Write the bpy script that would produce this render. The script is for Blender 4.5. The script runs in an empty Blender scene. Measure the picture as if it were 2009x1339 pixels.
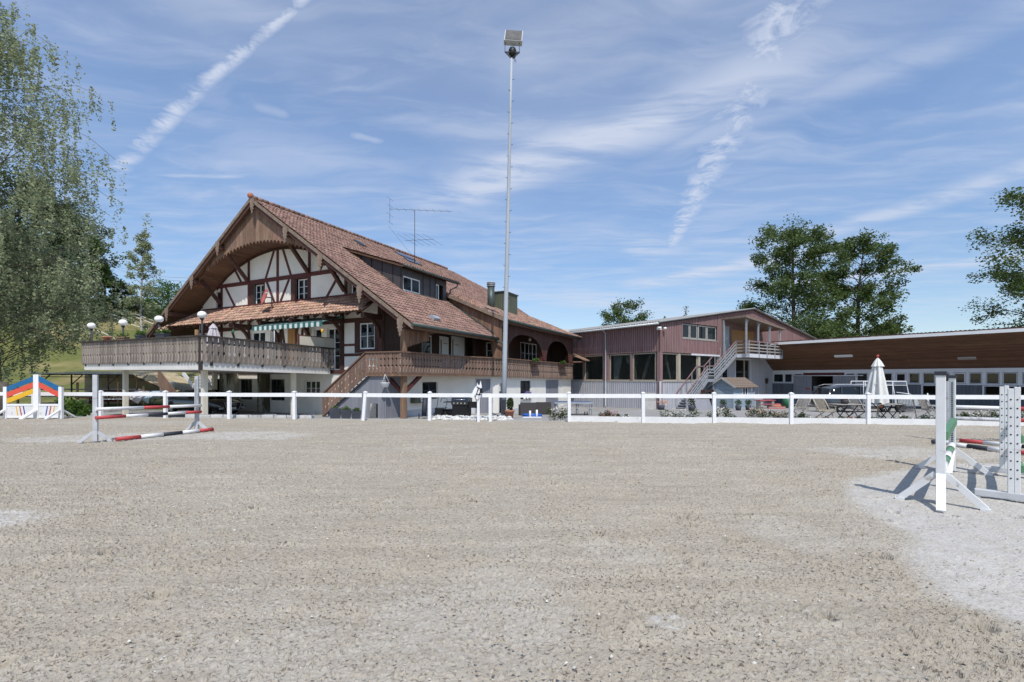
import bpy, math, random
import numpy as np
from mathutils import Vector, Matrix
R = math.radians
rnd = random.Random(7)
SC = bpy.context.scene
COL = SC.collection
# ------------------------------------------------------------------ camera
F, CX, HY, CH = 918.0, 1004.5, 741.0, 1.7      # focal length, centre and horizon of the photograph (2009 px wide)
cam = bpy.data.cameras.new('camera')
cam.sensor_width = 36.0
cam.lens = 36.0 * F / 2009.0
cam.shift_y = (HY - 669.5) / 2009.0
cam.clip_start = 0.05
cam.clip_end = 3000
co = bpy.data.objects.new('camera', cam)
co.location = (0, 0, CH)
co.rotation_euler = (R(90), 0, 0)
COL.objects.link(co)
SC.camera = co
# ------------------------------------------------------------------ node helper
class NB:
    def __init__(s, nt):
        s.nt = nt
    def n(s, t, **k):
        x = s.nt.nodes.new(t)
        for a, b in k.items():
            setattr(x, a, b)
        return x
    def put(s, sock, v):
        if v is None:
            return
        if isinstance(v, bpy.types.NodeSocket):
            s.nt.links.new(v, sock)
        else:
            if isinstance(v, (tuple, list)) and sock.type == 'RGBA' and len(v) == 3:
                v = (*v, 1)
            sock.default_value = v
    def m(s, op, a, b=None, c=None, clamp=False):
        x = s.n('ShaderNodeMath', operation=op, use_clamp=clamp)
        s.put(x.inputs[0], a); s.put(x.inputs[1], b); s.put(x.inputs[2], c)
        return x.outputs[0]
    def mix(s, f, a, b, typ='MIX'):
        x = s.n('ShaderNodeMix', data_type='RGBA', blend_type=typ)
        s.put(x.inputs['Factor'], f); s.put(x.inputs[6], a); s.put(x.inputs[7], b)
        return x.outputs[2]
    def ramp(s, v, lo, hi, a=0.0, b=1.0, smooth=True):
        x = s.n('ShaderNodeMapRange', interpolation_type='SMOOTHSTEP' if smooth else 'LINEAR')
        for i, q in enumerate((v, lo, hi, a, b)):
            s.put(x.inputs[i], q)
        return x.outputs[0]
    def noise(s, vec, scale, detail=3, rough=.55, dist=0.0, dim='3D'):
        x = s.n('ShaderNodeTexNoise', noise_dimensions=dim)
        if vec is not None:
            s.put(x.inputs['Vector'], vec)
        x.inputs['Scale'].default_value = scale
        x.inputs['Detail'].default_value = detail
        x.inputs['Roughness'].default_value = rough
        x.inputs['Distortion'].default_value = dist
        return x.outputs[0]
    def mapping(s, vec, loc=(0, 0, 0), rot=(0, 0, 0), scale=(1, 1, 1)):
        x = s.n('ShaderNodeMapping')
        s.put(x.inputs[0], vec)
        x.inputs[1].default_value = loc; x.inputs[2].default_value = rot; x.inputs[3].default_value = scale
        return x.outputs[0]
    def comb(s, x_, y_, z_=0.0):
        x = s.n('ShaderNodeCombineXYZ')
        s.put(x.inputs[0], x_); s.put(x.inputs[1], y_); s.put(x.inputs[2], z_)
        return x.outputs[0]
# ------------------------------------------------------------------ sky with cirrus and two condensation trails
SUN_EL = R(56)
SUN = Vector((.17, -.985, 0)).normalized() * math.cos(SUN_EL) + Vector((0, 0, math.sin(SUN_EL)))
world = bpy.data.worlds.new('World')
SC.world = world
world.use_nodes = True
nt = world.node_tree
nt.nodes.clear()
w = NB(nt)
sky = w.n('ShaderNodeTexSky', sky_type='NISHITA', sun_disc=False)
sky.sun_elevation = SUN_EL
sky.sun_rotation = math.atan2(SUN.x, SUN.y)
sky.altitude = 500; sky.air_density = 1.0; sky.dust_density = 0.0; sky.ozone_density = 3.0
tc = w.n('ShaderNodeTexCoord')
sep = w.n('ShaderNodeSeparateXYZ')
w.put(sep.inputs[0], tc.outputs['Generated'])
dz = w.m('MAXIMUM', sep.outputs[2], .03)
px = w.m('DIVIDE', sep.outputs[0], dz)
py = w.m('DIVIDE', sep.outputs[1], dz)
P = w.comb(px, py)
warp = w.noise(P, .9, 3, .6)
warp2 = w.noise(w.mapping(P, loc=(7, 3, 0)), .9, 3, .6)
wx = w.m('ADD', px, w.m('MULTIPLY', w.m('SUBTRACT', warp, .5), .5))
wy = w.m('ADD', py, w.m('MULTIPLY', w.m('SUBTRACT', warp2, .5), .5))
PW = w.comb(wx, wy)
fine = w.noise(w.mapping(PW, rot=(0, 0, R(63)), scale=(.8, 2.7, 1)), 1.9, 7, .58, .45)
puff = w.noise(w.mapping(P, loc=(3, 1, 0)), 10, 7, .66, .5)
def seg(p1, p2, w1, w2, s, soft=1.0, x=None, y=None, fade=.25):
    """soft band along a segment of the cloud plane"""
    x = wx if x is None else x; y = wy if y is None else y
    d = (p2[0] - p1[0], p2[1] - p1[1]); L = math.hypot(*d); d = (d[0] / L, d[1] / L)
    ax = w.m('SUBTRACT', x, p1[0]); ay = w.m('SUBTRACT', y, p1[1])
    t = w.m('DIVIDE', w.m('ADD', w.m('MULTIPLY', ax, d[0]), w.m('MULTIPLY', ay, d[1])), L)
    o = w.m('ABSOLUTE', w.m('SUBTRACT', w.m('MULTIPLY', ax, d[1]), w.m('MULTIPLY', ay, d[0])))
    wd = w.ramp(t, 0, 1, w1, w2, False)
    prof = w.ramp(w.m('DIVIDE', o, wd), 0, 1, 1, 0)
    ends = w.m('MULTIPLY', w.ramp(t, -fade, fade), w.ramp(t, 1 - fade, 1 + fade, 1, 0))
    return w.m('MULTIPLY', w.m('MULTIPLY', prof, ends), s)
tex = w.ramp(fine, .31, .62, .14, 1.0)
acc = None
for a in [((-.55, 2.75), (.95, 1.45), .36, .32, .95), ((2.1, 3.5), (2.5, 2.1), .28, .26, .75), ((-.1, 1.55), (.75, .9), .2, .3, .4),
          ((1.3, 5.2), (2.7, 3.3), .5, .45, .85), ((.5, 3.2), (1.35, 3.9), .5, .5, .6), ((-1.5, 4.6), (1.0, 6.2), .8, .9, .55),
          ((2.5, 5.4), (4.6, 3.6), .5, .4, .8), ((-1.0, 1.2), (.1, .9), .5, .6, .35), ((.2, 5.2), (4.2, 9.0), 1.0, 1.2, .7),
          ((-1.3, 2.0), (-.5, 2.4), .5, .4, .35), ((-4, 9), (1, 11), 2.0, 2.0, .6), ((.6, 2.2), (1.5, 1.1), .16, .2, .45), ((3.0, 2.6), (4.4, 2.2), .35, .4, .6)]:
    q = seg(*a)
    acc = q if acc is None else w.m('MAXIMUM', acc, q)
cir = w.m('MULTIPLY', acc, tex)
base = w.m('MULTIPLY', w.ramp(fine, .38, .8), .42)
veil = w.m('ADD', w.m('MULTIPLY', w.ramp(warp, .3, .7), .18), w.ramp(sep.outputs[2], .2, .75, .02, .16))
cir = w.m('ADD', w.m('MAXIMUM', cir, base), veil)
tx = w.m('ADD', px, w.m('MULTIPLY', w.m('SUBTRACT', puff, .5), .07)); ty = w.m('ADD', py, w.m('MULTIPLY', w.m('SUBTRACT', warp2, .5), .12))
pt = w.ramp(puff, .30, .68, .16, 1)
gap = w.ramp(w.noise(w.mapping(P, loc=(1.7, 4, 0)), 2.7, 2), .26, .48, .12, 1)
tr1 = w.m('MULTIPLY', w.m('MULTIPLY', seg((-.45, 1.15), (-1.95, 2.28), .034, .070, 1.15, 1, tx, ty, .06), pt), gap)
tr2 = w.m('MULTIPLY', seg((.72, 1.1), (1.25, 3.7), .20, .075, 1.25, 1, tx, ty, .05), pt)
p3 = seg((-1.33, 2.33), (-1.75, 2.30), .07, .05, .75, 1, tx, ty)
p4 = seg((-.85, 1.78), (-.95, 1.72), .07, .07, .4, 1, tx, ty)
p5 = seg((-.56, 2.0), (-.66, 1.93), .05, .05, .5, 1, tx, ty)
cl = cir
for q in (tr1, w.m('MULTIPLY', tr2, .85), w.m('MULTIPLY', p3, tex), p4, p5):
    cl = w.m('MAXIMUM', cl, q)
cl = w.m('MULTIPLY', cl, w.ramp(sep.outputs[2], .0, .06), clamp=True)
bright = w.n('ShaderNodeVectorMath', operation='SCALE')
w.put(bright.inputs[0], sky.outputs[0]); bright.inputs[3].default_value = .138
hs = w.n('ShaderNodeHueSaturation')
hs.inputs['Saturation'].default_value = 1.02; hs.inputs['Value'].default_value = 1.0
w.put(hs.inputs['Color'], bright.outputs[0]); w.put(hs.inputs['Value'], w.ramp(sep.outputs[2], .0, .5, .66, 1.0))
skyc = w.mix(w.m('MULTIPLY', cl, .85), hs.outputs[0], (.49, .535, .64))
bg = w.n('ShaderNodeBackground')
w.put(bg.inputs[0], skyc)
bg.inputs[1].default_value = 1.0
wo = w.n('ShaderNodeOutputWorld')
nt.links.new(bg.outputs[0], wo.inputs[0])
# ------------------------------------------------------------------ sun and exposure
sl = bpy.data.lights.new('sun', 'SUN')
sl.energy = 3.0; sl.angle = R(.53); sl.color = (1.0, .955, .88)
so = bpy.data.objects.new('sun', sl)
so.rotation_euler = SUN.to_track_quat('Z', 'Y').to_euler()
so.location = SUN * 60
COL.objects.link(so)
SC.view_settings.view_transform = 'Standard'
SC.view_settings.look = 'None'
SC.view_settings.exposure = 0.43
SC.view_settings.gamma = 1.0
SC.view_settings.use_curve_mapping = False
# ------------------------------------------------------------------ materials
MATS = {}
def material(name, col, rough=.7, var=.25, scale=3.0, col2=None, mix2=(.45, .7), scale2=1.0, stretch=(1, 1, 1), bump=0.0, bscale=30, spec=.3, metal=0.0,
             island=0.0, rand=0.0, coat=0.0):
    m = bpy.data.materials.new(name); m.use_nodes = True
    t = m.node_tree; b = NB(t); p = t.nodes['Principled BSDF']
    tcn = b.n('ShaderNodeTexCoord')
    vec = b.mapping(tcn.outputs['Object'], scale=stretch)
    n1 = b.noise(vec, scale, 5, .6)
    c = b.mix(b.ramp(n1, .25, .75, 0, 1), tuple(max(0, x * (1 - var)) for x in col), tuple(min(1, x * (1 + var)) for x in col))
    if col2:
        n2 = b.noise(b.mapping(vec, loc=(5, 2, 8)), scale2, 5, .65)
        c = b.mix(b.ramp(n2, mix2[0], mix2[1]), c, col2)
    if rand or island:
        src = b.n('ShaderNodeObjectInfo').outputs['Random'] if rand else b.n('ShaderNodeNewGeometry').outputs['Random Per Island']
        k = rand or island
        f = b.ramp(src, 0, 1, 1 - k, 1 + k, False)
        h = b.n('ShaderNodeHueSaturation'); b.put(h.inputs['Color'], c); b.put(h.inputs['Value'], f)
        b.put(h.inputs['Hue'], b.ramp(b.m('FRACT', b.m('MULTIPLY', src, 7.31)), 0, 1, .5 - .02 * k * 2, .5 + .02 * k * 2, False))
        c = h.outputs[0]
    b.put(p.inputs['Base Color'], c)
    b.put(p.inputs['Roughness'], rough)
    b.put(p.inputs['Specular IOR Level'], spec)
    b.put(p.inputs['Metallic'], metal)
    if coat:
        p.inputs['Coat Weight'].default_value = coat; p.inputs['Coat Roughness'].default_value = .08
    if bump:
        nb = b.noise(vec, bscale, 4, .6)
        bm = b.n('ShaderNodeBump'); bm.inputs['Strength'].default_value = bump; bm.inputs['Distance'].default_value = .02
        b.put(bm.inputs['Height'], nb); b.put(p.inputs['Normal'], bm.outputs[0])
    MATS[name] = m
    return m
def leaf_material(name, col, hue=.03, k=.45, trans=.35):
    m = bpy.data.materials.new(name); m.use_nodes = True
    t = m.node_tree; b = NB(t); p = t.nodes['Principled BSDF']
    src = b.n('ShaderNodeNewGeometry').outputs['Random Per Island']
    h = b.n('ShaderNodeHueSaturation'); b.put(h.inputs['Color'], (*col, 1))
    b.put(h.inputs['Value'], b.ramp(src, 0, 1, 1 - k, 1 + k, False))
    b.put(h.inputs['Hue'], b.ramp(b.m('FRACT', b.m('MULTIPLY', src, 5.7)), 0, 1, .5 - hue, .5 + hue, False))
    b.put(p.inputs['Base Color'], h.outputs[0]); p.inputs['Roughness'].default_value = .55
    p.inputs['Specular IOR Level'].default_value = .35
    tr = b.n('ShaderNodeBsdfTranslucent'); b.put(tr.inputs[0], h.outputs[0])
    mx = b.n('ShaderNodeMixShader'); mx.inputs[0].default_value = trans
    t.links.new(p.outputs[0], mx.inputs[1]); t.links.new(tr.outputs[0], mx.inputs[2])
    t.links.new(mx.outputs[0], t.nodes['Material Output'].inputs[0])
    MATS[name] = m
    return m
def glass_material(name, tint=.5, col=(.012, .015, .018)):
    m = bpy.data.materials.new(name); m.use_nodes = True
    t = m.node_tree; b = NB(t); p = t.nodes['Principled BSDF']
    p.inputs['Base Color'].default_value = (*col, 1); p.inputs['Roughness'].default_value = .04; p.inputs['Specular IOR Level'].default_value = .6
    tr = b.n('ShaderNodeBsdfTransparent'); tr.inputs[0].default_value = (.75, .8, .8, 1)
    mx = b.n('ShaderNodeMixShader'); mx.inputs[0].default_value = tint
    t.links.new(p.outputs[0], mx.inputs[1]); t.links.new(tr.outputs[0], mx.inputs[2])
    t.links.new(mx.outputs[0], t.nodes['Material Output'].inputs[0])
    MATS[name] = m
    return m
material('plaster', (.77, .745, .69), .9, .05, 1.5, (.60, .565, .50), (.58, .85), .6, bump=.15, bscale=40)
material('plaster_grey', (.52, .53, .55), .9, .08, 1.5, (.35, .35, .36), (.55, .8), .7, bump=.15, bscale=40)
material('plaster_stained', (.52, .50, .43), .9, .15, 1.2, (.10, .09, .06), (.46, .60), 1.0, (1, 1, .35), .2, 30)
material('plaster_cream', (.66, .62, .52), .9, .06, 1.5)
material('timber', (.075, .036, .029), .7, .3, 6, None, stretch=(4, 4, .6), bump=.2, bscale=18, rand=.2)
material('timber_red', (.105, .035, .032), .7, .25, 6, None, stretch=(4, 4, .6), bump=.2, bscale=18, rand=.15)
material('soffit_wood', (.13, .072, .045), .75, .3, 3, None, stretch=(5, .6, 5), bump=.2, bscale=14, rand=.25)
material('gable_board', (.225, .135, .095), .8, .35, 5, (.30, .25, .22), (.5, .75), 3, (6, 6, .4), .25, 14, rand=.22)
material('verge_board', (.22, .165, .13), .85, .25, 4, stretch=(1, 1, 1), bump=.2)
material('board_edge', (.46, .40, .35), .9, .15, 8)
material('balcony_board', (.20, .125, .092), .8, .3, 4, (.30, .25, .22), (.52, .75), 2.5, (6, 6, .5), .25, 14, rand=.2)
material('weathered_board', (.285, .240, .208), .85, .3, 4, (.075, .062, .058), (.48, .70), 1.6, (5, 5, .5), .3, 14, rand=.28)
material('weathered_rail', (.055, .047, .045), .85, .3, 4)
material('plank_brown', (.215, .130, .088), .8, .3, 4, (.14, .075, .045), (.5, .72), 2, (6, 6, .35), .25, 14, rand=.22)
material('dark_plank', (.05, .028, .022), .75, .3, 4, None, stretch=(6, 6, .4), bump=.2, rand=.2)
material('roof_tile', (.228, .140, .114), .8, .25, 3, (.16, .10, .085), (.55, .8), 1.2, bump=.2, bscale=40, rand=.28)
material('roof_tile_mass', (.228, .140, .114), .8, .22, 3, (.17, .105, .088), (.55, .8), .8, bump=.2, bscale=40, island=.30)
material('pent_tile', (.40, .245, .178), .85, .25, 3, (.28, .24, .21), (.5, .75), 1.6, bump=.2, bscale=40, rand=.28)
material('pent_tile_mass', (.40, .245, .178), .85, .22, 3, (.28, .24, .21), (.5, .75), 1.6, bump=.2, bscale=40, island=.30)
material('old_tile_mass', (.29, .165, .125), .85, .3, 3, (.30, .25, .20), (.45, .7), 1.2, bump=.2, bscale=40, island=.35)
material('gutter_green', (.075, .095, .09), .45, .15, 3, metal=.3)
material('metal_panel', (.085, .078, .082), .5, .15, 1.5, (.13, .12, .12), (.5, .8), .8, metal=.3)
material('chimney_panel', (.10, .11, .075), .6, .2, 1.5, stretch=(3, 3, .4))
material('steel', (.40, .42, .45), .5, .1, 4, (.26, .27, .29), (.55, .75), 6, metal=.35)
material('mast_grey', (.39, .42, .46), .55, .08, 2, (.36, .39, .43), (.5, .8), 1.5, stretch=(3, 3, .3))
material('white_paint', (.80, .80, .81), .5, .05, 3, (.50, .47, .43), (.60, .80), 5)
material('white_worn', (.70, .70, .70), .6, .06, 4, (.34, .31, .28), (.60, .74), 5)
material('grey_worn', (.50, .51, .53), .65, .1, 4, (.28, .28, .29), (.52, .72), 4)
material('window_white', (.74, .75, .76), .45, .03, 3)
material('red_paint', (.46, .065, .068), .5, .12, 5, (.40, .12, .11), (.6, .8), 6)
material('blue_paint', (.02, .13, .30), .5, .08, 5)
material('yellow_paint', (.72, .42, .03), .5, .08, 5)
material('violet_paint', (.06, .05, .28), .5, .08, 5)
material('orange_red', (.68, .09, .06), .5, .08, 5)
material('dark_paint', (.035, .038, .05), .55, .15, 5)
material('green_paint', (.10, .23, .13), .55, .12, 5, (.2, .3, .2), (.6, .8), 6)
material('black', (.012, .012, .013), .5, .2, 3)
material('black_gloss', (.006, .007, .008), .22, .1, 3, spec=.6, coat=1.0)
material('car_grey', (.030, .034, .042), .25, .1, 3, spec=.6, coat=1.0)
material('rubber', (.02, .02, .021), .85, .1, 5)
material('chrome', (.7, .71, .73), .18, .03, 5, metal=.9)
material('hall_red', (.255, .160, .158), .75, .16, 1.0, (.20, .10, .10), (.5, .75), 1.2, (3, 3, .35), rand=.06)
material('hall_grey', (.44, .445, .48), .7, .08, 1.0, (.34, .34, .36), (.5, .8), 1.2, (3, 3, .35), rand=.06)
material('hall_roof', (.27, .27, .265), .85, .12, .8, (.25, .25, .24), (.5, .75), 1.5)
material('pale_wood', (.40, .35, .28), .75, .2, 3, stretch=(5, 5, .5))
material('grey_wood', (.33, .31, .285), .85, .25, 4, stretch=(3, 3, 3), rand=.15)
material('stable_soffit', (.135, .068, .039), .6, .28, 2, (.06, .032, .02), (.5, .78), 1.2, (8, .5, 8), .15, 14, rand=.22)
material('stable_board', (.105, .115, .135), .7, .12, 2, stretch=(3, 3, .4), rand=.12)
material('stable_frame', (.62, .63, .66), .6, .06, 2)
material('door_grey', (.23, .235, .265), .7, .1, 2, stretch=(3, 3, .4), rand=.08)
material('blue_board', (.30, .37, .43), .7, .14, 2, (.42, .46, .49), (.5, .75), 2, (.6, .6, 4), rand=.1)
material('shingle_brown', (.20, .155, .125), .9, .25, 6)
material('concrete', (.42, .41, .39), .9, .12, 2, (.30, .29, .27), (.5, .75), 1.2, bump=.2)
material('slab_white', (.68, .66, .63), .85, .06, 1.5, (.46, .42, .37), (.58, .8), 2, (1, 1, .5))
material('kerb_stone', (.52, .51, .49), .9, .12, 2, (.32, .31, .29), (.5, .75), 3, bump=.35, bscale=16, rand=.12)
material('white_stone', (.60, .59, .565), .85, .08, 6, (.6, .58, .54), (.6, .85), 8, bump=.4, bscale=30, rand=.08)
material('terracotta', (.40, .17, .115), .8, .15, 4)
material('pot_dark', (.055, .06, .075), .6, .15, 4)
material('wicker', (.062, .055, .055), .7, .35, 40)
material('pool_blue', (.03, .10, .38), .35, .15, 4)
material('table_blue', (.10, .14, .24), .45, .1, 3)
material('canvas', (.70, .69, .66), .9, .05, 3, (.52, .51, .48), (.55, .8), 3, (3, 3, .6))
material('canvas_lilac', (.50, .46, .49), .9, .06, 3)
material('awning_green', (.035, .13, .115), .85, .1, 4)
material('awning_white', (.55, .60, .60), .85, .06, 4)
material('curtain', (.52, .60, .70), .9, .12, 4, stretch=(6, 6, .3))
material('curtain_white', (.72, .71, .68), .9, .1, 4, stretch=(6, 6, .3))
material('globe_white', (.86, .86, .84), .35, .02, 3)
material('dish_red', (.46, .13, .115), .55, .08, 3)
material('floor_pale', (.45, .42, .37), .95, .1, 2)
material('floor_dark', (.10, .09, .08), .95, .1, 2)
material('interior_wood', (.35, .19, .08), .8, .2, 2, stretch=(5, 5, .5))
material('lamp_glass', (.13, .12, .10), .25, .2, 4, (.10, .09, .08), (.5, .75), 3, spec=.6)
material('bark', (.10, .085, .07), .95, .35, 4, stretch=(3, 3, 1), bump=.4, bscale=10)
material('bark_birch', (.50, .48, .45), .9, .25, 3, (.06, .05, .045), (.52, .66), 3, (1, 1, 2.5), .3, 10)
material('wire', (.12, .12, .13), .6, .1, 3)
material('tape_white', (.78, .78, .76), .6, .05, 3)
material('tarp_cream', (.46, .38, .24), .85, .15, 1.2, (.30, .25, .16), (.5, .7), 2)
material('rust_frame', (.07, .045, .035), .8, .3, 4)
material('orange', (.62, .16, .03), .6, .1, 3)
material('bag_grey', (.55, .55, .54), .9, .15, 3)
material('green_plastic', (.03, .14, .07), .5, .1, 3)
material('bench_red', (.45, .10, .12), .7, .15, 4)
material('tan_wood', (.40, .25, .13), .75, .2, 4)
material('galv', (.47, .49, .50), .5, .12, 5, metal=.4)
glass_material('glass', .28)
glass_material('glass_hall', .74)
material('tile_edge', (.085, .05, .042), .95, .2, 6)  # front lips of the tiles, painted dark as shadow lines between courses
leaf_material('leaf_birch', (.31, .35, .205), .025, .42, .45)
leaf_material('leaf_dark', (.070, .100, .036), .03, .45, .42)
leaf_material('leaf_mid', (.105, .155, .048), .035, .5, .48)
leaf_material('leaf_bright', (.085, .16, .03), .03, .45, .4)
leaf_material('leaf_conifer', (.052, .078, .038), .02, .35, .2)
leaf_material('leaf_rose', (.09, .125, .04), .03, .5, .35)
leaf_material('petal_white', (.82, .78, .70), .02, .15, .3)
leaf_material('petal_pink', (.62, .16, .22), .03, .3, .3)
leaf_material('petal_peach', (.78, .55, .40), .03, .2, .3)
leaf_material('petal_violet', (.28, .24, .52), .03, .3, .3)
leaf_material('leaf_box', (.035, .075, .018), .02, .45, .25)
# ------------------------------------------------------------------ mesh builder
class MB:
    def __init__(s):
        s.v = []; s.f = []; s.mi = []; s.m = 0; s.T = None; s.sm = []; s.smooth = False
    def add(s, vs, fs):
        o = len(s.v)
        if s.T is not None:
            vs = [tuple(s.T @ Vector(p)) for p in vs]
        s.v.extend(tuple(p) for p in vs)
        s.f.extend(tuple(i + o for i in f) for f in fs)
        s.mi.extend([s.m] * len(fs)); s.sm.extend([s.smooth] * len(fs))
        return s
    def box(s, x0, x1, y0, y1, z0, z1):
        return s.add([(x0, y0, z0), (x1, y0, z0), (x1, y1, z0), (x0, y1, z0), (x0, y0, z1), (x1, y0, z1), (x1, y1, z1), (x0, y1, z1)],
                     [(0, 3, 2, 1), (4, 5, 6, 7), (0, 1, 5, 4), (1, 2, 6, 5), (2, 3, 7, 6), (3, 0, 4, 7)])
    def bar(s, p, q, w_, h, up=(0, 0, 1)):
        p = Vector(p); q = Vector(q); d = (q - p).normalized(); up = Vector(up)
        if abs(d.dot(up)) > .98:
            up = Vector((0, 1, 0)) if abs(d.y) < .9 else Vector((1, 0, 0))
        r = d.cross(up).normalized(); n = r.cross(d)
        a, b = r * w_ / 2, n * h / 2
        vs = [p - a - b, p + a - b, p + a + b, p - a + b, q - a - b, q + a - b, q + a + b, q - a + b]
        return s.add(vs, [(0, 1, 2, 3), (7, 6, 5, 4), (0, 4, 5, 1), (1, 5, 6, 2), (2, 6, 7, 3), (3, 7, 4, 0)])
    def tube(s, pts, r, n=8, cap=True):
        pts = [Vector(p) for p in pts]; k = len(pts)
        rs = r if isinstance(r, (list, tuple)) else [r] * k
        vs = []; fs = []; ref = None
        for i, p in enumerate(pts):
            d = (pts[min(i + 1, k - 1)] - pts[max(i - 1, 0)]).normalized()
            if ref is None:
                ref = Vector((1, 0, 0)) if abs(d.x) < .8 else Vector((0, 1, 0))
            a = (ref - d * ref.dot(d)).normalized(); b = d.cross(a); ref = a
            for j in range(n):
                t = 2 * math.pi * j / n
                vs.append(p + (a * math.cos(t) + b * math.sin(t)) * rs[i])
        for i in range(k - 1):
            for j in range(n):
                j2 = (j + 1) % n
                fs.append((i * n + j, i * n + j2, (i + 1) * n + j2, (i + 1) * n + j))
        sm = s.smooth; s.smooth = True
        s.add(vs, fs); s.smooth = sm
        if cap:
            o = len(s.v) - len(vs)
            for ring, rev in ((0, True), (k - 1, False)):
                f = [o + ring * n + j for j in range(n)]
                s.f.append(tuple(f[::-1] if rev else f)); s.mi.append(s.m); s.sm.append(False)
        return s
    def cyl(s, p, q, r1, r2=None, n=12):
        return s.tube([p, q], [r1, r1 if r2 is None else r2], n)
    def prism(s, pts, off):
        """polygon (list of 3D points) pushed along off"""
        n = len(pts); off = Vector(off)
        vs = [Vector(p) for p in pts] + [Vector(p) + off for p in pts]
        fs = [tuple(range(n))[::-1], tuple(range(n, 2 * n))] + [(i, (i + 1) % n, n + (i + 1) % n, n + i) for i in range(n)]
        return s.add(vs, fs)
    def lathe(s, prof, n=16, c=(0, 0, 0), smooth=True):
        vs = []; fs = []; k = len(prof)
        for r, z in prof:
            for j in range(n):
                t = 2 * math.pi * j / n
                vs.append((c[0] + r * math.cos(t), c[1] + r * math.sin(t), c[2] + z))
        for i in range(k - 1):
            for j in range(n):
                j2 = (j + 1) % n
                fs.append((i * n + j, i * n + j2, (i + 1) * n + j2, (i + 1) * n + j))
        sm = s.smooth; s.smooth = smooth
        s.add(vs, fs); s.smooth = sm
        return s
    def ball(s, c, r, n=14, sq=1.0):
        return s.lathe([(max(.001, r * math.sin(math.pi * i / 9)), -r * sq * math.cos(math.pi * i / 9)) for i in range(10)], n, c)
    def grid(s, fn, nu, nv):
        vs = [fn(i / nu, j / nv) for j in range(nv + 1) for i in range(nu + 1)]
        fs = [(j * (nu + 1) + i, j * (nu + 1) + i + 1, (j + 1) * (nu + 1) + i + 1, (j + 1) * (nu + 1) + i) for j in range(nv) for i in range(nu)]
        return s.add(vs, fs)
    def mesh(s, name, mat):
        me = bpy.data.meshes.new(name)
        me.from_pydata(s.v, [], s.f)
        for m in (mat if isinstance(mat, (list, tuple)) else [mat]):
            me.materials.append(MATS[m])
        if any(s.mi):
            me.polygons.foreach_set('material_index', s.mi)
        if any(s.sm):
            me.polygons.foreach_set('use_smooth', s.sm)
        me.update()
        return me
    def obj(s, name, mat, parent=None, bevel=0.0):
        o = link(name, s.mesh(name, mat), parent)
        if bevel:
            b = o.modifiers.new('bevel', 'BEVEL'); b.width = bevel; b.segments = 2; b.limit_method = 'ANGLE'
        return o
def link(name, data, parent=None):
    o = bpy.data.objects.new(name, data)
    COL.objects.link(o)
    if parent is not None:
        o.parent = parent
    return o
def tag(o, label, cat, group=None):
    o['label'] = label; o['category'] = cat
    if group:
        o['group'] = group
    return o
def thing(name, label, cat, loc=(0, 0, 0), rotz=0.0, group=None):
    o = link(name, None); o.location = loc; o.rotation_euler = (0, 0, rotz); o.empty_display_size = .3
    return tag(o, label, cat, group)
def structure(o):
    o['kind'] = 'structure'; return o
def stuff(o):
    o['kind'] = 'stuff'; return o
def put(name, me, parent, loc=(0, 0, 0), rot=(0, 0, 0), scale=None):
    o = link(name, me, parent); o.location = loc; o.rotation_euler = rot
    if scale:
        o.scale = scale
    return o
def put_m(name, me, parent, M):
    o = link(name, me, parent); o.matrix_local = M; return o
def dup(root, loc=None, rotz=None, label=None, group=None):
    r = root.copy(); COL.objects.link(r)
    if loc is not None: r.location = loc
    if rotz is not None: r.rotation_euler = (0, 0, rotz)
    if label: r['label'] = label
    if group: r['group'] = group
    for ch in list(root.children):
        c = ch.copy(); COL.objects.link(c); c.parent = r
        for g in list(ch.children):
            d = g.copy(); COL.objects.link(d); d.parent = c
    return r
def on_ground(px_, py_, z=0.0):
    Y = F * (CH - z) / (py_ - HY)
    return Vector(((px_ - CX) / F * Y, Y, z))
def at(px_, Y, z=0.0):
    return Vector(((px_ - CX) / F * Y, Y, z))
# ------------------------------------------------------------------ ground
def _hash(ix, iy, seed):
    h = (ix.astype(np.int64) * 374761393 + iy.astype(np.int64) * 668265263 + seed * 974634643) & 0xffffffff
    h = ((h ^ (h >> 13)) * 1274126177) & 0xffffffff
    h = (h ^ (h >> 16)) & 0xffffffff
    return h.astype(np.float64) / 4294967295.0
def vnoise(x, y, seed=0):
    ix = np.floor(x); iy = np.floor(y); fx = x - ix; fy = y - iy
    fx = fx * fx * fx * (fx * (6 * fx - 15) + 10); fy = fy * fy * fy * (fy * (6 * fy - 15) + 10)
    a = _hash(ix, iy, seed); b = _hash(ix + 1, iy, seed); c = _hash(ix, iy + 1, seed); d = _hash(ix + 1, iy + 1, seed)
    return (a + (b - a) * fx) * (1 - fy) + (c + (d - c) * fx) * fy
def fbm(x, y, seed=0, oct=4):
    s = 0; a = .5; t = 0
    for i in range(oct):
        s = s + a * vnoise(x * 2 ** i, y * 2 ** i, seed + i * 17); t += a; a *= .5
    return s / t
def worley(x, y, seed=0):
    ix = np.floor(x); iy = np.floor(y); best = np.full(x.shape, 9.0)
    for dx in (-1, 0, 1):
        for dy in (-1, 0, 1):
            cx = ix + dx; cy = iy + dy
            px_ = cx + _hash(cx, cy, seed); py_ = cy + _hash(cx, cy, seed + 91)
            best = np.minimum(best, (px_ - x) ** 2 + (py_ - y) ** 2)
    return np.sqrt(best)
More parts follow.
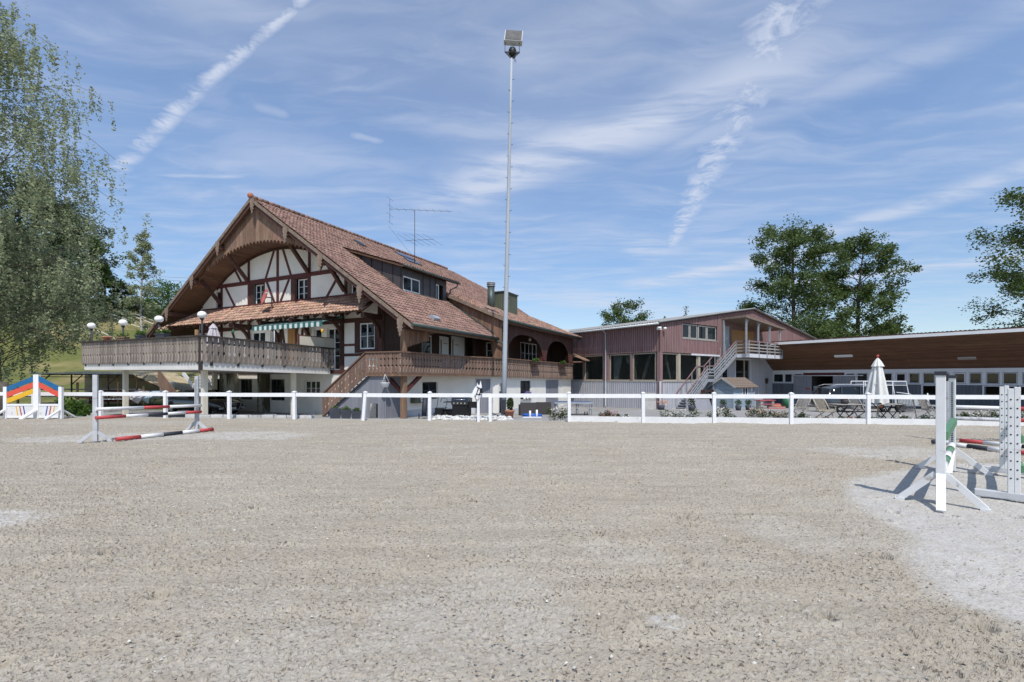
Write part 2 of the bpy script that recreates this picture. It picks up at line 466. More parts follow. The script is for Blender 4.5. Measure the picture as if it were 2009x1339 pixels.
def crumbs(x, y, seed, prob, r0, r1):
    ix = np.floor(x); iy = np.floor(y); best = np.zeros(x.shape)
    for dx in (-1, 0, 1):
        for dy in (-1, 0, 1):
            cx = ix + dx; cy = iy + dy
            qx = cx + _hash(cx, cy, seed); qy = cy + _hash(cx, cy, seed + 91); q = _hash(cx, cy, seed + 7)
            r = np.where(q < prob, r0 + (r1 - r0) * _hash(cx, cy, seed + 13) ** 1.5, 1e-6); e = .7 + .6 * _hash(cx, cy, seed + 29)
            d2 = ((qx - x) * e) ** 2 + ((qy - y) / e) ** 2
            best = np.maximum(best, np.sqrt(np.maximum(0, r * r - d2)))
    return best
def sstep(a, b, x):
    t = np.clip((x - a) / (b - a), 0, 1); return t * t * (3 - 2 * t)
FENCE_Y0, FENCE_S = 18.05, -.0919           # the fence runs along Y = Y0 + S * X
def fence_y(x): return FENCE_Y0 + FENCE_S * x
def zyard(X, Y):
    t = np.clip(Y, 19.5, 50) - 19.5
    b = -.18 - .034 * t
    k = sstep(-14, -8, X)
    return b * k + np.maximum(b, -.44) * (1 - k)
def zhill(X, Y):
    fx = np.clip(-X / 75, 0, 1.25)
    return fx * 15.2 * sstep(33, 88, Y) + fx * 3 * np.clip((Y - 88) / 100, 0, 1) + (fbm(X / 9, Y / 9, 3) - .5) * 1.6 * sstep(40, 60, Y) * fx
def zground(x, y):
    X = np.array([float(x)]); Y = np.array([float(y)])
    return float((zyard(X, Y) + zhill(X, Y))[0])
def sheet(name, xs, ys, zf, mat, keep=None, smooth=True):
    X, Y = np.meshgrid(np.array(xs, float), np.array(ys, float)); Z = zf(X, Y)
    nx, ny = len(xs), len(ys)
    v = np.stack([X, Y, Z], -1).reshape(-1, 3)
    fs = [(j * nx + i, j * nx + i + 1, (j + 1) * nx + i + 1, (j + 1) * nx + i) for j in range(ny - 1) for i in range(nx - 1)
          if keep is None or keep((xs[i] + xs[i + 1]) / 2, (ys[j] + ys[j + 1]) / 2)]
    me = bpy.data.meshes.new(name); me.from_pydata(v.tolist(), [], fs); me.materials.append(MATS[mat])
    if smooth:
        me.polygons.foreach_set('use_smooth', [True] * len(fs))
    return structure(link(name, me))
def ground_materials():
    m = bpy.data.materials.new('grass_ground'); m.use_nodes = True; b = NB(m.node_tree); p = m.node_tree.nodes['Principled BSDF']
    g = b.n('ShaderNodeNewGeometry').outputs['Position']
    n1 = b.noise(g, .09, 4, .6); n2 = b.noise(g, 1.3, 5, .65); n3 = b.noise(b.mapping(g, scale=(.25, .25, 1.6)), 1.1, 4, .6)
    c = b.mix(b.ramp(n2, .3, .7), (.105, .125, .035), (.16, .165, .06))
    c = b.mix(b.ramp(n1, .46, .62), c, (.27, .225, .105))
    c = b.mix(b.ramp(n3, .56, .74, 0, .75), c, (.20, .135, .085))
    s = b.n('ShaderNodeSeparateXYZ'); b.put(s.inputs[0], g)
    lawn = b.m('MULTIPLY', b.ramp(s.outputs[1], 33, 37, 1, 0), 1.0)
    c = b.mix(lawn, c, b.mix(b.ramp(n2, .3, .7), (.075, .12, .025), (.13, .165, .045)))
    b.put(p.inputs['Base Color'], c); p.inputs['Roughness'].default_value = .95; p.inputs['Specular IOR Level'].default_value = .1
    bm = b.n('ShaderNodeBump'); bm.inputs['Strength'].default_value = .6; bm.inputs['Distance'].default_value = .12
    b.put(bm.inputs['Height'], b.noise(g, 5, 5, .7)); b.put(p.inputs['Normal'], bm.outputs[0]); MATS['grass_ground'] = m
    m = bpy.data.materials.new('asphalt'); m.use_nodes = True; b = NB(m.node_tree); p = m.node_tree.nodes['Principled BSDF']
    g = b.n('ShaderNodeNewGeometry').outputs['Position']
    c = b.mix(b.ramp(b.noise(g, .7, 5, .6), .3, .7), (.27, .262, .25), (.36, .35, .335))
    c = b.mix(b.ramp(b.noise(g, 30, 3, .6), .35, .75, 0, .35), c, (.2, .2, .2))
    b.put(p.inputs['Base Color'], c); p.inputs['Roughness'].default_value = .9; p.inputs['Specular IOR Level'].default_value = .2
    MATS['asphalt'] = m
    m = bpy.data.materials.new('arena_sand'); m.use_nodes = True; b = NB(m.node_tree); p = m.node_tree.nodes['Principled BSDF']
    g = b.n('ShaderNodeNewGeometry').outputs['Position']
    at_ = b.n('ShaderNodeAttribute', attribute_name='dry').outputs['Fac']
    gr = b.n('ShaderNodeAttribute', attribute_name='clod').outputs['Fac']
    n0 = b.noise(g, .35, 4, .6); n1 = b.noise(g, 3.0, 5, .65); n2 = b.noise(b.mapping(g, scale=(1, 1, 0)), 38, 4, .7); n3 = b.noise(b.mapping(g, rot=(0, 0, .5), scale=(1, 1.6, 0)), 85, 3, .6)
    c = b.mix(b.ramp(n0, .35, .65), (.382, .338, .270), (.402, .363, .298))
    c = b.mix(b.ramp(n1, .3, .75, 0, .7), c, (.425, .390, .326))
    mp = b.mapping(g, rot=(0, 0, .28), scale=(.22, 2.4, 1))
    rk = b.m('ADD', b.ramp(b.noise(mp, 1.6, 4, .6, .4), .35, .65, -.05, .05), b.ramp(b.noise(b.mapping(g, rot=(0, 0, -1.15), scale=(.2, 3.2, 1)), 1.5, 3, .6, .5), .35, .65, -.05, .05))
    hv = b.n('ShaderNodeHueSaturation'); b.put(hv.inputs['Color'], c); b.put(hv.inputs['Value'], b.m('ADD', rk, 1.0)); c = hv.outputs[0]
    c = b.mix(b.ramp(n2, .35, .7, .35, 0), c, (.19, .16, .13))
    c = b.mix(b.ramp(n3, .62, .74, 0, .38), c, (.50, .485, .445))
    n4 = b.noise(b.mapping(g, rot=(0, 0, .45), scale=(1, 1.25, 0)), 30, 4, .6, .5); n5 = b.noise(g, 1.1, 4, .65)
    c = b.mix(b.m('MULTIPLY', b.ramp(n4, .565, .61), b.ramp(n5, .3, .65, .45, 1.0)), c, (.125, .105, .083))  # dark flecks paint the shadows beneath clods into the sand colour
    c = b.mix(b.m('MULTIPLY', at_, b.ramp(n4, .56, .66, 1.0, .55)), c, b.mix(b.ramp(n2, .3, .75), (.42, .40, .37), (.53, .515, .485)))
    b.put(p.inputs['Base Color'], c); p.inputs['Roughness'].default_value = .97; p.inputs['Specular IOR Level'].default_value = .08
    bm = b.n('ShaderNodeBump'); bm.inputs['Strength'].default_value = .5; bm.inputs['Distance'].default_value = .02
    b.put(bm.inputs['Height'], b.m('ADD', n2, b.m('MULTIPLY', b.noise(g, 14, 3, .6), 1.6))); b.put(p.inputs['Normal'], bm.outputs[0]); MATS['arena_sand'] = m
ground_materials()
gx = [-260, -200, -160] + list(range(-140, -40, 4)) + list(range(-40, 62, 2)) + [70, 90, 120, 160, 220, 300]
gy = [-60, 0, 12, 16, 18, 19.5, 21, 23, 25, 27, 29, 31, 33, 35, 38, 41, 44, 47, 50] + list(range(54, 140, 4)) + [160, 200, 260, 340, 460, 700]
sheet('ground', gx, gy, lambda X, Y: zyard(X, Y) + zhill(X, Y) - .004, 'grass_ground')
sheet('yard_paving', [x for x in gx if -38 <= x <= 60], [y for y in gy if 16 <= y <= 50], lambda X, Y: zyard(X, Y) + zhill(X, Y) + .004, 'asphalt',
      keep=lambda x, y: (x > -10 or y < 31) and (x > 3 or x < -8 or y < 50))
def arena():
    nr, nc = 640, 900
    u = np.linspace(-1.42, 1.42, nc)
    yend = FENCE_Y0 / (1 - FENCE_S * u) + .34
    t = np.linspace(0, 1, nr)[:, None]
    Y = 1.7 * (yend[None, :] / 1.7) ** t
    X = u[None, :] * Y
    fall = sstep(0, .12, yend[None, :] - Y)
    rake = (fbm((X * .96 + Y * .28) / 1.8, (-X * .28 + Y * .96) / .16, 81, 3) - .5) * .012
    big = rake + (fbm(X / 1.6, Y / 1.6, 5) - .5) * .07 + (fbm(X / .45, Y / .45, 8) - .5) * .035
    msk = sstep(.38, .62, fbm(X / .7, Y / .7, 21))
    jx = (vnoise(X / .02, Y / .02, 4) - .5) * .012; jy = (vnoise(X / .02, Y / .02, 6) - .5) * .012
    cl = crumbs((X + jx) / .044, (Y + jy) / .040, 11, .38, .2, .68) * .044 * (.25 + .55 * msk) + crumbs((X + jx) / .025, (Y + jy) / .023, 12, .5, .25, .66) * .025 * .7
    cl = cl + crumbs((X + jx * 2) / .16, (Y + jy * 2) / .16, 15, .12, .1, .34) * .16 * .45 + (fbm(X / .05, Y / .05, 31, 3) - .5) * .014
    # dry, pale patches where the poles and wings stand
    dry = np.zeros_like(X)
    wob = (fbm(X / .8, Y / .8, 41) - .5) * 1.1
    for cx_, cy_, rx, ry, a in [(9.0, 10.6, 2.3, .95, .7), (-9.2, 13.6, 3.4, .95, .9), (-12.2, 13.0, 1.6, .8, .9),
                                (-6.5, 5.6, .95, .55, .95), (-.25, 3.3, .6, .75, .34), (-1.2, 2.75, .8, .35, .3), (4.5, 5.0, 1.1, 1.3, .28), (3.0, 5.2, .5, .6, .35),
                                (1.0, 4.6, .5, .35, .3), (-15, 17.5, 4, .8, .35), (9.5, 8.0, 1.5, .9, .6), (4.0, 2.9, .6, .4, .25), (6.2, 4.2, .9, .6, .5), (1.1, 3.25, .14, .1, .8)]:
        d = np.sqrt(((X - cx_) / rx) ** 2 + ((Y - cy_) / ry) ** 2) + wob
        dry = np.maximum(dry, a * (1 - sstep(.65, 1.15, d)))
    def inside(poly, ax, ay):
        r_ = np.zeros(ax.shape, bool); n = len(poly)
        for i in range(n):
            (x0, y0), (x1, y1) = poly[i], poly[(i + 1) % n]
            if y0 == y1: continue
            r_ ^= ((y0 > ay) != (y1 > ay)) & (ax < (x1 - x0) * (ay - y0) / (y1 - y0) + x0)
        return r_
    PATCH = [(5.5, 7.7), (4.55, 6.3), (4.3, 5.05), (3.65, 4.4), (3.3, 3.55), (3.5, 3.1), (5, 2.9), (13, 5), (13, 9.4), (8.2, 9.2)]
    hard = np.zeros_like(X)
    for k in range(10):
        a_ = k * .628; hard = hard + .1 * inside(PATCH, X + wob * .30 + .10 * math.cos(a_), Y + wob * .2 + .10 * math.sin(a_))
    flecks = sstep(.58, .72, fbm(X / .030, Y / .022, 51, 3)) * sstep(.42, .66, fbm(X / .9, Y / .6, 61)) * .38
    dry = np.maximum(dry * (.25 + .75 * sstep(.38, .58, fbm(X / .06, Y / .05, 71, 4))), flecks)
    dry = np.maximum(dry, hard * (.72 + .28 * sstep(.35, .65, fbm(X / .12, Y / .12, 73, 4))))
    cl = cl * (1 - .45 * np.clip(dry, 0, 1)) * (1 - .55 * hard)
    hoof = np.zeros_like(X)
    rr = random.Random(5)
    spots = [(-4.6, 3.95), (-3.0, 2.75), (-2.7, 3.6), (2.2, 3.3), (3.2, 3.2), (1.7, 4.2), (3.5, 4.4), (-6.6, 5.6), (2.9, 5.8), (-3.9, 4.5), (-1.9, 5.2), (.9, 5.0), (5.2, 3.3)]
    spots += [(rr.uniform(-9, 9), rr.uniform(4.5, 13)) for _ in range(150)]
    for hx, hy in spots:
        a = rr.uniform(0, 6.28); s_ = rr.uniform(.7, 1.15)
        dx = (X - hx) * math.cos(a) + (Y - hy) * math.sin(a); dy = -(X - hx) * math.sin(a) + (Y - hy) * math.cos(a)
        d = np.sqrt((dx / (.085 * s_)) ** 2 + (dy / (.07 * s_)) ** 2)
        hoof = hoof - .045 * (1 - sstep(.55, 1.05, d)) + .022 * np.exp(-((d - 1.35) / .3) ** 2)
    Z = (big * sstep(0, .5, fall) + cl + hoof) - .01 * (1 - fall)
    v = np.stack([X, Y, Z], -1).reshape(-1, 3)
    j, i = np.meshgrid(np.arange(nr - 1), np.arange(nc - 1), indexing='ij'); a = j * nc + i
    f = np.stack([a, a + 1, a + nc + 1, a + nc], -1).reshape(-1, 4)
    me = bpy.data.meshes.new('arena_sand')
    me.vertices.add(len(v)); me.vertices.foreach_set('co', v.ravel())
    me.loops.add(f.size); me.loops.foreach_set('vertex_index', f.ravel())
    me.polygons.add(len(f)); me.polygons.foreach_set('loop_start', np.arange(0, f.size, 4)); me.polygons.foreach_set('loop_total', np.full(len(f), 4))
    me.polygons.foreach_set('use_smooth', np.zeros(len(f), bool))
    me.update()
    for nme, arr in (('dry', dry), ('clod', cl)):
        at_ = me.attributes.new(nme, 'FLOAT', 'POINT'); at_.data.foreach_set('value', arr.ravel().astype(np.float32))
    me.materials.append(MATS['arena_sand'])
    structure(link('arena_sand', me))
    # loose clods and wood fibres lying on the sand
    rg = np.random.default_rng(3); n = 5200
    Yc = 2.2 * (15 / 2.2) ** rg.random(n) ; Xc = (rg.random(n) * 2 - 1) * 1.15 * Yc
    mb = MB()
    for k in range(n):
        s_ = rg.uniform(.004, .012) * (1.5 if rg.random() < .04 else 1); c = Vector((Xc[k], Yc[k], rg.uniform(.004, .018)))
        vs = [c + Vector((math.cos(t) * s_ * rg.uniform(.7, 1.4), math.sin(t) * s_ * rg.uniform(.6, 1.3), rg.uniform(-.3, .3) * s_)) for t in (0, 1.3, 2.5, 3.8, 5.0)]
        vs += [c + Vector((rg.uniform(-.3, .3) * s_, rg.uniform(-.3, .3) * s_, s_ * rg.uniform(.7, 1.2)))]
        mb.m = 0 if rg.random() < .93 else 1
        mb.add(vs, [(q, (q + 1) % 5, 5) for q in range(5)])
    material('clod', (.34, .29, .235), .97, .15, 40, island=.2, spec=.1)
    material('fibre', (.60, .58, .53), .95, .1, 40, island=.15, spec=.1)
    stuff(mb.obj('sand_clods', ['clod', 'fibre']))
    # the rest of the arena under and around
    b = MB()
    b.add([(-60, -30, -.075), (60, -30, -.075), (60, fence_y(60) + .3, -.075), (-60, fence_y(-60) + .3, -.075)], [(0, 1, 2, 3)])
    structure(b.obj('arena_base', 'arena_sand'))
    k = MB()
    k.prism([(-60, fence_y(-60) + .30, -.5), (60, fence_y(60) + .30, -.5), (60, fence_y(60) + .42, -.5), (-60, fence_y(-60) + .42, -.5)], (0, 0, .515))
    structure(k.obj('arena_kerb', 'concrete'))
arena()
# ------------------------------------------------------------------ farmhouse (local x along the gable, y along the ridge)
HO = Vector((-15.05, 26.96, 0)); HROT = math.atan2(-.444, .896)
HM = Matrix.Translation(HO) @ Matrix.Rotation(HROT, 4, 'Z')
def hw(a, b, z=0): return HM @ Vector((a, b, z))
house = thing('farmhouse', 'large half-timbered farmhouse with a huge tiled roof and an arched plank gable', 'house', HO, HROT)
SLOPE = .68; RIDGE = 12.07; TH = math.atan(SLOPE)
def roof_z(a): return RIDGE - SLOPE * abs(a)
def soff(a): return min(9.62 - .052 * a * a, RIDGE - .34 - SLOPE * abs(a))
def Tx(y): return Matrix.Translation((0, y, 0))                                     # wall facing -y, x runs along it
def Ta(x): return Matrix.Translation((x, 0, 0)) @ Matrix.Rotation(R(90), 4, 'Z')    # wall facing +x, runs along y
def Tdiag(p, q):
    return Matrix.Translation((p[0], p[1], 0)) @ Matrix.Rotation(math.atan2(q[1] - p[1], q[0] - p[0]), 4, 'Z')
def wall(mb, T, s0, s1, z0, z1, holes=(), th=.3, br=()):
    """slab with real openings; z1 may be a function of s"""
    mb.T = T
    zt = z1 if callable(z1) else (lambda s: z1)
    xs = sorted({s0, s1, *[h[0] for h in holes], *[h[1] for h in holes], *br})
    xs = [x for x in xs if s0 <= x <= s1]
    for a, b in zip(xs[:-1], xs[1:]):
        zs = z0
        for h in sorted([h for h in holes if h[0] <= a + 1e-6 and h[1] >= b - 1e-6], key=lambda h: h[2]):
            if h[2] > zs + 1e-4:
                mb.box(a, b, 0, th, zs, h[2])
            zs = h[3]
        ta, tb = zt(a + 1e-4), zt(b - 1e-4)
        if min(ta, tb) > zs + 1e-3:
            mb.prism([(a, 0, zs), (b, 0, zs), (b, 0, tb), (a, 0, ta)], (0, th, 0))
    mb.T = None
    return mb
def window(parent, T, s0, s1, z0, z1, cols=2, rows=2, d=.12, fw=.07, mat='window_white', glass='glass', curtain=None, name='window', mun=.025):
    b = MB(); b.T = T
    b.box(s0, s0 + fw, d, d + .07, z0, z1).box(s1 - fw, s1, d, d + .07, z0, z1)
    b.box(s0 + fw, s1 - fw, d, d + .07, z0, z0 + fw).box(s0 + fw, s1 - fw, d, d + .07, z1 - fw, z1)
    wd = (s1 - s0 - 2 * fw) / cols
    for i in range(1, cols):
        x = s0 + fw + wd * i
        b.box(x - fw / 2, x + fw / 2, d - .005, d + .065, z0 + fw, z1 - fw)
    fr = b.obj(name, mat, parent)
    for i in range(cols):
        x0, x1 = s0 + fw + wd * i + (fw / 2 if i else 0), s0 + fw + wd * (i + 1) - (fw / 2 if i < cols - 1 else 0)
        g = MB(); g.T = T
        g.box(x0, x1, d + .03, d + .045, z0 + fw, z1 - fw)
        g.obj('pane', glass, fr)
        if rows > 1:
            m = MB(); m.T = T
            for j in range(1, rows):
                z = z0 + fw + (z1 - z0 - 2 * fw) * j / rows
                m.box(x0, x1, d + .012, d + .03, z - mun / 2, z + mun / 2)
            m.obj('muntin', mat, fr)
        if curtain:
            c = MB(); c.T = T; n = 10
            for k in range(n):
                u0, u1 = x0 + (x1 - x0) * k / n, x0 + (x1 - x0) * (k + 1) / n
                o = .02 * (k % 2)
                c.add([(u0, d + .10 + o, z0 + fw), (u1, d + .12 - o, z0 + fw), (u1, d + .12 - o, z1 - fw), (u0, d + .10 + o, z1 - fw)], [(0, 1, 2, 3)])
            c.obj('curtain', curtain, fr)
    return fr
def beam(parent, T, x0, z0, x1, z1, wd=.2, pr=.035, mat='timber_red', name='beam'):
    b = MB(); b.T = T
    b.bar((x0, -pr + .1, z0), (x1, -pr + .1, z1), wd, .2, up=(0, 1, 0)) if False else None
    d = Vector((x1 - x0, z1 - z0)); d.normalize(); n = Vector((-d.y, d.x)) * wd / 2
    b.prism([(x0 - n.x, -pr, z0 - n.y), (x1 - n.x, -pr, z1 - n.y), (x1 + n.x, -pr, z1 + n.y), (x0 + n.x, -pr, z0 + n.y)], (0, pr + .02, 0))
    return b.obj(name, mat, parent)
# --- walls
gf = MB()
lowholes = [(-3.68, -2.43, .3, 1.58), (-.75, .6, .3, 1.59), (2.27, 3.59, .62, 1.52), (-6.69, -5.6, -.6, 1.61)]
wall(gf, Tx(1.75), -8.0, 8.0, -.8, 1.99, lowholes)
wall(gf, Tx(1.4), 8.0, 9.9, -.8, 1.86, [(9.1, 9.85, -.8, 1.46)], .25)
wall(gf, Ta(9.9), 1.65, 5.3, -.8, 1.86, [(3.02, 4.43, .5, 1.45)], .25)
Td = Tdiag((9.9, 5.3), (11.72, 8.35)); LD = math.hypot(1.82, 3.05)
wall(gf, Td, 0, LD, -1, 1.86, [(1.95, 2.95, -1, 1.6)], .25)
wall(gf, Ta(11.72), 8.35, 22.0, -1.4, 1.86, [(11.55, 13.25, .18, 1.47), (16.1, 18.85, -1.3, 1.49)], .25)
wall(gf, Tx(22.0), -8, 11.47, -1.4, 6, [], .25)
gfo = gf.obj('wall', 'plaster', house)
pl = MB(); pl.T = Ta(9.9); pl.box(1.75, 5.2, -.02, 0, -.8, .0); pl.T = Td; pl.box(.1, 1.95, -.02, 0, -1, -.12); pl.T = Ta(11.72); pl.box(8.4, 16.1, -.02, 0, -1.2, -.38)
pl.obj('plinth', 'plaster_grey', house)
up = MB()
gh = [(-2.6, -1.3, 6.22, 7.62), (1.28, 2.6, 6.22, 7.62), (5.72, 6.5, 6.3, 7.35), (-6.15, -5.55, 6.3, 7.4)]
lh = [(6.55, 7.8, 3.2, 4.68), (4.15, 5.15, 2.1, 4.5), (3.1, 3.72, 3.5, 4.52), (-2.5, -1.17, 2.1, 4.56), (-.7, .2, 2.1, 4.53), (-6.2, -5.0, 3.0, 4.2)]
wall(up, Tx(1.75), -8.0, 8.2, 1.99, soff, gh + lh, .3, br=[i * .4 - 8 for i in range(41)])
upo = up.obj('gable_wall', 'plaster', house)
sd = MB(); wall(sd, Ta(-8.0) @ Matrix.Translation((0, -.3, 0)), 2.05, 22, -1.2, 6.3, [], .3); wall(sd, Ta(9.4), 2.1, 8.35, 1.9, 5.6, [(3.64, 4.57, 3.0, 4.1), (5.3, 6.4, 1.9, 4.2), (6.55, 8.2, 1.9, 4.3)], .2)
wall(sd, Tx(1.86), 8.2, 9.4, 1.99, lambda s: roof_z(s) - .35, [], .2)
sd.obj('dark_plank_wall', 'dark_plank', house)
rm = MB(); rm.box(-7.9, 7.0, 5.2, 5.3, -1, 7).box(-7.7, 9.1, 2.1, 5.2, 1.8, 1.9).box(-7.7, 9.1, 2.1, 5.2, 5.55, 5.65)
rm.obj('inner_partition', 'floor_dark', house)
for (a0, a1, z0, z1) in lowholes[:3]:
    window(house, Tx(1.75), a0, a1, z0, z1, 3, 2, mat='dark_paint' if a0 < 2 else 'window_white')
# stained piers under the terrace
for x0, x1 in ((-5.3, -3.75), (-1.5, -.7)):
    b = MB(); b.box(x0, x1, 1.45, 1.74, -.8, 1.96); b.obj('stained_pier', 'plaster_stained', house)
# --- openings of the gable storey
for (a0, a1, z0, z1) in gh[:2]:
    window(house, Tx(1.75), a0 + .32, a1 - .02, z0, z1 - .08, 2, 3, .16, curtain='curtain')
    b = MB(); b.T = Tx(1.75)
    b.box(a0 - .1, a0 + .3, -.03, .02, z0 - .02, z1 + .02).box(a1, a1 + .1, -.03, .02, z0 - .02, z1 + .02).box(a0 - .1, a1 + .1, -.031, .02, z1 - .08, z1 + .1)
    b.obj('window_casing', 'timber', house)
window(house, Tx(1.75), 5.95, 6.5, 6.3, 7.35, 1, 2, .1, curtain='curtain_white')
window(house, Tx(1.75), -6.12, -5.58, 6.32, 7.38, 1, 2, .1, mat='timber')
window(house, Tx(1.75), 6.64, 7.72, 3.24, 4.65, 2, 2, .02)
b = MB(); b.T = Tx(1.75); b.box(6.3, 6.62, -.04, .03, 3.05, 4.72).box(7.74, 7.92, -.04, .03, 3.05, 4.72).box(6.62, 7.74, -.041, .03, 4.66, 4.8).box(6.62, 7.74, -.05, .03, 3.05, 3.2)
b.obj('window_casing', 'timber', house)
window(house, Tx(1.75), 4.15, 5.15, 2.1, 4.5, 2, 3, .1); window(house, Tx(1.75), 3.1, 3.72, 3.5, 4.52, 1, 1, .1)
window(house, Tx(1.75), -2.5, -1.17, 2.1, 4.56, 2, 1, .1, curtain='curtain_white'); window(house, Tx(1.75), -.7, .2, 2.1, 4.53, 1, 2, .1); window(house, Tx(1.75), -6.2, -5.0, 3.0, 4.2, 2, 2, .1)
# --- timber frame
T = Tx(1.75)
for a in (-5.5, -2.72, 0, 2.75, 5.62):
    beam(house, T, a, 6.2, a, min(soff(a), soff(a - .1), soff(a + .1)) - .02, .2)
beam(house, T, -7.6, 6.22, 7.9, 6.22, .22); beam(house, T, -5.95, 7.72, 5.95, 7.72, .24, .045)
for x0, z0, x1, z1 in [(-.34, 9.45, -1.1, 7.83), (.47, 9.45, 1.17, 7.83), (-.99, 7.6, -.31, 6.32), (1.02, 7.6, .26, 6.32), (-4.12, 8.68, -3.48, 7.82), (-5.07, 7.6, -4.12, 6.3),
                       (4.1, 8.6, 3.57, 7.82), (5.05, 7.4, 4.16, 6.3)]:
    beam(house, T, x0, z0, x1, z1, .15)
for a in (-2.72, 2.75, -5.5, 5.62):                                     # struts from the wall out to the soffit
    zt = soff(a) - .08; b = MB(); b.bar((a, 1.66, zt - 1.35), (a, .45, zt - .05), .17, .2, (1, 0, 0)); b.obj('strut', 'timber', house)
for a in (-7.5, -5.5, -2.72, .3, 2.6, 5.35, 8.1):                        # terrace storey
    beam(house, T, a, 2.0, a, 5.7, .3 if a in (5.35, 8.1) else .2, .045, 'timber')
beam(house, T, -7.9, 4.84, 8.2, 4.84, .24, .04, 'timber'); beam(house, T, -7.9, 2.02, 8.2, 2.02, .22, .05, 'timber'); beam(house, T, 5.4, 3.5, 6.3, 3.5, .12); beam(house, T, 7.9, 3.5, 8.2, 3.5, .12)
beam(house, T, 5.4, 2.95, 8.2, 2.95, .15, .03, 'timber')
for x0, z0, x1, z1 in [(-7.4, 4.6, -6.5, 2.2), (-4.4, 4.7, -3.2, 2.3), (.4, 4.7, .9, 2.2), (1.3, 2.2, 1.75, 4.7), (2.2, 4.7, 1.9, 2.3)]:
    beam(house, T, x0, z0, x1, z1, .18, .03, 'timber')
b = MB(); b.box(.95, 1.6, 1.68, 1.74, 2.1, 4.6); b.obj('door', 'interior_wood', house)
# --- arched gable: planks, soffit boards, barge boards, pendants
pw = .30
for i in range(-20, 20):
    a0, a1 = i * pw, (i + 1) * pw; am = (a0 + a1) / 2
    t0, t1 = roof_z(a0) - .2, roof_z(a1) - .2
    zb = soff(am) - .03
    if zb > min(t0, t1) - .1:
        continue
    pts = [(a0 + .006, .3, zb - .10)] + [(am - math.cos(t) * (pw / 2 - .02), .3, zb - .10 + math.sin(t) * .14) for t in [math.pi * k / 6 for k in range(7)]] + [(a1 - .006, .3, zb - .10), (a1 - .006, .3, t1), (a0 + .006, .3, t0)]
    if a0 < 0 < a1: pts.insert(-1, (0, .3, roof_z(0) - .2))
    MBp = MB(); MBp.prism(pts, (0, .03, 0)); MBp.obj('gable_plank', 'gable_board', house)
na = 66
for i in range(na):
    a0 = -6.2 + 12.4 * i / na; a1 = -6.2 + 12.4 * (i + 1) / na - .008
    z0, z1 = soff(a0) + .0, soff(a1) + .0
    b = MB(); b.add([(a0, .33, z0), (a1, .33, z1), (a1, 1.9, z1), (a0, 1.9, z0), (a0, .33, z0 + .03), (a1, .33, z1 + .03), (a1, 1.9, z1 + .03), (a0, 1.9, z0 + .03)],
                    [(0, 3, 2, 1), (4, 5, 6, 7), (0, 1, 5, 4), (1, 2, 6, 5), (2, 3, 7, 6), (3, 0, 4, 7)])
    b.obj('soffit_board', 'soffit_wood', house)
ar = MB()                                                                # curved timber where the soffit meets the wall
for i in range(20):
    a0, a1 = -6 + .6 * i, -6 + .6 * (i + 1)
    ar.prism([(a0, 1.70, soff(a0) - .16), (a1, 1.70, soff(a1) - .16), (a1, 1.70, soff(a1) - .005), (a0, 1.70, soff(a0) - .005)], (0, .07, 0))
ar.obj('arched_beam', 'timber', house)
for s in (-1, 1):
    b = MB(); b.prism([(0, -.05, RIDGE + .0), (s * 11.66, -.05, RIDGE - 11.66 * SLOPE), (s * 11.66, -.05, RIDGE - 11.66 * SLOPE - .19), (0, -.05, RIDGE - .21)], (0, .04, 0)); b.obj('barge_board', 'verge_board', house)
    b = MB(); b.prism([(0, .02, RIDGE - .1), (s * 11.2, .02, RIDGE - 11.2 * SLOPE - .1), (s * 11.2, .02, RIDGE - 11.2 * SLOPE - .40), (0, .02, RIDGE - .44)], (0, .05, 0)); b.obj('rafter', 'timber', house)
    for k, a in enumerate((3.0, 5.65, 8.4, 10.95)):
        b = MB(); b.box(s * a - .11, s * a + .11, -.0, 1.75 if k > 1 else .3, roof_z(a) - .62, roof_z(a) - .36); b.obj('purlin', 'timber', house)
pend = [(-.17, 0), (.17, 0), (.17, -.30), (.11, -.36), (.18, -.44), (.10, -.52), (.12, -.62), (.04, -.68), (.06, -.78), (0, -.88), (-.06, -.78), (-.04, -.68), (-.12, -.62), (-.10, -.52), (-.18, -.44), (-.11, -.36), (-.17, -.30)]
pm = MB(); pm.prism([(x, 0, z) for x, z in pend], (0, .04, 0)); pme = pm.mesh('pendant', 'verge_board')
for a in (0, -3.0, 3.0, -5.65, 5.65, -8.4, 8.4, -10.95, 10.95):
    put('pendant', pme, house, (a + (.22 if a == 0 else 0), -.10, roof_z(a) - .12))
rf = MB()
for s in (-1, 1):                                                        # exposed rafters under both eaves
    for k in range(9):
        y = .9 + k * .9
        if s == 1: rf.bar((7.6, y, roof_z(7.6) - .36), (11.2, y, roof_z(11.2) - .36), .12, .16)
        else: rf.bar((-7.6, y * 2, roof_z(7.6) - .36), (-11.2, y * 2, roof_z(11.2) - .36), .12, .16)
stuff(rf.obj('rafters', 'timber', house))
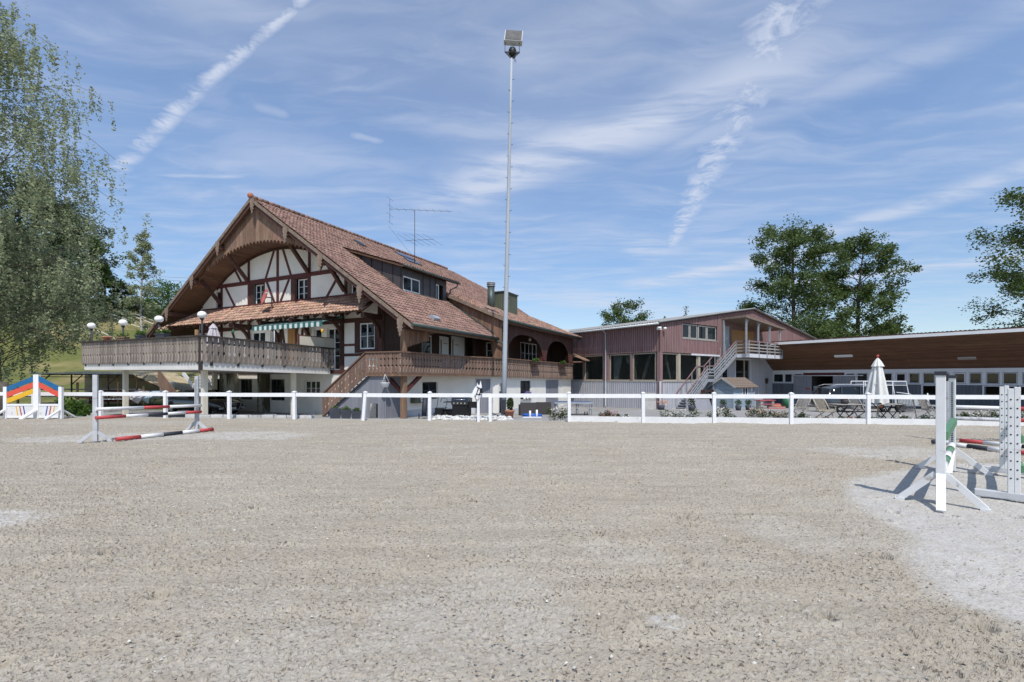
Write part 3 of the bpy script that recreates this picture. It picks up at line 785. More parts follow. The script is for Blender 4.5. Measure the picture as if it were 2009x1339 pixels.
# --- roof decks (part) and tiles (sub-parts)
def slope_M(a, b, z, th, yaw=0):   # local x points down the slope, y along the ridge
    return Matrix.Translation((a, b, z)) @ Matrix.Rotation(yaw, 4, 'Z') @ Matrix.Rotation(th, 4, 'Y')
def deck(poly, th_=.16, mat='soffit_wood', name='roof', zf=None):
    b = MB(); top = [(a, y, zf(a) - .07) for a, y in poly]
    b.prism([(p[0], p[1], p[2] - th_) for p in top], (0, 0, th_))
    return b.obj(name, mat, house)
mroof = deck([(.0, 0), (0, 19.9), (3.0, 25.0), (7.9, 25.0), (8.0, 8.4), (11.6, 8.35), (11.6, 0)], zf=roof_z)
lroof = deck([(0, 0), (-11.3, 0), (-11.3, 25), (-3.0, 25), (0, 19.9)], zf=roof_z)
hb = MB(); hb.add([(0, 19.9, RIDGE), (3.0, 25, roof_z(3.0)), (-3.0, 25, roof_z(3.0))], [(0, 1, 2)]); hb.obj('hip_roof', 'roof_tile_mass', house)
prof = [(0, .034), (.04, .062), (.08, .034), (.14, .010), (.20, .020), (.235, .044)]
TW, TL, TG = .235, .42, .335
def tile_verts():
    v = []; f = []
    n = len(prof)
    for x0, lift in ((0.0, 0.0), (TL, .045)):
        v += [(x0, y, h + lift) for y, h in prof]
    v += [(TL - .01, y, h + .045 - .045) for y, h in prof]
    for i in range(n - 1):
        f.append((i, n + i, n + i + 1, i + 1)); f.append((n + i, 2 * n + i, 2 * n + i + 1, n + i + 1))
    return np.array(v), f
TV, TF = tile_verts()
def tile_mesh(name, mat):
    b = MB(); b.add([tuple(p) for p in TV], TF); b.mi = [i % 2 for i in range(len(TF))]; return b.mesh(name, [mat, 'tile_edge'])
def lay_tiles(parent, M, nrow, y0, y1, keep, near, mesh_name, mat, mat_mass, L, jit=.012, seed=1):
    """rows of tiles on a slope: M maps (down-slope, along eave, normal); row 0 is the eave"""
    rr = np.random.default_rng(seed); me = tile_mesh('tile', mat) if near else None
    vs = []; cnt = 0
    for r_ in range(nrow):
        x = L - TL - r_ * TG + .06
        k = 0; y = y0
        while y + TW <= y1 + 1e-6:
            if keep(x, y + TW / 2):
                jx, jy, jz = rr.normal(0, jit, 3) * (1, .25, .35)
                if near and near(x, y, r_):
                    o = put_m('tile', me, parent, M @ Matrix.Translation((x + jx, y + jy, jz)) @ Matrix.Rotation(rr.normal(0, .008), 4, 'Z'))
                    cnt += 1
                else:
                    vs.append(TV + np.array([x + jx, y + jy, jz]))
            y += TW
    if vs:
        V = np.concatenate(vs); n = len(TV); M3 = np.array(M)
        V = V @ M3[:3, :3].T + M3[:3, 3]
        fs = [tuple(i + q * n for i in f) for q in range(len(vs)) for f in TF]
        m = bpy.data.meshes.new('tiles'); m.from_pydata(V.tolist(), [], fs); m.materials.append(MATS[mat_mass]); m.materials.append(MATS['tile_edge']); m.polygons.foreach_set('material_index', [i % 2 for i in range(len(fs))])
        stuff(link('tiles', m, parent))
    return cnt
LS = 11.65 / math.cos(TH)
MR = slope_M(0, 0, RIDGE, TH)
cs = math.cos(TH)
DY0, DY1 = 3.3, 8.9
def keep_main(x, y):
    a = (x + .2) * cs
    if a < .05: return False
    if a > 8.0: return y < 8.28
    return y < min(19.9 + 1.71 * a, 25) and not (4.3 < a < 8.0 and 3.55 < y < 7.95)
lay_tiles(mroof, MR, 41, .02, 25, keep_main, lambda x, y, r_: r_ < 11 and y < 3.6, 'tile', 'roof_tile', 'roof_tile_mass', LS, seed=2)
ML = Matrix.Translation((0, 25, RIDGE)) @ Matrix.Rotation(math.pi, 4, 'Z') @ Matrix.Rotation(TH, 4, 'Y')
lay_tiles(lroof, ML, 41, 0, 25, lambda x, y: (x + .2) * cs > .05 and 25 - y < 19.9 + 1.71 * (x + .2) * cs, None, '', '', 'roof_tile_mass', LS, seed=3)
rid = MB(); rid.smooth = False
for k in range(int(19.9 / .36)):
    y = .0 + k * .36
    rid.tube([(0, y, RIDGE + .02), (0, y + .40, RIDGE + .045)], [.15, .13], 8)
rid.obj('ridge_tiles', 'roof_tile_mass', mroof)
fin = MB(); fin.ball((0, -.02, RIDGE + .1), .17, 10); fin.obj('ridge_cap', 'terracotta', mroof)
# --- small pitched roof across the gable
PA = math.atan2(6.17 - 5.12, 1.42); PL = math.hypot(6.17 - 5.12, 1.42)
b = MB(); b.prism([(-9.2, .33, 5.04), (8.3, .33, 5.04), (8.0, 1.75, 6.08), (-7.9, 1.75, 6.08)], (0, 0, .07)); pent = b.obj('pent_roof', 'soffit_wood', house)
MP = Matrix.Translation((-9.25, 1.75, 6.17)) @ Matrix(((0, 1, 0, 0), (-1, 0, 0, 0), (0, 0, 1, 0), (0, 0, 0, 1))) @ Matrix.Rotation(PA, 4, 'Y')
def keep_pent(x, y):
    a = y - 9.25; t = max(0, min(1, x / PL))
    return -7.95 - 1.25 * t < a < 8.0 + .32 * t
lay_tiles(pent, MP, 6, 0, 17.7, keep_pent, lambda x, y, r_: r_ < 3 and y > 7, 'tile', 'pent_tile', 'pent_tile_mass', PL + .06, seed=4)
re_ = MB()
for k in range(22):
    a = -8.6 + k * .78; re_.bar((a, 1.7, 5.88), (a, .40, 4.95), .11, .13)
stuff(re_.obj('rafters', 'timber', house))
for a in (-5.5, -2.6, .1, 2.75, 5.35, 8.1):
    b = MB(); b.box(a - .13, a + .13, .45, 1.75, 4.78, 5.02)
    pts = [Vector((a, 1.68, 3.82)) + Vector((0, -.95 * (1 - math.cos(t)), 1.0 * math.sin(t))) for t in [math.pi / 2 * k / 6 for k in range(7)]]
    for p, q in zip(pts[:-1], pts[1:]): b.bar(p, q, .16, .17, (1, 0, 0))
    b.obj('bracket', 'timber', house)
# --- dormer
def dz_(a): return 8.02 + (8.35 - a) * .33
b = MB()
wall(b, Ta(8.05), 3.55, 8.0, 6.3, 7.95, [(3.68, 5.25, 6.68, 7.52), (6.85, 7.65, 6.4, 7.6)], .1)
dorm = b.obj('dormer', 'metal_panel', house)
b = MB(); b.prism([(8.04, 3.55, 6.4), (8.04, 3.55, dz_(8.04) - .1), (4.0, 3.55, dz_(4.0) - .1)], (0, .06, 0)); b.obj('cheek', 'metal_panel', dorm); b = MB(); b.prism([(8.04, 7.94, 6.4), (8.04, 7.94, dz_(8.04) - .1), (4.0, 7.94, dz_(4.0) - .1)], (0, .06, 0)); b.obj('cheek', 'metal_panel', dorm)
sm = MB()
for a in (5.0, 5.8, 6.6, 7.4): sm.box(a, a + .03, 3.525, 3.55, roof_z(a) - .1, dz_(a) - .12)
for y in (5.5, 6.2, 6.75): sm.box(8.05, 8.075, y, y + .03, 6.5, 7.9)
sm.obj('seam', 'black', dorm)
window(house, Ta(8.05), 3.68, 5.25, 6.68, 7.52, 2, 1, .03, curtain='curtain'); window(house, Ta(8.05), 6.85, 7.2, 6.6, 7.6, 1, 1, .03)
b = MB(); b.prism([(3.9, 3.25, dz_(3.9)), (8.35, 3.25, dz_(8.35)), (8.35, 3.25, dz_(8.35) - .12), (3.9, 3.25, dz_(3.9) - .12)], (0, 5.6, 0)); droof = b.obj('dormer_roof', 'soffit_wood', house)
DT = math.atan(.33)
lay_tiles(droof, slope_M(3.7, 0, dz_(3.7), DT), 15, 3.2, 8.9, lambda x, y: x > -.2, None, '', '', 'roof_tile_mass', 4.75 / math.cos(DT), seed=5)
b = MB(); b.tube([(8.47, 3.2, 7.98), (8.47, 8.95, 7.95)], .07, 8).tube([(8.47, 8.75, 7.95), (8.4, 8.7, 7.7), (8.15, 8.3, 7.45), (8.12, 8.3, 6.4)], .045, 8); b.obj('dormer_gutter', 'gutter_green', house)
# --- skylights
for a, y, wd, ln in ((1.55, 6.3, .55, .8), (.75, 11.4, 1.9, .75), (1.6, 11.5, 1.7, .6)):
    M = slope_M(a, y, roof_z(a), TH); b = MB(); b.T = M; b.box(0, ln, 0, wd, .0, .13); s = b.obj('skylight', 'gutter_green', house)
    for k in range(1 if wd < 1 else 4):
        g = MB(); g.T = M; n = 1 if wd < 1 else 4; g.box(.07, ln - .07, wd * k / n + .05, wd * (k + 1) / n - .03, .131, .15); g.obj('pane', 'table_blue' if n > 1 else 'glass', s)  # blue pane colour stands in for reflected sky on the wide skylights
# --- eaves, gutters, downpipes
b = MB(); b.tube([(11.70, -.1, 4.17), (11.70, 8.4, 4.14)], .085, 10).tube([(11.7, 8.3, 4.1), (11.6, 8.2, 4.0), (12.25, 8.15, 3.75), (12.3, 8.15, 3.4), (12.3, 8.15, 1.5), (12.05, 8.1, 1.3), (12.05, 8.1, -.1)], .055, 8); b.obj('gutter', 'gutter_green', house)
b = MB(); b.cyl((12.05, 8.1, -1), (12.05, 8.1, .15), .08); b.obj('downpipe_foot', 'terracotta', house)
b = MB(); b.tube([(12.52, 8.2, 5.22), (12.52, 22.5, 5.18)], .085, 10).tube([(12.5, 22.2, 5.1), (12.1, 21.8, 4.7), (12.05, 21.8, 4.3)], .045, 8); b.obj('gutter', 'gutter_green', house)
b = MB(); b.box(10.65, 10.85, .3, 8.3, 4.25, 4.5); b.obj('eave_beam', 'timber', house)
b = MB(); b.bar((10.8, 2.35, 4.0), (10.8, 3.8, 4.3), .12, .16); b; b.obj('brace', 'plank_brown', house)
b = MB(); b.box(10.62, 10.86, .34, .56, -.32, 4.3); b.box(10.59, 10.89, .31, .59, -.6, -.30); post = b.obj('corner_post', 'plank_brown', house)
for q in ((9.7, .45), (10.75, 1.75)):
    b = MB(); b.bar((10.75 if q[0] > 10.5 else 10.65, .45, .95), (q[0], q[1], 1.80), .15, .17); b.obj('brace', 'timber_red', house)
for i in range(9):                                                       # scalloped apron between post and eave beam
    y0 = .58 + i * .2; f0 = ((y0 - .22) / 2.2) ** .7; zb = 2.95 + .62 * f0; b = MB()
    b.prism([(10.80, y0 + .005, zb + .02), (10.80, y0 + .1, zb + .09), (10.80, y0 + .195, zb + .04), (10.80, y0 + .195, 4.3), (10.80, y0 + .005, 4.3)], (.025, 0, 0)); b.obj('apron_plank', 'plank_brown', house)
# --- wall behind the balcony: pale door leaves
for y0, y1, z1, mt in ((5.3, 6.4, 4.2, 'window_white'), (6.55, 8.2, 4.3, 'window_white')):
    b = MB(); b.T = Ta(9.4); b.box(y0 + .06, y1 - .06, .05, .1, 1.95, z1 - .05); dl = b.obj('door', 'window_white', house)
    b = MB(); b.T = Ta(9.4); b.box(y0 + .2, y0 + .26, .02, .05, 2.6, z1 - .25).box(y0 + .5, y0 + .9, .02, .05, 3.72, 3.75); b.obj('door_fitting', 'black', dl)
window(house, Ta(9.4), 3.64, 4.57, 3.0, 4.1, 1, 1, .03); window(house, Tx(9.3), 10.3, 11.3, 2.9, 4.0, 2, 2, .0)
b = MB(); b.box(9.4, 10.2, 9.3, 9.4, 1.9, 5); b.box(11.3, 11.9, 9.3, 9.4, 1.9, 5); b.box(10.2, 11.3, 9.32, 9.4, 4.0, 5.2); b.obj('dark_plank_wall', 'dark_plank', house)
# --- balcony: floor, boards, rail, outside stair
FL = 1.92
bf = MB(); bf.prism([(8.2, -.1, FL - .16), (10.98, -.1, FL - .16), (10.98, 5.1, FL - .16), (11.96, 8.3, FL - .16), (11.96, 21.7, FL - .16), (9.4, 21.7, FL - .16), (9.4, 1.86, FL - .16), (8.2, 1.86, FL - .16)], (0, 0, .15))
bal = bf.obj('balcony', 'plank_brown', house)
def board_mesh(name, wd, h, mat, up=.62, lo=.34, deco=.07, tip=.06):
    """railing plank: straight edges with sawn notches that pair up to crosses and keyholes"""
    hw_ = wd / 2 - .011
    L = [(0, 0), (.0, .0)]
    zs = [(hw_ - .025, tip), (hw_, tip + .03), (hw_ - .012, lo - .10), (hw_ - .03, lo - .05), (hw_ - deco, lo), (hw_ - .03, lo + .045), (hw_ - .008, lo + .07),
          (hw_ - .012, up + .1), (hw_ - .02, up + .16), (hw_ - deco, up + .19), (hw_ - .02, up + .225), (hw_ - .012, h)]
    zs = [(x, z * h if z != h else h) if False else (x, z) for x, z in zs]
    pts = [(x, 0, z) for x, z in zs] + [(-x, 0, z) for x, z in zs[::-1]] + [(-hw_ + .07, 0, .0), (0, 0, tip * .6), (hw_ - .07, 0, .0)]
    b = MB(); b.prism(pts, (0, .022, 0)); b.mi = [0, 0] + [1] * len(pts); return b.mesh(name, [mat, 'board_edge'])
def run_boards(parent, pts, zb, zt, wd, me, name='board', gap=0.0):
    for (p, q), (b0, b1), (t0, t1) in zip(zip(pts[:-1], pts[1:]), zip(zb[:-1], zb[1:]), zip(zt[:-1], zt[1:])):
        L = math.hypot(q[0] - p[0], q[1] - p[1]); n = max(1, round(L / wd)); an = math.atan2(q[1] - p[1], q[0] - p[0])
        for i in range(n):
            t = (i + .5) / n; z0 = b0 + (b1 - b0) * t; z1 = t0 + (t1 - t0) * t
            put(name, me, parent, (p[0] + (q[0] - p[0]) * t, p[1] + (q[1] - p[1]) * t, z0), (0, 0, an), (L / n / wd, 1, (z1 - z0) / 1.0))
bm1 = board_mesh('board', .235, 1.0, 'balcony_board', .52, .38, .075)
path = [(8.86, -.12), (11.0, -.12), (11.0, 5.1), (12.0, 8.3)]
run_boards(bal, path, [1.87, 1.87, 1.84, 1.76], [2.87] * 4, .235, bm1)
bm2 = board_mesh('board', .30, 1.0, 'balcony_board', .52, .40, .085)
run_boards(bal, [(12.0, 8.3), (12.0, 21.75)], [1.70, 1.50], [2.86, 2.82], .30, bm2)
def rail(parent, pts, wd=.14, h=.06, mat='plank_brown', name='handrail'):
    b = MB()
    for p, q in zip(pts[:-1], pts[1:]): b.bar(p, q, wd, h)
    return b.obj(name, mat, parent)
rail(bal, [(8.8, -.1, 2.93), (11.02, -.1, 2.91), (11.02, 5.1, 2.90), (12.02, 8.3, 2.90), (12.02, 21.8, 2.86)])
b = MB()
for p, q in ((( 8.86, -.07), (11.0, -.07)), ((10.95, 0), (10.95, 5.1)), ((11.95, 8.3), (11.95, 21.7))):
    for z in (2.2, 2.72): b.bar((*p, z), (*q, z), .05, .08)
b.obj('stringer', 'plank_brown', bal)
# stair
SX0, SX1 = 5.88, 8.88
def st_top(x): return .80 + (x - SX0) / (SX1 - SX0) * 2.12
stair = MB()
for k in range(12):
    x = 6.0 + k * .235; z = -.3 + (k + 1) * .185; stair.box(x, x + .28, -.02, .95, z - .04, z)
stair = stair.obj('outside_stair', 'plank_brown', house)
for i in range(13):
    x0 = SX0 + (SX1 - SX0) * i / 13; x1 = SX0 + (SX1 - SX0) * (i + 1) / 13 - .008; xm = (x0 + x1) / 2; nt_ = .035
    def pt(x, f): return (x, -.12, st_top(x) - 1.12 + f * 1.06)
    ps = [pt(x0, 0), pt(x0 + .08, -.03), pt(x1 - .08, -.03), pt(x1, 0), pt(x1, .28), pt(x1 - nt_, .34), pt(x1, .40), pt(x1, .68), pt(x1 - nt_, .74), pt(x1, .80), pt(x1, 1), pt(x0, 1), pt(x0, .80), pt(x0 + nt_, .74), pt(x0, .68), pt(x0, .40), pt(x0 + nt_, .34), pt(x0, .28)]
    b = MB(); b.prism(ps, (0, .022, 0)); b.mi = [0, 0] + [1] * len(ps); b.obj('board', ['balcony_board', 'board_edge'], stair)
rail(stair, [(SX0 - .05, -.1, st_top(SX0)), (SX1, -.1, st_top(SX1) + .02)]); b = MB(); b.bar((SX0 - .05, -.08, st_top(SX0) - 1.2), (SX1 + .1, -.08, st_top(SX1) - 1.18), .04, .08); b.obj('stringer', 'dark_paint', stair)
n = 0
for x in np.arange(6.15, 9.95, .125):
    zt = min(1.86, st_top(x + .05) - 1.2)
    if zt < -.4: continue
    b = MB(); g0, g1 = 9.0, 9.42
    if g0 - .06 < x < g1: b.box(x, x + .118, -.0, .025, -.6, -.28); b.box(x, x + .118, -.0, .025, .42, zt)
    else: b.prism([(x, 0, -.6), (x + .118, 0, -.6), (x + .118, 0, min(1.86, st_top(x + .118) - 1.2)), (x, 0, zt)], (0, .025, 0))
    b.obj('cladding_plank', 'door_grey', stair)
b = MB(); b.box(9.92, 9.95, 0, 1.4, -.6, 1.86)
b.obj('cladding_side', 'door_grey', stair)
gr = MB()
for k in range(9): gr.box(8.98 + k * .053, 8.99 + k * .053, -.02, -.01, -.25, .4)
for k in range(12): gr.box(8.97, 9.42, -.02, -.01, -.25 + k * .058, -.24 + k * .058)
gr.obj('vent_grille', 'galv', stair)
# doors and windows of the ground floor
b = MB(); b.T = Tx(1.4); b.box(9.1, 9.85, .06, .1, -.8, 1.46); hd = b.obj('door', 'door_grey', house)
b = MB(); b.T = Tx(1.4); b.prism([(9.52, .03, .72), (9.59, .03, .82), (9.60, .03, .88), (9.56, .03, .90), (9.52, .03, .87), (9.48, .03, .90), (9.44, .03, .88), (9.45, .03, .82)], (0, .02, 0)); b.obj('heart_sign', 'white_paint', hd)
window(house, Ta(9.9), 3.02, 4.43, .5, 1.45, 2, 2, .1, mat='dark_paint', mun=.06)
for T_, s0, s1, z0, z1, n in ((Td, 1.95, 2.95, -1, 1.6, 6), (Ta(11.72), 16.1, 18.85, -1.3, 1.49, 12)):
    b = MB(); b.T = T_; b.box(s0 - .06, s0, -.02, .1, z0, z1 + .06).box(s1, s1 + .06, -.02, .1, z0, z1 + .06).box(s0, s1, -.02, .1, z1, z1 + .06); dd = b.obj('door', 'stable_frame', house)
    for k in range(n):
        b = MB(); b.T = T_; b.box(s0 + (s1 - s0) * k / n + .004, s0 + (s1 - s0) * (k + 1) / n - .004, .04, .08, z0, z1); b.obj('plank', 'door_grey', dd)
window(house, Ta(11.72), 11.55, 13.25, .18, 1.47, 2, 1, .06, mat='dark_paint')
b = MB(); b.T = Ta(11.72); b.box(11.5, 13.3, -.06, .03, .1, .18); b.obj('window_sill', 'concrete', house)
b = MB(); b.T = Ta(11.72); b.box(19.7, 21.6, -.02, .0, -1.0, 1.09); b.obj('hatch', 'plaster', house)
b = MB(); b.T = Ta(9.9); b.box(2.0, 2.95, -.28, 0, .36, .68); mbx = b.obj('letter_box', 'chimney_panel', house)
b = MB(); b.T = Ta(9.9); b.box(2.5, 2.68, -.30, -.28, .42, .62); b.obj('letter_slot', 'white_paint', mbx)
# --- extension with the arched porch
def arch_z(y):
    for c, hw_, top in ((11.85, 2.95, 4.6), (18.05, 2.55, 4.6)):
        d = abs(y - c)
        if d < hw_: return 3.05 + (top - 3.05) * (max(0, 1 - (d / hw_) ** 2.6)) ** .55
    return 2.86
for i in range(54):
    y0 = 8.4 + i * .245; y1 = y0 + .238
    z0, z1 = arch_z(y0 + .02), arch_z(y1 - .02)
    b = MB(); b.prism([(12.0, y0, z0), (12.0, y1, z1), (12.0, y1, 5.2), (12.0, y0, 5.2)], (.03, 0, 0)); b.obj('arch_plank', 'gable_board' if False else 'timber', house)
for y in (15.0, 21.0):
    b = MB(); b.box(11.7, 11.98, y - .2, y + .2, 1.9, 3.6); b.bar((11.85, y, 3.0), (11.85, y + .0, 3.6), .5, .3); b.obj('porch_post', 'timber_red', house)
k = 0; x = 8.0
while x < 12.36:
    x1 = min(x + .22, 12.38)
    zb0 = max(roof_z(x) - .25, 4.4) if x < 11.15 else 2.95; zb1 = max(roof_z(x1) - .25, 4.4) if x1 < 11.2 else 2.95
    if x1 > 12.0: zb0 = zb1 = 4.9
    zt0 = 7.02 - (x - 8) * .43; zt1 = 7.02 - (x1 - 8) * .43
    b = MB(); b.prism([(x, 8.36, zb0), (x1 - .006, 8.36, zb1), (x1 - .006, 8.36, zt1), (x, 8.36, zt0)], (0, .03, 0)); b.obj('cladding_plank', 'plank_brown', house)
    x = x1
b = MB(); b.bar((8.1, 8.33, roof_z(8.1) + .06), (11.35, 8.33, roof_z(11.35) + .06), .06, .2); b.obj('verge_flashing', 'gutter_green', house)
def ext_z(a): return 7.15 - (a - 8) * .43
extr = deck([(7.6, 8.15), (7.6, 22.5), (12.45, 22.5), (12.45, 8.15)], zf=ext_z, name='extension_roof')
ET = math.atan(.43)
lay_tiles(extr, slope_M(7.6, 0, ext_z(7.6), ET), 16, 8.15, 22.5, lambda x, y: x > -.1, None, '', '', 'old_tile_mass', 4.9 / math.cos(ET), jit=.02, seed=6)
b = MB(); b.bar((7.7, 8.12, ext_z(7.7) - .06), (12.45, 8.12, ext_z(12.45) - .06), .05, .2); b.obj('barge_board', 'verge_board', house)
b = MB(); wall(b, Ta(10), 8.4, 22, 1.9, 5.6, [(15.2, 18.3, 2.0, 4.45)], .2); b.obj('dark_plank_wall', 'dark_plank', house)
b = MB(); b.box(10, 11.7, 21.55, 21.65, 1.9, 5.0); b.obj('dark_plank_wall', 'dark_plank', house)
b = MB(); b.box(10, 12, 8.4, 21.9, 5.0, 5.06); b.obj('porch_ceiling', 'interior_wood', house)
window(house, Ta(10), 15.2, 18.3, 2.0, 4.45, 4, 3, .0, curtain='curtain_white')
b = MB(); b.lathe([(.0, .2), (.09, .16), (.1, .0), (.06, -.05), (0, -.06)], 10, (11.2, 14.3, 4.45)).cyl((11.2, 14.3, 4.6), (11.2, 14.3, 5.0), .012, n=6); b.obj('porch_lamp', 'globe_white', house)
b = MB(); b.box(11.5, 12.6, 22.3, 25, 3.05, 3.12); b.prism([(11.4, 22.25, 3.9), (13.0, 22.25, 3.25), (13.0, 22.25, 3.15), (11.4, 22.25, 3.8)], (0, 3, 0)); b.obj('rear_porch_roof', 'old_tile_mass', house)
# chimneys
b = MB(); b.cyl((8.5, 13.2, 6.5), (8.5, 13.2, 8.45), .27, n=16); chm = b.obj('flue', 'gutter_green', house)
b = MB()
for z in (8.5, 8.62, 8.74): b.lathe([(.3, 0), (.34, .03), (.3, .06), (.2, .06)], 16, (8.5, 13.2, z))
b.cyl((8.5, 13.2, 8.4), (8.5, 13.2, 8.85), .18, n=14); b.obj('flue_cowl', 'steel', chm)
b = MB(); b.box(7.9, 9.2, 14.1, 16.3, 6.4, 8.2); ch2 = b.obj('chimney', 'chimney_panel', house)
b = MB(); b.box(7.82, 9.28, 14.02, 16.38, 8.2, 8.28); b.obj('chimney_cap', 'gutter_green', ch2)
b = MB()
for k in range(6): b.box(8.02 + k * .2, 8.04 + k * .2, 14.08, 14.1, 6.5, 8.2)
b.obj('seam', 'gutter_green', ch2)
# roof vent near the eave
b = MB(); b.T = slope_M(10.55, 2.5, roof_z(10.55), TH); b.prism([(0, 0, .05), (.5, 0, .05), (.5, 0, .22), (.25, 0, .26)], (0, .55, 0)); b.obj('roof_vent', 'steel', house)
# side stair on the left of the facade
ls = MB()
for k in range(12):
    ls.box(-7.0 + k * .26, -6.7 + k * .26, .3, 1.4, 1.7 - k * .19, 1.74 - k * .19)
ls = ls.obj('side_stair', 'grey_wood', house)
b = MB(); b.bar((-7.2, 1.42, 2.0), (-3.8, 1.42, -.45), .05, .26); b.bar((-7.2, .26, 2.0), (-3.8, .26, -.45), .05, .26); b.obj('stringer', 'window_white', ls)
for i in range(12):
    x0 = -9.6 + i * .22; zt = 2.35 - i * .05; b = MB(); zb = 2.2 - .72 * (i) * .22
    b.prism([(x0, .0, zb - 1.0), (x0 + .21, .0, zb - 1.16), (x0 + .21, .0, zb - .0), (x0, .0, zb + .14)], (0, .022, 0)); b.obj('board', 'balcony_board', ls)
# ------------------------------------------------------------------ raised terrace in front of the gable
ter = thing('terrace', 'raised terrace on pale columns with grey weathered cut-out railing boards', 'terrace', HO, HROT)
TX0, TX1, TY0, TY1 = -5.55, 4.72, -5.42, 1.44
def tz(x, y):   # slight fall of the slab
    return -.04 * (x - TX1) / (TX1 - TX0) * 1.6 - .15 * (y - TY0) / (TY1 - TY0) + 0.0
sl_ = MB()
q = [(TX0, TY0), (TX1, TY0), (TX1, TY1), (TX0, TY1)]
sl_.add([(x, y, 2.06 + tz(x, y)) for x, y in q] + [(x, y, 2.30 + tz(x, y)) for x, y in q], [(3, 2, 1, 0), (4, 5, 6, 7), (0, 1, 5, 4), (1, 2, 6, 5), (2, 3, 7, 6), (3, 0, 4, 7)])
slab = sl_.obj('slab', 'slab_white', ter)
fa = MB()
for (p, q_) in (((TX0, TY0 - .02), (TX1, TY0 - .02)), ((TX1 + .02, TY0), (TX1 + .02, TY1))):
    n = 14
    for i in range(n):
        a = (p[0] + (q_[0] - p[0]) * i / n, p[1] + (q_[1] - p[1]) * i / n); c = (p[0] + (q_[0] - p[0]) * (i + 1) / n, p[1] + (q_[1] - p[1]) * (i + 1) / n)
        fa.prism([(a[0], a[1], 2.03 + tz(*a)), (c[0] - .004, c[1], 2.03 + tz(*c)), (c[0] - .004, c[1], 2.66 + tz(*c)), (a[0], a[1], 2.66 + tz(*a))], (-.02 if p[1] != q_[1] else 0, .02 if p[1] == q_[1] else 0, 0))
fa.obj('fascia', 'slab_white', ter)
for x, y, r_ in ((-2.9, -4.8, .095), (3.95, -4.9, .10), (4.2, -.5, .095), (-2.9, -.3, .10)):
    b = MB(); b.box(x - r_, x + r_, y - r_, y + r_, -.6, 2.06); b.obj('column', 'plaster_cream', ter)
bt = board_mesh('board', .24, 1.0, 'weathered_board', .55, .40, .05)
TPATH = [(TX0 - .12, TY1), (TX0 - .12, TY0 - .10), (TX1 + .1, TY0 - .10), (TX1 + .1, TY1 + .2)]
run_boards(ter, TPATH, [2.25, 2.37, 2.34, 2.19], [3.38, 3.50, 3.43, 3.27], .24, bt)
rail(ter, [(TX0 - .12, TY1, 3.42), (TX0 - .12, TY0 - .1, 3.54), (TX1 + .12, TY0 - .1, 3.47), (TX1 + .12, TY1 + .2, 3.31)], .17, .07, 'weathered_rail')
b = MB()
for dz_2 in (2.62, 3.2):
    for p, q_ in (((TX0, TY0 - .05), (TX1, TY0 - .05)), ((TX1 + .05, TY0), (TX1 + .05, TY1))): b.bar((*p, dz_2 + tz(*p)), (*q_, dz_2 + tz(*q_)), .05, .09)
for k in range(8): b.box(TX0 + .1 + k * 1.4, TX0 + .2 + k * 1.4, TY0 - .05, TY0 + .04, 2.3, 3.4)
for k in range(6): b.box(TX1 - .03, TX1 + .05, TY0 + .3 + k * 1.2, TY0 + .4 + k * 1.2, 2.2, 3.3)
b.obj('rail_frame', 'weathered_rail', ter)
b = MB(); b.box(TX1 - .04, TX1 + .03, TY0 - .16, TY0 - .02, 2.0, 3.4); b.obj('corner_batten', 'weathered_rail', ter)
# globe lamps along the front edge
def globe_lamp(a, label):
    p = hw(a, -5.2, 2.3)
    t = thing('globe_lamp', label, 'lamp', p, 0, 'globe lamps along the terrace edge')
    b = MB(); b.cyl((0, 0, 0), (0, 0, 1.95), .04, n=10).lathe([(.04, 1.9), (.075, 1.93), (.08, 1.98), (.0, 1.98)], 12); b.obj('pole', 'dark_paint', t)
    b = MB(); b.ball((0, 0, 2.13), .185, 18, .86); b.obj('globe', 'globe_white', t)
globe_lamp(-5.4, 'white globe lamp at the far left end of the terrace, before the grass slope')
globe_lamp(-2.23, 'white globe lamp between the terracotta bowl and the brown planter on the terrace')
globe_lamp(.96, 'white globe lamp between two grey flower tubs, in front of the left roof eave')
globe_lamp(4.3, 'white globe lamp at the front corner of the terrace, beside the closed lilac parasol')
# ------------------------------------------------------------------ leaf clusters
def leaves(n, ctr, rad, size, seed, flat=.0, droop=0.0, mb=None):
    """n small bent leaf quads spread in an ellipsoid volume (arrays)"""
    r_ = np.random.default_rng(seed)
    d = r_.normal(size=(n, 3)); d /= np.linalg.norm(d, axis=1)[:, None]
    p = np.array(ctr) + d * (r_.random(n) ** (1 / 2.2))[:, None] * np.array(rad)
    return leaf_quads(p, size, r_, droop)
def leaf_quads(p, size, r_, droop=0.0, aspect=.55):
    n = len(p); s = size * r_.uniform(.6, 1.3, n)[:, None]
    a = r_.normal(size=(n, 3)); a[:, 2] = a[:, 2] * .6 - droop; a /= np.linalg.norm(a, axis=1)[:, None]
    b = np.cross(a, r_.normal(size=(n, 3))); b /= np.linalg.norm(b, axis=1)[:, None]
    c = np.cross(a, b)
    v = np.stack([p - a * s * .5, p + b * s * aspect * .5 + c * s * .08, p + a * s * .5, p - b * s * aspect * .5 + c * s * .08], 1)
    return v.reshape(-1, 3)
def leaf_mesh(name, V, mat):
    n = len(V) // 4
    me = bpy.data.meshes.new(name)
    me.vertices.add(len(V)); me.vertices.foreach_set('co', V.astype(np.float32).ravel())
    me.loops.add(n * 4); me.loops.foreach_set('vertex_index', np.arange(n * 4, dtype=np.int32))
    me.polygons.add(n); me.polygons.foreach_set('loop_start', np.arange(0, n * 4, 4, dtype=np.int32)); me.polygons.foreach_set('loop_total', np.full(n, 4, np.int32))
    me.update(); me.materials.append(MATS[mat])
    return me
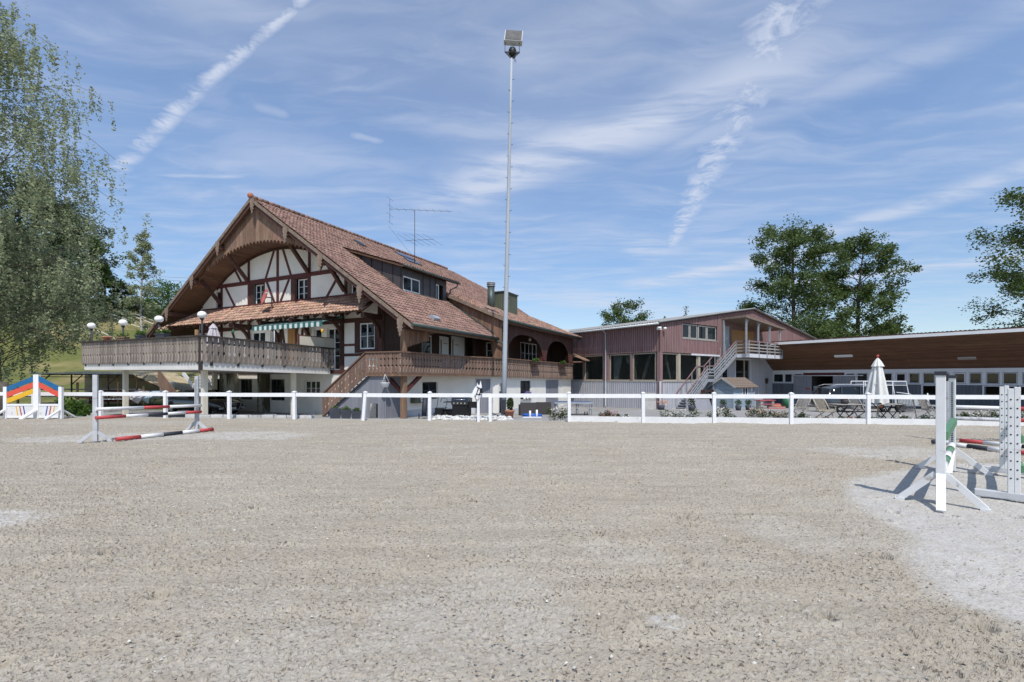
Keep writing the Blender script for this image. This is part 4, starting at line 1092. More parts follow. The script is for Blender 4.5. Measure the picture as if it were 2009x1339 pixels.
# ------------------------------------------------------------------ things on the terrace
def on_ter(name, label, cat, a, y, group=None, z=None, base=3.5):
    return thing(name, label, cat, hw(a, y, z if z is not None else base), HROT, group)
t = on_ter('flower_bowl', 'terracotta bowl on the terrace rail between the first two globe lamps', 'bowl', -3.05, -5.5, z=3.56)
b = MB(); b.lathe([(.0, .0), (.13, .0), (.19, .13), (.22, .13), (.22, .18), (.19, .18), (.17, .15), (.0, .12)], 18); b.obj('bowl', 'terracotta', t)
def planter(label, a, y, w_, h, d, mat, leafm, n, seed, z=3.52, spread=1.0, petal=None):
    t = on_ter('flower_planter', label, 'planter', a, y, z=z)
    b = MB(); b.add([(-w_ / 2 * .85, -d / 2 * .85, 0), (w_ / 2 * .85, -d / 2 * .85, 0), (w_ / 2 * .85, d / 2 * .85, 0), (-w_ / 2 * .85, d / 2 * .85, 0), (-w_ / 2, -d / 2, h), (w_ / 2, -d / 2, h), (w_ / 2, d / 2, h), (-w_ / 2, d / 2, h)],
                    [(0, 3, 2, 1), (4, 5, 6, 7), (0, 1, 5, 4), (1, 2, 6, 5), (2, 3, 7, 6), (3, 0, 4, 7)]); b.box(-w_ / 2 - .02, w_ / 2 + .02, -d / 2 - .02, -d / 2, h - .05, h); b.obj('box', mat, t)
    V = leaves(n, (0, 0, h + .1), (w_ * .62 * spread, d * .7, .12), .09, seed); link('foliage', leaf_mesh('foliage', V, leafm), t)
    if petal:
        V = leaves(n // 4, (0, 0, h + .16), (w_ * .5 * spread, d * .7, .17), .08, seed + 1); link('flowers', leaf_mesh('flowers', V, petal), t)
    return t
planter('brown wooden planter with thin weeds on the terrace rail beside the second globe lamp', -1.55, -5.5, .75, .14, .25, 'plank_brown', 'leaf_mid', 120, 1)
planter('grey square tub with leafy plant on the terrace rail left of the third globe lamp', 0.0, -5.5, .45, .17, .28, 'pot_dark', 'leaf_bright', 260, 2)
planter('long grey tub of yellow-green petunias on the terrace rail right of the third globe lamp', 1.75, -5.45, .80, .18, .28, 'pot_dark', 'leaf_bright', 420, 3, petal='petal_peach')
t = on_ter('wooden_post', 'short light wooden post sticking up behind the terrace corner', 'post', 3.9, -5.2, z=2.3)
b = MB(); b.box(-.05, .05, -.05, .05, 0, 1.5); b.obj('post', 'tan_wood', t)
def parasol_closed(name, label, loc, h, r_, mat, top, tilt=0, pole='steel', z0=.9):
    t = thing(name, label, 'parasol', loc, .3)
    b = MB(); b.cyl((0, 0, 0), (0, 0, h), .025, n=10); b.obj('pole', pole, t)
    def fn(u, v):
        ang = u * 2 * math.pi; k = 8
        fold = 1 + .30 * math.cos(k * ang) * (1 - v) ** .5 + .13 * math.sin(3 * ang + 1.3)
        rr_ = (r_ * (1 - v) ** .62 * .92 + .035) * fold
        if v < .06: rr_ *= .93
        return (rr_ * math.cos(ang), rr_ * math.sin(ang), z0 + (h - .08 - z0) * v + .05 * math.cos(k * ang) * (1 - v) ** 6)
    b = MB(); b.smooth = True; b.grid(fn, 64, 18); b.obj('canopy', mat, t)
    def fv(u, v):
        ang = u * 2 * math.pi; k = 8; zz = h - .1 - (h - z0) * .17 * v
        rr_ = (.04 + r_ * .46 * v ** .8) * (1 + .16 * math.cos(k * ang + .6)); return (rr_ * math.cos(ang), rr_ * math.sin(ang), zz)
    b = MB(); b.smooth = True; b.grid(fv, 48, 6); b.obj('top_flap', mat, t)
    b = MB(); b.ball((0, 0, h + .02), .06, 10); b.obj('finial', top, t)
    b = MB(); b.tube([(r_ * .72 * math.cos(q_ * .4), r_ * .72 * math.sin(q_ * .4), z0 + (h - z0) * .42) for q_ in range(17)], .012, 5); b.obj('tie_strap', mat, t)
    b = MB(); b.lathe([(0, 0), (.26, 0), (.26, .07), (.05, .10), (.05, .3), (0, .3)], 16); b.obj('base', 'concrete', t)
    return t
parasol_closed('parasol', 'closed lilac parasol on the terrace next to the corner globe lamp', hw(2.6, -3.7, 2.25), 2.1, .30, 'canvas_lilac', 'black', z0=.95)
t = thing('wind_screen', 'beige side awning panel stretched along the right side of the terrace', 'screen', hw(4.55, -.5, 2.25), HROT)
b = MB(); b.box(-.02, .02, .05, 2.6, 1.12, 1.65); b.obj('fabric', 'plaster_cream', t)
b = MB(); b.box(-.04, .04, -.03, .05, 0, 1.75); b.box(-.03, .03, .0, 2.6, 1.65, 1.69); b.obj('frame', 'timber_red', t)
t = thing('awning', 'green and white striped awning with a scalloped valance under the pent roof', 'awning', hw(0, 0, 0), HROT)
AW0, AW1 = .12, 5.75
for i in range(27):
    x0 = AW0 + (AW1 - AW0) * i / 27; x1 = AW0 + (AW1 - AW0) * (i + 1) / 27; mt = 'awning_green' if i % 2 == 0 else 'awning_white'
    b = MB(); b.add([(x0, 0, 4.60), (x1, 0, 4.60), (x1, 1.2, 4.98), (x0, 1.2, 4.98)], [(0, 1, 2, 3)])
    b.prism([(x0, -.01, 4.40), ((x0 + x1) / 2, -.01, 4.36), (x1, -.01, 4.40), (x1, -.01, 4.60), (x0, -.01, 4.60)], (0, .012, 0)); b.obj('stripe', mt, t)
b = MB(); b.cyl((AW0, .02, 4.62), (AW1, .02, 4.62), .03, n=8).cyl((AW0 - .1, 1.25, 4.99), (AW1 + .1, 1.25, 4.99), .06, n=8); b.obj('roller', 'awning_green', t)
b = MB(); b.cyl((1.95, .05, 2.2), (1.95, .05, 4.6), .035, n=8); b.obj('support_pole', 'steel', t)
for x_, lab, m_ in ((-1.6, 'small green wind spinner hanging from the pent roof eave', 'green_plastic'), (5.75, 'small amber lantern hanging at the right end of the striped awning', 'yellow_paint')):
    t = thing('hanging_ornament', lab, 'ornament', hw(x_, .0, 4.15 if x_ > 0 else 4.45), HROT)
    b = MB(); b.lathe([(0, -.12), (.06, -.10), (.07, 0), (.05, .06), (0, .1)], 8); b.obj('body', m_, t); b = MB(); b.cyl((0, 0, .08), (0, 0, .35), .006, n=5); b.obj('cord', 'wire', t)
# ------------------------------------------------------------------ dish, aerial, overhead wires
t = thing('satellite_dish', 'reddish satellite dish on a bracket on the small pitched roof, beside the left gable window', 'satellite dish', hw(.33, .95, 5.72), HROT)
b = MB(); b.T = Matrix.Translation((-.12, -.25, .72)) @ Matrix.Rotation(R(-18), 4, 'Z') @ Matrix.Rotation(R(72), 4, 'X') @ Matrix.Scale(1.22, 4, (0, 1, 0))
b.lathe([(.0, -.09), (.12, -.085), (.22, -.06), (.32, -.025), (.41, .02), (.415, .03), (.32, -.012), (.22, -.047), (.0, -.075)], 24); b.obj('dish', 'dish_red', t)
b = MB(); b.T = Matrix.Translation((-.12, -.25, .72)) @ Matrix.Rotation(R(-18), 4, 'Z') @ Matrix.Rotation(R(72), 4, 'X'); b.box(-.16, .16, .24, .30, -.03, -.022); b.obj('maker_mark', 'white_paint', t)
b = MB(); b.tube([(.1, .1, -.1), (.1, .05, .75)], .03, 8).bar((.1, .05, .7), (-.1, -.2, .7), .05, .05).tube([(-.1, -.45, .35), (-.45, -.95, .6)], .015, 6).box(-.25, .35, -.2, .25, -.16, -.10); b.obj('bracket', 'black', t)
t = thing('roof_aerial', 'tall rusty TV aerial mast with two yagi antennas on the main roof', 'aerial', hw(2.3, 12.05, roof_z(2.3)), 0)
b = MB(); b.cyl((0, 0, -.1), (0, 0, 4.35), .024, n=8); b.obj('mast', 'rust_frame', t)
b = MB(); b.cyl((-1.95, -.2, 4.35), (2.9, .2, 4.3), .012, n=6)
for k in range(9): x = -1.9 + k * .55; b.cyl((x, x * .1 - .35 if k else -.2, 4.33 + (-.0)), (x + .12, x * .1 + .35, 4.33), .008, n=5)
b.cyl((-1.9, -.2, 5.15), (-1.9, -.2, 3.3), .012, n=5)
for z in (5.15, 4.6, 3.9, 3.3): b.cyl((-2.1, -.4, z + .1), (-1.7, 0, z - .1), .008, n=5)
b.obj('upper_yagi', 'rust_frame', t)
b = MB(); b.cyl((-.75, -.1, 1.9), (1.5, .15, 2.1), .012, n=6)
for k in range(5): x = -.6 + k * .5; b.cyl((x - .7, -.4, 2.35), (x + .75, .4, 1.65), .009, n=5)
b.obj('lower_yagi', 'rust_frame', t)
b = MB(); b.cyl((-.3, 0, .9), (-2.0, -.2, 3.0), .008, n=5); b.obj('guy_rod', 'rust_frame', t)
for z, lab in ((7.95, 'lower of two overhead wires running from the gable to the left'), (8.25, 'upper of two overhead wires running from the gable to the left')):
    p = hw(2.75, 1.68, z); q_ = Vector((-62, 70, z + 11.5)); b = MB(); n = 24
    b.tube([(p + (q_ - p) * (i / n)) - Vector((0, 0, 7.0 * (i / n) * (1 - i / n))) for i in range(n + 1)], .011, 4); tag(b.obj('overhead_wire', 'wire'), lab, 'wire', 'overhead wires at the gable')
# ------------------------------------------------------------------ floodlight mast
t = thing('floodlight_mast', 'very tall grey floodlight mast with climbing pegs in front of the farmhouse', 'floodlight', at(987.5, 22.7, -.32), 0)
mb_ = MB(); LZ = 17.5; lean = .42
mb_.tube([(lean * z / LZ * .95, 0, z) for z in (0, 3, 6, 9, 12, 15, LZ)], [.130, .118, .104, .090, .077, .065, .052], 16); mb_.obj('mast', 'mast_grey', t)
pg = MB()
for k in range(26):
    z = 3.2 + k * .53; s = 1 if k % 2 else -1; r_ = .125 - z * .0042; x = lean * z / LZ; pg.tube([(x + s * r_ * .7, -.05, z), (x + s * (r_ + .06), -.05, z + .0), (x + s * (r_ + .07), -.05, z + .04)], .010, 5)
pg.obj('climbing_pegs', 'black', t)
b = MB(); b.tube([(-.15, 0, .30), (-.15, 0, 1.35)], .045, 8); b.box(-.09, .09, -.145, -.12, .25, .95); b.obj('service_hatch', 'dark_paint', t)
b = MB(); b.bar((lean - .02, 0, LZ), (lean - .33, -.05, LZ + .28), .05, .05).bar((lean, 0, LZ), (lean + .36, -.05, LZ + .26), .05, .05).bar((lean - .34, -.05, LZ + .27), (lean + .37, -.05, LZ + .25), .05, .05).bar((lean - .34, -.05, LZ + .25), (lean - .33, -.05, LZ + .9), .03, .05).bar((lean + .36, -.05, LZ + .23), (lean + .36, -.05, LZ + .9), .03, .05); b.obj('yoke', 'dark_paint', t)
b = MB(); b.T = Matrix.Translation((lean + .05, -.05, LZ + .78)) @ Matrix.Rotation(R(4), 4, 'Y') @ Matrix.Rotation(R(-32), 4, 'X')
b.box(-.44, .44, -.08, .16, -.06, .98); head = b.obj('lamp_head', 'galv', t)
b2 = MB(); b2.T = b.T; b2.box(-.40, .40, -.10, -.08, -.02, .94); b2.obj('lamp_front', 'lamp_glass', head)
b = MB(); b.lathe([(0, .0), (.16, .02), (.2, .14), (.2, .3), (.15, .42), (0, .45)], 12, (lean + .02, .06, LZ + .1)); b.obj('ballast', 'black', t)
b = MB(); b.tube([(lean + .05, -.08, LZ - .05), (lean + .15, -.1, LZ - .1), (lean + .2, -.1, LZ - .22), (lean + .14, -.1, LZ - .25), (lean + .12, -.1, LZ - .12)], .012, 5); b.obj('cable_loop', 'black', t)
# ------------------------------------------------------------------ riding hall (local x along its gable, y along its long side) and stable wing
KO = Vector((.3165 * 36, 36, 0)); KROT = math.atan2(.592, .806)
KM = Matrix.Translation(KO) @ Matrix.Rotation(KROT, 4, 'Z')
def kw(x, y, z=0): return KM @ Vector((x, y, z))
hall = thing('riding_hall', 'long riding hall clad in dusty red and grey corrugated sheets with big windows', 'hall', KO, KROT)
def Tl(x): return Matrix.Translation((x, 0, 0)) @ Matrix.Rotation(R(-90), 4, 'Z')      # wall facing -x; s = -y
def gz(x): return 5.86 + (14 - abs(x - 14)) / 14 * 2.22
def corr(parent, T, s0, s1, z0, z1, mat, name='cladding', per=.22, dp=.075, d=0.0):
    zt = z1 if callable(z1) else (lambda s: z1)
    b = MB(); b.T = T; pts = []; s = s0; k = 0
    seq = [(0, 0), (.12, 0), (.055, 1), (.62, 1), (.055, 0)]
    P_ = []
    while s < s1 - 1e-6:
        for f, h in ((0.0, 0), (.30, 0), (.38, 1), (.92, 1)):
            x = min(s + f * per, s1); P_.append((x, d - h * dp))
        s += per
    P_.append((s1, d))
    vs = [(x, y, z0) for x, y in P_] + [(x, y, zt(x)) for x, y in P_]; n = len(P_)
    b.add(vs, [(i, i + 1, n + i + 1, n + i) for i in range(n - 1) if P_[i + 1][0] > P_[i][0]])
    return b.obj(name, mat, parent)
HL = 34.0
corr(hall, Tl(0), -HL, 0, 3.70, 5.78, 'hall_red'); corr(hall, Tl(0), -HL, 0, -1.3, 1.36, 'hall_grey', d=.05)
corr(hall, Tx(0), 0, 2.86, 3.66, gz, 'hall_red'); corr(hall, Tx(0), 2.86, 8.0, 3.66, 4.82, 'hall_red')
corr(hall, Tx(0), 2.86, 8.0, 6.12, gz, 'hall_red'); corr(hall, Tx(0), 8.0, 9.0, 3.6, gz, 'hall_red'); corr(hall, Tx(0), 10.1, 28, 3.6, gz, 'hall_red'); corr(hall, Tx(0), 9.0, 10.1, 6.3, gz, 'hall_red')
corr(hall, Tx(0), 0, 8.3, -1.2, 1.36, 'hall_grey', d=.05)
b = MB(); wall(b, Tx(0), 8.3, 18.2, -1.5, 3.62, [(8.9, 9.9, 1.1, 3.1), (10.98, 13.76, -1.2, 3.36)], .2); b.obj('wall', 'hall_grey', hall)
sm = MB()
for k in range(18): sm.box(13.9 + k * .24, 13.92 + k * .24, -.02, 0, -1.3, 3.6)
sm.obj('seam', 'hall_grey', hall)
# window bands
def band(T, posts, z0, z1, name='window'):
    for (s0, s1) in posts:
        window(hall, T, s0, s1, z0, z1, 1, 1, .06, .10, 'pale_wood', 'glass_hall', name=name)
band(Tl(0), [(-s1, -s0) for s0, s1 in ((.42, 2.66), (2.86, 5.15), (5.85, 8.12), (8.3, 10.6), (10.8, 13.2))], 1.42, 3.66)
band(Tx(0), [(.15, 2.3), (2.65, 5.1), (5.45, 8.2)], 1.42, 3.62)
for q_ in ((-.05, .25, -.05, .25, -1.3, 3.7), (-.03, .1, 5.2, 5.8, 1.4, 3.7), (-.02, .1, 2.68, 2.84, 1.4, 3.7), (-.02, .1, 8.14, 8.28, 1.4, 3.7)):
    b = MB(); b.box(*q_); b.obj('post', 'hall_red', hall)
b = MB(); b.box(-.04, .12, .25, HL, 1.34, 1.43); b.obj('window_sill', 'grey_wood', hall); b = MB(); b.box(-.08, 8.3, -.06, .12, 1.34, 1.43); b.obj('window_sill', 'grey_wood', hall)
for q_ in ((2.32, 2.63), (5.12, 5.43)):
    b = MB(); b.box(*q_, -.02, .1, 1.42, 3.62); b.obj('post', 'pale_wood', hall)
b = MB(); b.box(-.12, -.02, -.12, .0, -1.3, 1.4); b.obj('corner_post', 'stable_frame', hall)
for p, q_ in (((.45, 1.2, 3.66), (.45, 2.0, 1.4)), ((1.2, .45, 3.62), (1.9, .45, 1.4))):
    b = MB(); b.bar(p, q_, .16, .2); b.obj('brace', 'pale_wood', hall)
b = MB()
for y in (2.7, 5.5, 8.2, 11): b.box(.25, .45, y - .12, y + .12, -.8, 5.6)
for x in (2.5, 5.3, 8.3): b.box(x - .12, x + .12, .25, .45, -.8, 5.6)
b.obj('inner_post', 'pale_wood', hall)
b = MB(); b.add([(.5, 5.1, 3.6), (.5, 4.1, 3.6), (.5, 4.6, 1.5), (.5, 5.1, 1.5)], [(0, 1, 2, 3)]); b.add([(.55, 3.9, 3.6), (.55, 3.2, 3.6), (.6, 3.35, 2.9), (.6, 3.7, 2.85)], [(0, 1, 2, 3)]); b.obj('curtain', 'curtain_white', hall)
b = MB(); b.box(.3, 27.7, .3, HL - .2, -1.0, -.9); b.obj('floor', 'floor_pale', hall); b = MB(); b.box(27.7, 27.9, 0, HL, -1.3, 5.8); b.box(0, 28, HL - .2, HL, -1.3, 6.0); b.box(8.4, 8.5, .4, 12, -1, 5); b.obj('inner_wall', 'plaster', hall)
# roof of corrugated fibre cement
def hroof(x0, x1, name):
    b = MB(); n = int((HL + .5) / .25) * 4; vs = []
    for i in range(n + 1):
        y = -.35 + (HL + .7) * i / n; h = .03 * (1 if i % 4 in (1, 2) else -1)
        for x in (x0, x1): vs.append((x, y, gz(x) + .16 + h if 0 <= x <= 28 else gz(0) + .16 + h - (abs(x - 14) - 14) * .158))
    b.add(vs, [(2 * i, 2 * i + 1, 2 * i + 3, 2 * i + 2) for i in range(n)]); return b.obj(name, 'hall_roof', hall)
hroof(-.55, 14, 'roof'); hroof(14, 28.4, 'roof')
b = MB(); b.prism([(-.5, -.30, gz(0) - .02), (14, -.30, gz(14) + .05), (14, -.30, gz(14) + .17), (-.5, -.30, gz(0) + .08)], (0, .05, 0)); b.prism([(14, -.30, gz(14) + .05), (28.4, -.30, gz(0) - .0), (28.4, -.30, gz(0) + .1), (14, -.30, gz(14) + .17)], (0, .05, 0)); b.obj('verge_trim', 'hall_roof', hall)
b = MB(); b.tube([(-.6, -.3, 5.80), (-.6, HL, 5.80)], .08, 8); b.obj('gutter', 'galv', hall)
b = MB(); b.tube([(-.5, 5.45, 5.75), (-.14, 5.45, 5.5), (-.14, 5.45, -.6), (-.35, 5.3, -.85)], .06, 8); b.obj('downpipe', 'steel', hall)
b = MB(); b.box(-.35, -.1, -.2, .05, 5.35, 5.55); b.lathe([(0, 0), (.14, .02), (.16, .16), (0, .18)], 10, (-.42, -.25, 5.38)); b.lathe([(0, 0), (.12, .02), (.12, .16), (0, .18)], 10, (.2, -.3, 5.38)); b.obj('floodlight', 'globe_white', hall)
# upper window
for i, (x0, x1) in enumerate(((2.9, 3.95), (4.0, 5.08), (5.2, 6.46), (6.52, 7.95))):
    window(hall, Tx(0), x0, x1, 4.87, 6.08, 1, 1, .05, .11, 'grey_wood', 'glass')
b = MB(); b.box(2.8, 8.05, -.09, .05, 4.80, 4.87); b.obj('window_sill', 'grey_wood', hall)
b = MB(); b.box(9.0, 10.1, .02, .08, 3.7, 6.3); hd = b.obj('door', 'steel', hall); b = MB(); b.box(9.2, 9.32, 0, .02, 5.4, 5.5).box(9.6, 9.72, 0, .02, 5.15, 5.25); b.obj('notice', 'white_paint', hd)
b = MB(); b.box(10.3, 14.2, -.10, -.06, 3.7, 6.0); b.obj('wooden_panel', 'interior_wood', hall)
b = MB(); b.box(4.05, 8.3, -.10, .0, 3.52, 3.66); b.obj('flashing', 'stable_frame', hall)
b = MB(); b.box(11.0, 13.74, .12, .16, -1.2, 3.34); gd = b.obj('glass_door', 'glass', hall)
b = MB(); b.box(10.9, 11.06, -.05, .15, -1.2, 3.44).box(13.68, 13.84, -.05, .15, -1.2, 3.44).box(11.06, 13.68, -.05, .15, 3.3, 3.44); b.obj('door_frame', 'stable_frame', hall); b = MB(); b.box(12.7, 12.86, .05, .12, -1.2, 3.3); b.obj('door_post', 'pale_wood', hall)
window(hall, Tx(0), 8.9, 9.9, 1.1, 3.1, 1, 1, .05, .08, 'stable_frame')
# canopy and balcony
def cz(x): return 6.88 - (x - 9.0) * .09
b = MB(); b.prism([(8.6, -2.25, cz(8.6)), (15.8, -2.25, cz(15.8)), (15.8, -2.25, cz(15.8) - .16), (8.6, -2.25, cz(8.6) - .16)], (0, 2.2, 0)); can = b.obj('canopy', 'shingle_brown', hall)
b = MB()
for x in (9.1, 11.15, 13.2, 15.2): b.box(x - .06, x + .06, -2.06, -1.94, 3.5, cz(x) - .16).bar((x, -2.0, cz(x) - .6), (x + .35, -2.0, cz(x) - .2), .06, .08)
b.box(8.62, 8.76, -.3, -.16, 3.5, 6.7); b.obj('canopy_post', 'steel', hall)
b = MB(); b.box(9.3, 15.45, -2.05, -.1, 3.55, 3.70); bal2 = b.obj('balcony', 'grey_wood', hall)
b = MB(); b.box(9.28, 15.5, -2.10, -2.05, 3.42, 3.74); b.box(9.25, 9.30, -2.10, -1.05, 3.42, 3.74); b.box(15.45, 15.5, -2.05, -.1, 3.42, 3.74); b.obj('edge_beam', 'stable_frame', bal2)
b = MB()
for x in (9.3, 11.05, 12.5, 13.95, 15.42): b.box(x - .04, x + .04, -2.16, -2.10, 3.4, 4.88)
b.box(9.2, 9.28, -1.1, -1.02, 3.5, 4.95).box(15.5, 15.56, -.2, -.12, 3.4, 4.85); b.obj('railing_post', 'steel', bal2)
for z in (3.98, 4.25, 4.52, 4.80):
    b = MB(); b.box(9.22, 15.5, -2.13, -2.06, z - .055, z + .055); b.box(9.20, 9.25, -2.06, -1.05, z - .055, z + .055); b.box(15.44, 15.49, -2.05, -.15, z - .055, z + .055); b.obj('rail', 'hall_red' if z > 4.7 else 'grey_wood', bal2)
# outside stair of steel
stl = MB()
def flight(x0, z0, x1, z1, n):
    for k in range(n):
        x = x0 + (x1 - x0) * (k + .5) / n; z = z0 + (z1 - z0) * (k + 1) / n; w_ = (x1 - x0) / n
        stl.box(x - w_ * .6, x + w_ * .55, -.95, -.12, z - .05, z)
flight(1.9, -.85, 4.85, 1.5, 12); flight(5.9, 1.5, 9.3, 3.7, 11); stl.box(4.85, 5.9, -.98, -.08, 1.42, 1.5)
stl = stl.obj('staircase', 'steel', hall)
for y in (-1.0, -.06):
    b = MB(); b.bar((1.75, y, -.95), (4.9, y, 1.5), .06, .28).bar((4.85, y, 1.46), (5.95, y, 1.46), .06, .24).bar((5.9, y, 1.46), (9.3, y, 3.6), .06, .28); b.obj('stringer', 'steel', stl)
    b = MB(); pp = []
    for x0, z0, x1, z1, n in ((1.95, -.75, 4.85, 1.55, 4), (5.9, 1.55, 9.25, 3.72, 4)):
        for k in range(n + 1):
            t_ = k / n; x = x0 + (x1 - x0) * t_; z = z0 + (z1 - z0) * t_; b.box(x - .03, x + .03, y - .03, y + .03, z - .1, z + 1.1)
    b.obj('baluster', 'steel', stl)
    for h_, mt in ((1.12, 'hall_red'), (.85, 'steel'), (.58, 'steel'), (.31, 'steel')):
        if y > -.5 and h_ < 1: continue
        b = MB(); b.bar((1.85, y, -.80 + h_), (4.85, y, 1.52 + h_), .05, .08).bar((4.82, y, 1.52 + h_), (5.92, y, 1.52 + h_), .05, .08).bar((5.88, y, 1.52 + h_), (9.28, y, 3.72 + h_), .05, .08); b.obj('handrail', mt, stl)
b = MB(); b.box(5.82, 5.94, -.98, -.90, -.9, 1.5).box(4.9, 5.0, -.2, -.1, -.9, 1.5); b.obj('support_post', 'steel', stl)
# ------------------------------------------------------------------ stable wing
stb = thing('stable', 'long stable wing with a brown boarded soffit above a band of white-framed windows', 'stable', kw(18.2, 0), KROT)
SL = 26.0
Ts = Tl(0)
lowh = [(11.55, 13.05, .38, 1.04), (15.05, 16.6, .38, 1.04), (16.9, 18.4, .38, 1.04), (19.8, 21.3, .38, 1.04)]
for s0, s1 in ((0, 1.95), (6.96, SL)):
    n = int((s1 - s0) / .22)
    for k in range(n):
        a, c = s0 + (s1 - s0) * k / n, s0 + (s1 - s0) * (k + 1) / n - .012
        zt = 1.16; zb = -1.4; hs_ = [h for h in lowh if h[0] < (a + c) / 2 < h[1]]
        b = MB(); b.T = Ts; o = .014 * (k % 2)
        if hs_: b.box(a, c, -.03 + o, 0 + o, zb, .38).box(a, c, -.03 + o, 0 + o, 1.04, zt)
        else: b.box(a, c, -.03 + o, 0 + o, zb, zt)
        b.obj('wall_board', 'stable_board', stb)
wins = [(.08, .98, 1), (1.12, 1.78, 1), (7.1, 7.85, 1), (8.1, 8.7, 1), (8.96, 9.56, 1), (9.83, 10.48, 0), (10.68, 11.33, 1), (11.56, 12.26, 1), (12.5, 13.12, 1), (13.38, 14.04, 0), (14.25, 14.9, 1), (15.15, 15.82, 1), (16.01, 16.71, 1), (16.97, 17.7, 1), (17.95, 18.65, 0), (18.9, 19.6, 1), (19.85, 20.6, 1), (20.85, 21.6, 1)]
bw = MB()
wall(bw, Ts, -.02, 1.95, 1.16, 2.39, [(a - .02, c + .02, 1.24, 2.04) for a, c, o in wins[:2]], .12); wall(bw, Ts, 1.95, 6.96, 1.86, 2.39, [(2.0, 2.7, 1.93, 2.03), (2.8, 6.15, 1.9, 2.14), (6.3, 6.9, 1.93, 2.04)], .12); wall(bw, Ts, 6.96, SL, 1.16, 2.39, [(a - .02, c + .02, 1.22, 2.07) for a, c, o in wins[2:]], .12)
bw.obj('window_band', 'stable_frame', stb)
for a, c, o in wins:
    window(stb, Ts, a, c, 1.24, 2.04, 1, 1, .03 if o else -.01, .035 if o else .07, 'stable_frame', 'glass')
window(stb, Ts, 2.0, 2.7, 1.93, 2.03, 1, 1, .03, .01, 'stable_frame'); window(stb, Ts, 6.3, 6.9, 1.93, 2.04, 1, 1, .03, .01, 'stable_frame')
b = MB(); b.T = Ts; b.box(7.0, SL, -.07, .0, 1.13, 1.19).box(0, 1.95, -.07, 0, 1.13, 1.19); b.obj('sill', 'stable_frame', stb)
b = MB(); b.T = Ts; b.box(2.8, 6.15, -.02, .1, 1.9, 2.14); b.obj('roller_shutter_box', 'timber_red', stb)
for s0, s1 in ((1.97, 3.54), (5.29, 6.94)):
    b = MB(); b.T = Ts; b.box(s0, s1, -.10, -.06, -1.25, 1.84); sdoor = b.obj('sliding_door', 'door_grey', stb)
    b = MB(); b.T = Ts
    for k in range(1, 7): b.box(s0 + (s1 - s0) * k / 7, s0 + (s1 - s0) * k / 7 + .012, -.104, -.10, -1.2, 1.8)
    if s0 < 3: b.box(s0 + .1, s0 + .9, -.105, -.10, .79, .81)
    b.obj('door_groove', 'stable_board', sdoor)
    if s0 < 3:
        b = MB(); b.T = Ts; b.box(3.0, 3.4, -.112, -.10, .58, .72); b.obj('sign', 'red_paint', sdoor)
b = MB(); b.T = Ts; b.cyl((1.85, -.14, 1.87), (7.6, -.14, 1.87), .035, n=8); b.obj('door_rail', 'window_white', stb)
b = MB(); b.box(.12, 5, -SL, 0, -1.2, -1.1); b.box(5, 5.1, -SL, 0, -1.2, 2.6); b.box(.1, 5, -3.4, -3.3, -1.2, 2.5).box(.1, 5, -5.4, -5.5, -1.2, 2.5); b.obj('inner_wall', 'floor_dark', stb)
b = MB(); b.T = Ts; b.box(3.55, 3.9, .3, .9, -1.1, .9); b.obj('inner_cabinet', 'concrete', stb)
for h in lowh:
    b = MB(); b.T = Ts; b.box(h[0] - .1, h[0], -.05, .02, .3, 1.1).box(h[1], h[1] + .1, -.05, .02, .3, 1.1).box(h[0], h[1], -.051, .02, 1.04, 1.1); b.obj('hatch_frame', 'stable_frame', stb)
# soffit: boards parallel to the wall, eave 3.53 m out
OX, OZ, WZ = -3.53, 4.73, 2.39
n = 25
for k in range(n):
    t0, t1 = k / n, (k + 1) / n - .003
    cuts = [0, 8.5 + 3 * ((k * 7) % 5) / 5, 17 + 3 * ((k * 3) % 5) / 5, SL]
    for c0, c1 in zip(cuts[:-1], cuts[1:]):
        b = MB(); b.prism([(OX * t0, -c1 + .006, WZ + (OZ - WZ) * t0), (OX * t1, -c1 + .006, WZ + (OZ - WZ) * t1), (OX * t1, -c1 + .006, WZ + (OZ - WZ) * t1 + .03), (OX * t0, -c1 + .006, WZ + (OZ - WZ) * t0 + .03)], (0, c1 - c0 - .012 if c0 else c1 - .03, 0)); b.obj('soffit_board', 'stable_soffit', stb)
b = MB(); b.box(OX - .05, OX, -SL, -.9, OZ - .02, OZ + .20); b.obj('fascia', 'window_white', stb)
b = MB(); b.prism([(OX - .02, -SL, OZ + .2), (9, -SL, 3.9), (9, -SL, 4.0), (OX - .02, -SL, OZ + .26)], (0, SL - .3, 0)); sroof = b.obj('roof', 'old_tile_mass', stb)
MS = Matrix.Translation((OX + 1.21, -SL, OZ + .22)) @ Matrix.Rotation(math.pi, 4, 'Z') @ Matrix.Translation((0, -SL, 0))
lay_tiles(sroof, MS, 4, 0, SL - .4, lambda x, y: True, None, '', '', 'old_tile_mass', 1.20, jit=.012, seed=9)
def soff_thing(label, x0, y0, y1, mat):
    t = thing('soffit_light', label, 'lamp', kw(18.2, 0), KROT, 'tube lights on the stable soffit')
    x = x0 - 18.2; tt = x / OX; b = MB(); sl2 = (OZ - WZ) / OX
    b.prism([(x - .09, y0, WZ + (OZ - WZ) * (x - .09) / OX - .08), (x + .09, y0, WZ + (OZ - WZ) * (x + .09) / OX - .08), (x + .09, y0, WZ + (OZ - WZ) * (x + .09) / OX + .0), (x - .09, y0, WZ + (OZ - WZ) * (x - .09) / OX + .0)], (0, y1 - y0, 0)); b.obj('housing', mat, t)
soff_thing('white tube light under the brown stable soffit above the open sliding door', 16.4, -7.35, -6.0, 'window_white')
soff_thing('dull brown tube light under the stable soffit, right of the closed white parasol', 17.05, -14.8, -13.8, 'grey_wood')
